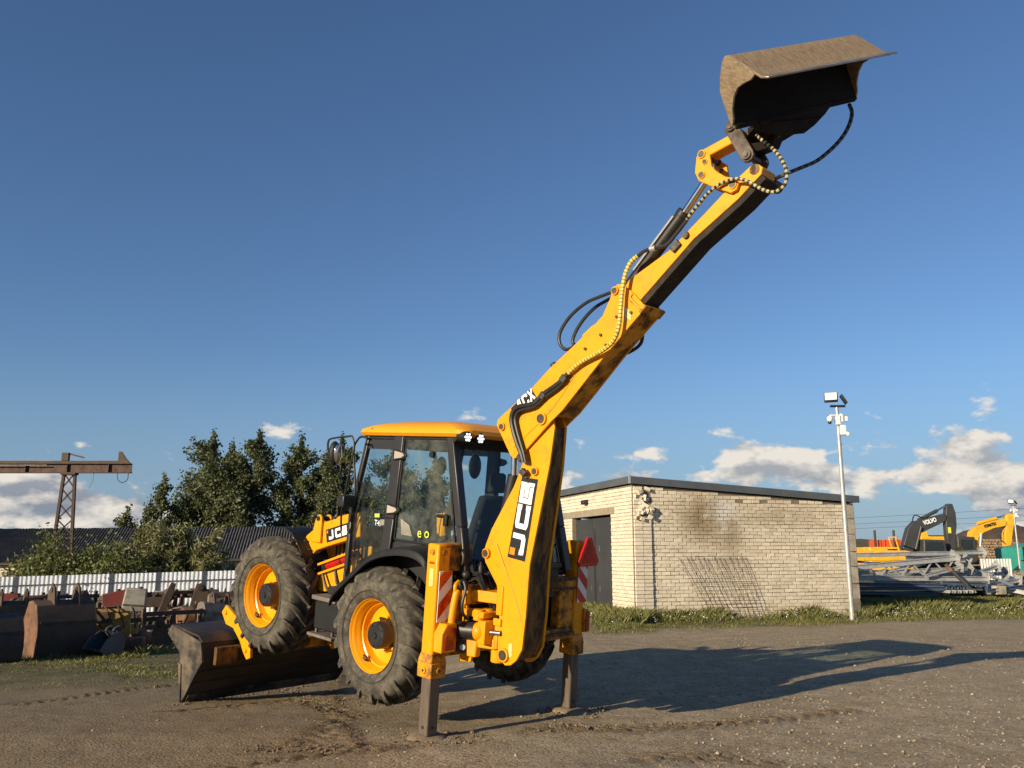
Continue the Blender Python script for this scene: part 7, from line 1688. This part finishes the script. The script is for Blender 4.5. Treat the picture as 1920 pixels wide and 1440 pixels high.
    b = MB(); b.span((x0 - 3.3, -.6, 2.3), (x0 - .9, 1.5, 3.2)); b.build('engine_hood', M['rust_black'], eh, .1)
    b = MB(); b.prism([(x0 - 3.8, -.7, 2.31), (x0 - 2.4, -.7, 2.31), (x0 - 2.6, -.7, 3.5), (x0 - 3.3, -.7, 3.3)], (0, .8, 0)); b.build('raised_hatch', M['komatsu'], eh, .05)
    for y in (-1.3, 1.3):
        b = MB(); b.loops([V3(-5, y - .3, .15), V3(-4.7, y - .3, 0), V3(.6, y - .3, 0), V3(.9, y - .3, .2), V3(.9, y - .3, .7), V3(.6, y - .3, .9), V3(-4.7, y - .3, .9), V3(-5, y - .3, .7)], [V3(-5, y + .3, .15), V3(-4.7, y + .3, 0), V3(.6, y + .3, 0), V3(.9, y + .3, .2), V3(.9, y + .3, .7), V3(.6, y + .3, .9), V3(-4.7, y + .3, .9), V3(-5, y + .3, .7)]); b.build('track', M['rust_black'], t, .05)
    # pale orange wheeled machine in front of an orange mesh container
    p = Vector((24.898,58.000,1.374)); t = thing('site_dumper', 'pale orange site dumper with a roll bar left of the charcoal excavator', 'dumper', (p.x, p.y, 0), 0)
    b = MB(); b.loops([V3(-1.0, -.8, .7), V3(1.1, -.8, .7), V3(1.2, -.8, 1.15), V3(.4, -.8, 1.3), V3(-1.0, -.8, 1.25)], [V3(-1.0, .8, .7), V3(1.1, .8, .7), V3(1.2, .8, 1.15), V3(.4, .8, 1.3), V3(-1.0, .8, 1.25)]); b.build('body', M['komatsu'], t, .06)
    b = MB(); b.loops([V3(-1.5, -.9, 1.35), V3(1.3, -.9, 1.35), V3(1.35, -.9, 1.85), V3(.6, -.9, 2.0), V3(-1.3, -.9, 2.0), V3(-1.55, -.9, 1.8)], [V3(-1.5, .9, 1.35), V3(1.3, .9, 1.35), V3(1.35, .9, 1.85), V3(.6, .9, 2.0), V3(-1.3, .9, 2.0), V3(-1.55, .9, 1.8)]); b.build('skip', M['komatsu'], t, .05)
    b = MB(); b.tube([(.4, -.5, 1.9), (.2, -.5, 2.75), (.3, -.5, 2.85), (.3, .5, 2.85), (.2, .5, 2.75), (.4, .5, 1.9)], .05, 6, 2); b.build('roll_bar', M['komatsu'], t)
    b = MB(); b.span((-.05, -.3, 2.0), (.35, .3, 2.1)); b.build('seat', M['seat'], t)
    for x in (-.8, .8):
        for y in (-.8, .8): b = MB(); b.cyl((x, y - .15, .42), (x, y + .15, .42), .42, n=18); b.build('wheel', M['rubber'], t, .03)
    p = Vector((28.266,66.000,1.952)); t = thing('mesh_container', 'orange mesh sided container with dark posts behind the dumper', 'container', (p.x, p.y, 0), 0)
    b = MB(); b.span((-1.1, -1, .2), (.95, 1, 2.8)); b.build('body', M['orange'], t, .03)
    for k in range(7): b = MB(); b.span((-1.1 + k * .33, -1.06, .2), (-1.04 + k * .33, -1.003, 2.85)); b.build('rib', M['orange'], t)
    for x in (-1.5, -.1): b = MB(); b.cyl((x, -1.2, 0), (x, -1.2, 3.5), .09, n=8); b.build('post', M['rust_black'], t)
    # teal container, white hoarding, log pile, soil heap
    p = Vector((37.689,64.000,1.106)); t = thing('teal_container', 'teal container with pitched end at the right edge of the photo', 'container', (p.x, p.y, 0), 0)
    b = MB(); b.loops([V3(-1.55, -1.2, .6), V3(2.5, -1.2, .6), V3(2.5, -1.2, 2.35), V3(.2, -1.2, 2.55), V3(-1.55, -1.2, 2.2)], [V3(-1.55, 2, .6), V3(2.5, 2, .6), V3(2.5, 2, 2.35), V3(.2, 2, 2.55), V3(-1.55, 2, 2.2)]); b.build('body', M['teal'], t, .03)
    b = MB(); b.span((-1.5, -1.26, 1.3), (2.5, -1.203, 1.36)); b.build('side_bar', M['rust_black'], t)
    for k in range(5): b = MB(); b.tube([(-1.2 + k * .7, -1.23, .9), (-1.05 + k * .7, -1.23, 1.25), (-.8 + k * .7, -1.23, 1.3)], .03, 5); b.build('scroll', M['rust_black'], t)
    b = MB(); b.span((-1.6, -1.3, .25), (2.5, -1.1, .595)); b.build('base_rail', M['scrap_white'], t)
    p = Vector((33.868,62.000,0.907)); t = thing('white_hoarding', 'short white slatted hoarding between the yellow bucket and the steel pile', 'hoarding', (p.x, p.y, 0), 0)
    for k in range(11): b = MB(); b.span((-1.0 + k * .2, -.03, 0), (-.86 + k * .2, .0, 1.45)); b.build('slat', M['white_camera'], t)
    b = MB(); b.span((-1.05, .003, .4), (1.2, .05, .5)); b.build('rail', M['scrap_grey'], t)
    p = Vector((41.964,78.000,1.712)); t = thing('log_pile', 'stacked cut logs showing their pale ends behind the yellow excavator', 'log pile', (p.x, p.y, 0), 0)
    rs = random.Random(5); n = 0
    for r in range(13):
        for k in range(20 - (r // 2)):
            x = -1.6 + k * .27 + (r % 2) * .135 + rs.uniform(-.03, .03) ; z = .13 + r * .235; b = MB(); b.cyl((x, -.8 + rs.uniform(-.1, .1), z), (x, 1.2, z), .125 * rs.uniform(.8, 1.1), n=9); b.build('log', M['wood'], t); n += 1
    def heap(name, c, rx, ry, h, mat, seed, kind='structure'):
        nx, ny = 40, 18; V = []; F = []
        for j in range(ny + 1):
            for i in range(nx + 1):
                x = (i / nx * 2 - 1); y = (j / ny * 2 - 1); r = min(1, math.hypot(x, y)); z = h * (1 - r * r) ** 1.2
                z += float(fbm(np.array([x * 3. + seed]), np.array([y * 3.]), 4, seed)[0]) * h * .5 * (1 - r)
                V.append((c[0] + x * rx, c[1] + y * ry, max(z, -.4) if r < 1 else -.4))
        for j in range(ny):
            for i in range(nx): a = j * (nx + 1) + i; F.append((a, a + 1, a + nx + 2, a + nx + 1))
        o = raw(name, V, F, M[mat], None, kind, True); return o
    heap('soil_mound', (54.798,98.000,1.708), 14, 8, 5.2, 'mound', 3)
    heap('soil_mound', (55.562,92.000,1.271), 12, 7, 4.2, 'mound', 8)
    heap('field_hill', (63.711,170.000,1.709), 38, 25, 4.6, 'scrub', 5)
    heap('field_hill', (125.734,260.000,1.689), 90, 30, 4.2, 'scrub', 9)
    heap('field_hill', (172.649,240.000,1.667), 120, 30, 6.0, 'scrub', 12)
    for k, (pa, pb) in enumerate((((1560,964), (1960,941)), ((1560,975), (1960,955)), ((1560,990), (1960,968)))): pass
    wires = ((49.391,150.000,8.356), (94.529,150.000,10.879)), ((49.327,150.000,7.361), (94.383,150.000,9.696)), ((49.280,150.000,6.639), (94.260,150.000,8.698))
    t = thing('power_line', 'faint sagging power line wires above the excavators', 'power line', (0, 0, 0))
    for a, c in wires:
        a = Vector(a); c = Vector(c); d = c - a; a = a - d * 1.2; c = c + d * 1.2; mid = (a + c) / 2 - V3(0, 0, 1.0); b = MB(); b.tube([a, a.lerp(mid, .5) - V3(0, 0, .25), mid, mid.lerp(c, .5) - V3(0, 0, .25), c], .022, 5, 6); b.build('wire', M['hose'], t)
    for k, q in enumerate((a, c)):
        b = MB(); b.cyl((q.x, q.y, 0), (q.x, q.y, q.z + 3.5), .15, n=8); b.build('wire_pole', M['lattice'], t)
M['mound'] = surf('dark_soil_mound', (.055, .036, .026), (.09, .055, .04), .9, .95, world=True, bump=.6, bscale=3)
M['scrub'] = surf('autumn_scrub', (.055, .055, .022), (.13, .085, .035), .35, .95, world=True, bump=1.0, bscale=2)
far_machines()

# ------------------------------------------------------------------ grass, weeds, gravel
def blades(name, X, Y, H, kind_w=.005, lean=.35, mat='grass', w=None):
    n = len(X); Z = gznp(X, Y) + relief(X, Y)[0] * np.exp(-np.maximum(0, np.hypot(X, Y - 10) - 12) / 10); a = rng.uniform(0, 6.283, n)
    w = kind_w * rng.uniform(.6, 1.4, n) if w is None else w
    dx, dy = np.cos(a) * w, np.sin(a) * w; lx_, ly_ = rng.normal(size=n) * lean * H + .10 * H, rng.normal(size=n) * lean * H
    V = np.stack([np.stack([X - dx, Y - dy, Z - .01], -1), np.stack([X + dx, Y + dy, Z - .01], -1), np.stack([X + lx_ * .4 + dx * .7, Y + ly_ * .4 + dy * .7, Z + H * .6], -1), np.stack([X + lx_, Y + ly_, Z + H], -1)], 1)
    return quads_mesh(name, V.reshape(-1, 3), M[mat], 4, None, 'stuff', rng.random(n) * .92)
def tallness(v): return np.clip(1.25 + v / 2.6, 0, 1)
def strip_pts(n, u0, u1, v0, v1):
    u = rng.uniform(u0, u1, n); v = rng.uniform(v0, v1, n); return C0[0] + u * D1[0] + v * D2[0], C0[1] + u * D1[1] + v * D2[1], u, v
X, Y, u, v = strip_pts(150000, -2.6, 17, -3.6, .3)
inside = (u > 0) & (u < WL) & (v > -.06) | ((u > -.05) & (u < 0) & (v > 0))
cl = np.clip(fbm(X * 1.1, Y * 1.1, 3, 70) * 3.2 + .55, 0, 1); gm = green_mask(X, Y)
keep = (~inside) & (rng.random(len(X)) < gm * (.08 + .75 * cl) * (.35 + .65 * tallness(v))); X, Y, u, v, cl = X[keep], Y[keep], u[keep], v[keep], cl[keep]
tall = np.clip(1 + v / 1.5, 0, 1); H = (.025 + .06 * cl + tall * tall * (.12 + .20 * cl)) * rng.uniform(.5, 1.4, len(X))
tuft = np.exp(-((u - 3.8) ** 2) / .35) * np.clip(1 + v / 1.2, 0, 1); H = H * (1 + tuft * .8)
blades('grass', X, Y, H * .82)
# grass by the open doors
n = 22000; X = rng.uniform(-.6, 3.3, n); Y = rng.uniform(22.3, 28.5, n); u = (X - C0[0]) * D1[0] + (Y - C0[1]) * D1[1]; v = (X - C0[0]) * D2[0] + (Y - C0[1]) * D2[1]
k = (u < -.03) & (u > -1.6); X, Y, u, v = X[k], Y[k], u[k], v[k]; blades('grass', X, Y, .32 * rng.uniform(.4, 1.3, len(X)) * np.clip(1.15 + u * .55, .2, 1))
# towards and under the steel pile
n = 120000; X = rng.uniform(10.3, 26, n); Y = rng.uniform(25, 40, n); cl = np.clip(fbm(X * .9, Y * .9, 3, 71) * 3 + .5, 0, 1); v = (X - C0[0]) * D2[0] + (Y - C0[1]) * D2[1]
k = (v > -2.6 + fbm(X, Y, 2, 4) * 2) & (rng.random(n) < .3 + .7 * cl); X, Y, cl = X[k], Y[k], cl[k]; blades('grass', X, Y, (.03 + .11 * cl) * rng.uniform(.5, 1.5, len(X)), .006)
# thin worn grass before the scrap row
n = 62000; X = rng.uniform(-15, -2.5, n); Y = rng.uniform(12.5, 23, n); gm = green_mask(X, Y); cl = np.clip(fbm(X * .8, Y * .8, 3, 72) * 3.5 + .45, 0, 1)
k = rng.random(n) < gm * (.15 + .75 * cl) ; X, Y, cl = X[k], Y[k], cl[k]; blades('grass', X, Y, (.014 + .03 * cl + .10 * sstep(Y - X * .0, 19.5, 21.5) * cl) * rng.uniform(.6, 1.5, len(X)), .006, .6)
# white flowering weeds along the wall
def flowers():
    V = []; T = []
    n = 150; X, Y, u, v = strip_pts(n, -2.0, 15, -2.2, -.2); H = rng.uniform(.10, .30, n)
    for x, y, h in zip(X, Y, H):
        for q in range(4):
            c = np.array([x, y, h]) + rng.normal(size=3) * .025; V.append(leaves(c[None], .022, 1.0))
    quads_mesh('weed_flowers', np.concatenate(V), M['white'], 4, None, 'stuff')
flowers()
def gravel():
    n = 19000; d = 5.9 + 15 * rng.random(n) ** 1.6; az = rng.uniform(-.62, .62, n); X = d * np.sin(az); Y = d * np.cos(az) + .4
    dens = np.clip(.35 + fbm(X * .7, Y * .7, 3, 80) * 2.4 + .12 * X, 0, 1); k = rng.random(n) < dens; X, Y = X[k], Y[k]; n = len(X)
    Z = gznp(X, Y) + relief(X, Y)[0]; S = .005 + .016 * rng.random(n) ** 6 + .005 * rng.random(n)
    base = np.array([(1, 0, 0), (-1, 0, 0), (0, 1, 0), (0, -1, 0), (0, 0, 1), (0, 0, -1)], float); tri = np.array([(0, 2, 4), (2, 1, 4), (1, 3, 4), (3, 0, 4), (2, 0, 5), (1, 2, 5), (3, 1, 5), (0, 3, 5)])
    P = base[None] * rng.uniform(.6, 1.3, (n, 6, 1)) + rng.normal(size=(n, 6, 3)) * .18; S = S * np.where(X < -.5, .7, 1.0); a = rng.uniform(0, 6.283, n); c, s_ = np.cos(a)[:, None], np.sin(a)[:, None]
    P = np.stack([P[..., 0] * c - P[..., 1] * s_, P[..., 0] * s_ + P[..., 1] * c, P[..., 2] * .7], -1) * S[:, None, None]; P += np.stack([X, Y, Z + S * .25], -1)[:, None]
    quads_mesh('gravel', P[:, tri].reshape(-1, 3), M['pebble'], 3, None, 'stuff', np.repeat(rng.random(n), 8))
def pebble_mat():
    m, g, b, out = mat_new('pebble_stone'); at = g.n('ShaderNodeAttribute', attribute_name='tone')
    cr = g.n('ShaderNodeValToRGB', i_0=at.outputs['Fac']); e = cr.color_ramp.elements; e[0].color = (.17, .13, .09, 1); e[1].color = (.42, .36, .28, 1); x = cr.color_ramp.elements.new(.7); x.color = (.31, .245, .175, 1)
    g.set(b.inputs['Base Color'], cr.outputs[0]); b.inputs['Roughness'].default_value = .9; return m
M['pebble'] = pebble_mat()
gravel()
def clods():
    """crumbled earth round the feet, the shovel edge and along the tyre tracks"""
    P = []
    for c, r, n in (((-0.717,8.794,-0.000), .34, 150), ((0.671,10.281,-0.009), .34, 130), ((-1.700,12.077,-0.163), .55, 160)):
        a = rng.uniform(0, 6.283, n); q = rng.random(n) ** .6 * r + .12; P.append(np.stack([c[0] + q * np.cos(a), c[1] + q * np.sin(a)], -1))
    for p, q, n in (((-4.251,11.745,-0.162), (-2.821,14.976,-0.331), 260), ((-4.735,15.177,-0.340), (-3.079,13.112,-0.236), 220), ((-3.079,13.112,-0.236), (-1.804,10.293,-0.073), 240), ((-2.318,8.161,0.000), (-1.556,8.375,0.000), 140), ((0.107,9.286,-0.005), (2.589,9.654,0.000), 200)):
        t = rng.random(n)[:, None]; P.append(np.array(p[:2]) * (1 - t) + np.array(q[:2]) * t + rng.normal(size=(n, 2)) * .11)
    P = np.concatenate(P); X, Y = P[:, 0], P[:, 1]; n = len(X); Z = gznp(X, Y) + relief(X, Y)[0]; S = .007 + .022 * rng.random(n) ** 3
    base = np.array([(1, 0, 0), (-1, 0, 0), (0, 1, 0), (0, -1, 0), (0, 0, 1), (0, 0, -1)], float); tri = np.array([(0, 2, 4), (2, 1, 4), (1, 3, 4), (3, 0, 4), (2, 0, 5), (1, 2, 5), (3, 1, 5), (0, 3, 5)])
    Q = base[None] * rng.uniform(.6, 1.3, (n, 6, 1)) + rng.normal(size=(n, 6, 3)) * .2; Q[..., 2] *= .65; Q = Q * S[:, None, None] + np.stack([X, Y, Z + S * .3], -1)[:, None]
    quads_mesh('soil_clods', Q[:, tri].reshape(-1, 3), M['clod'], 3, None, 'stuff')
M['clod'] = surf('crumbled_earth', (.20, .14, .08), (.13, .088, .05), 30, .95, world=True)
clods()
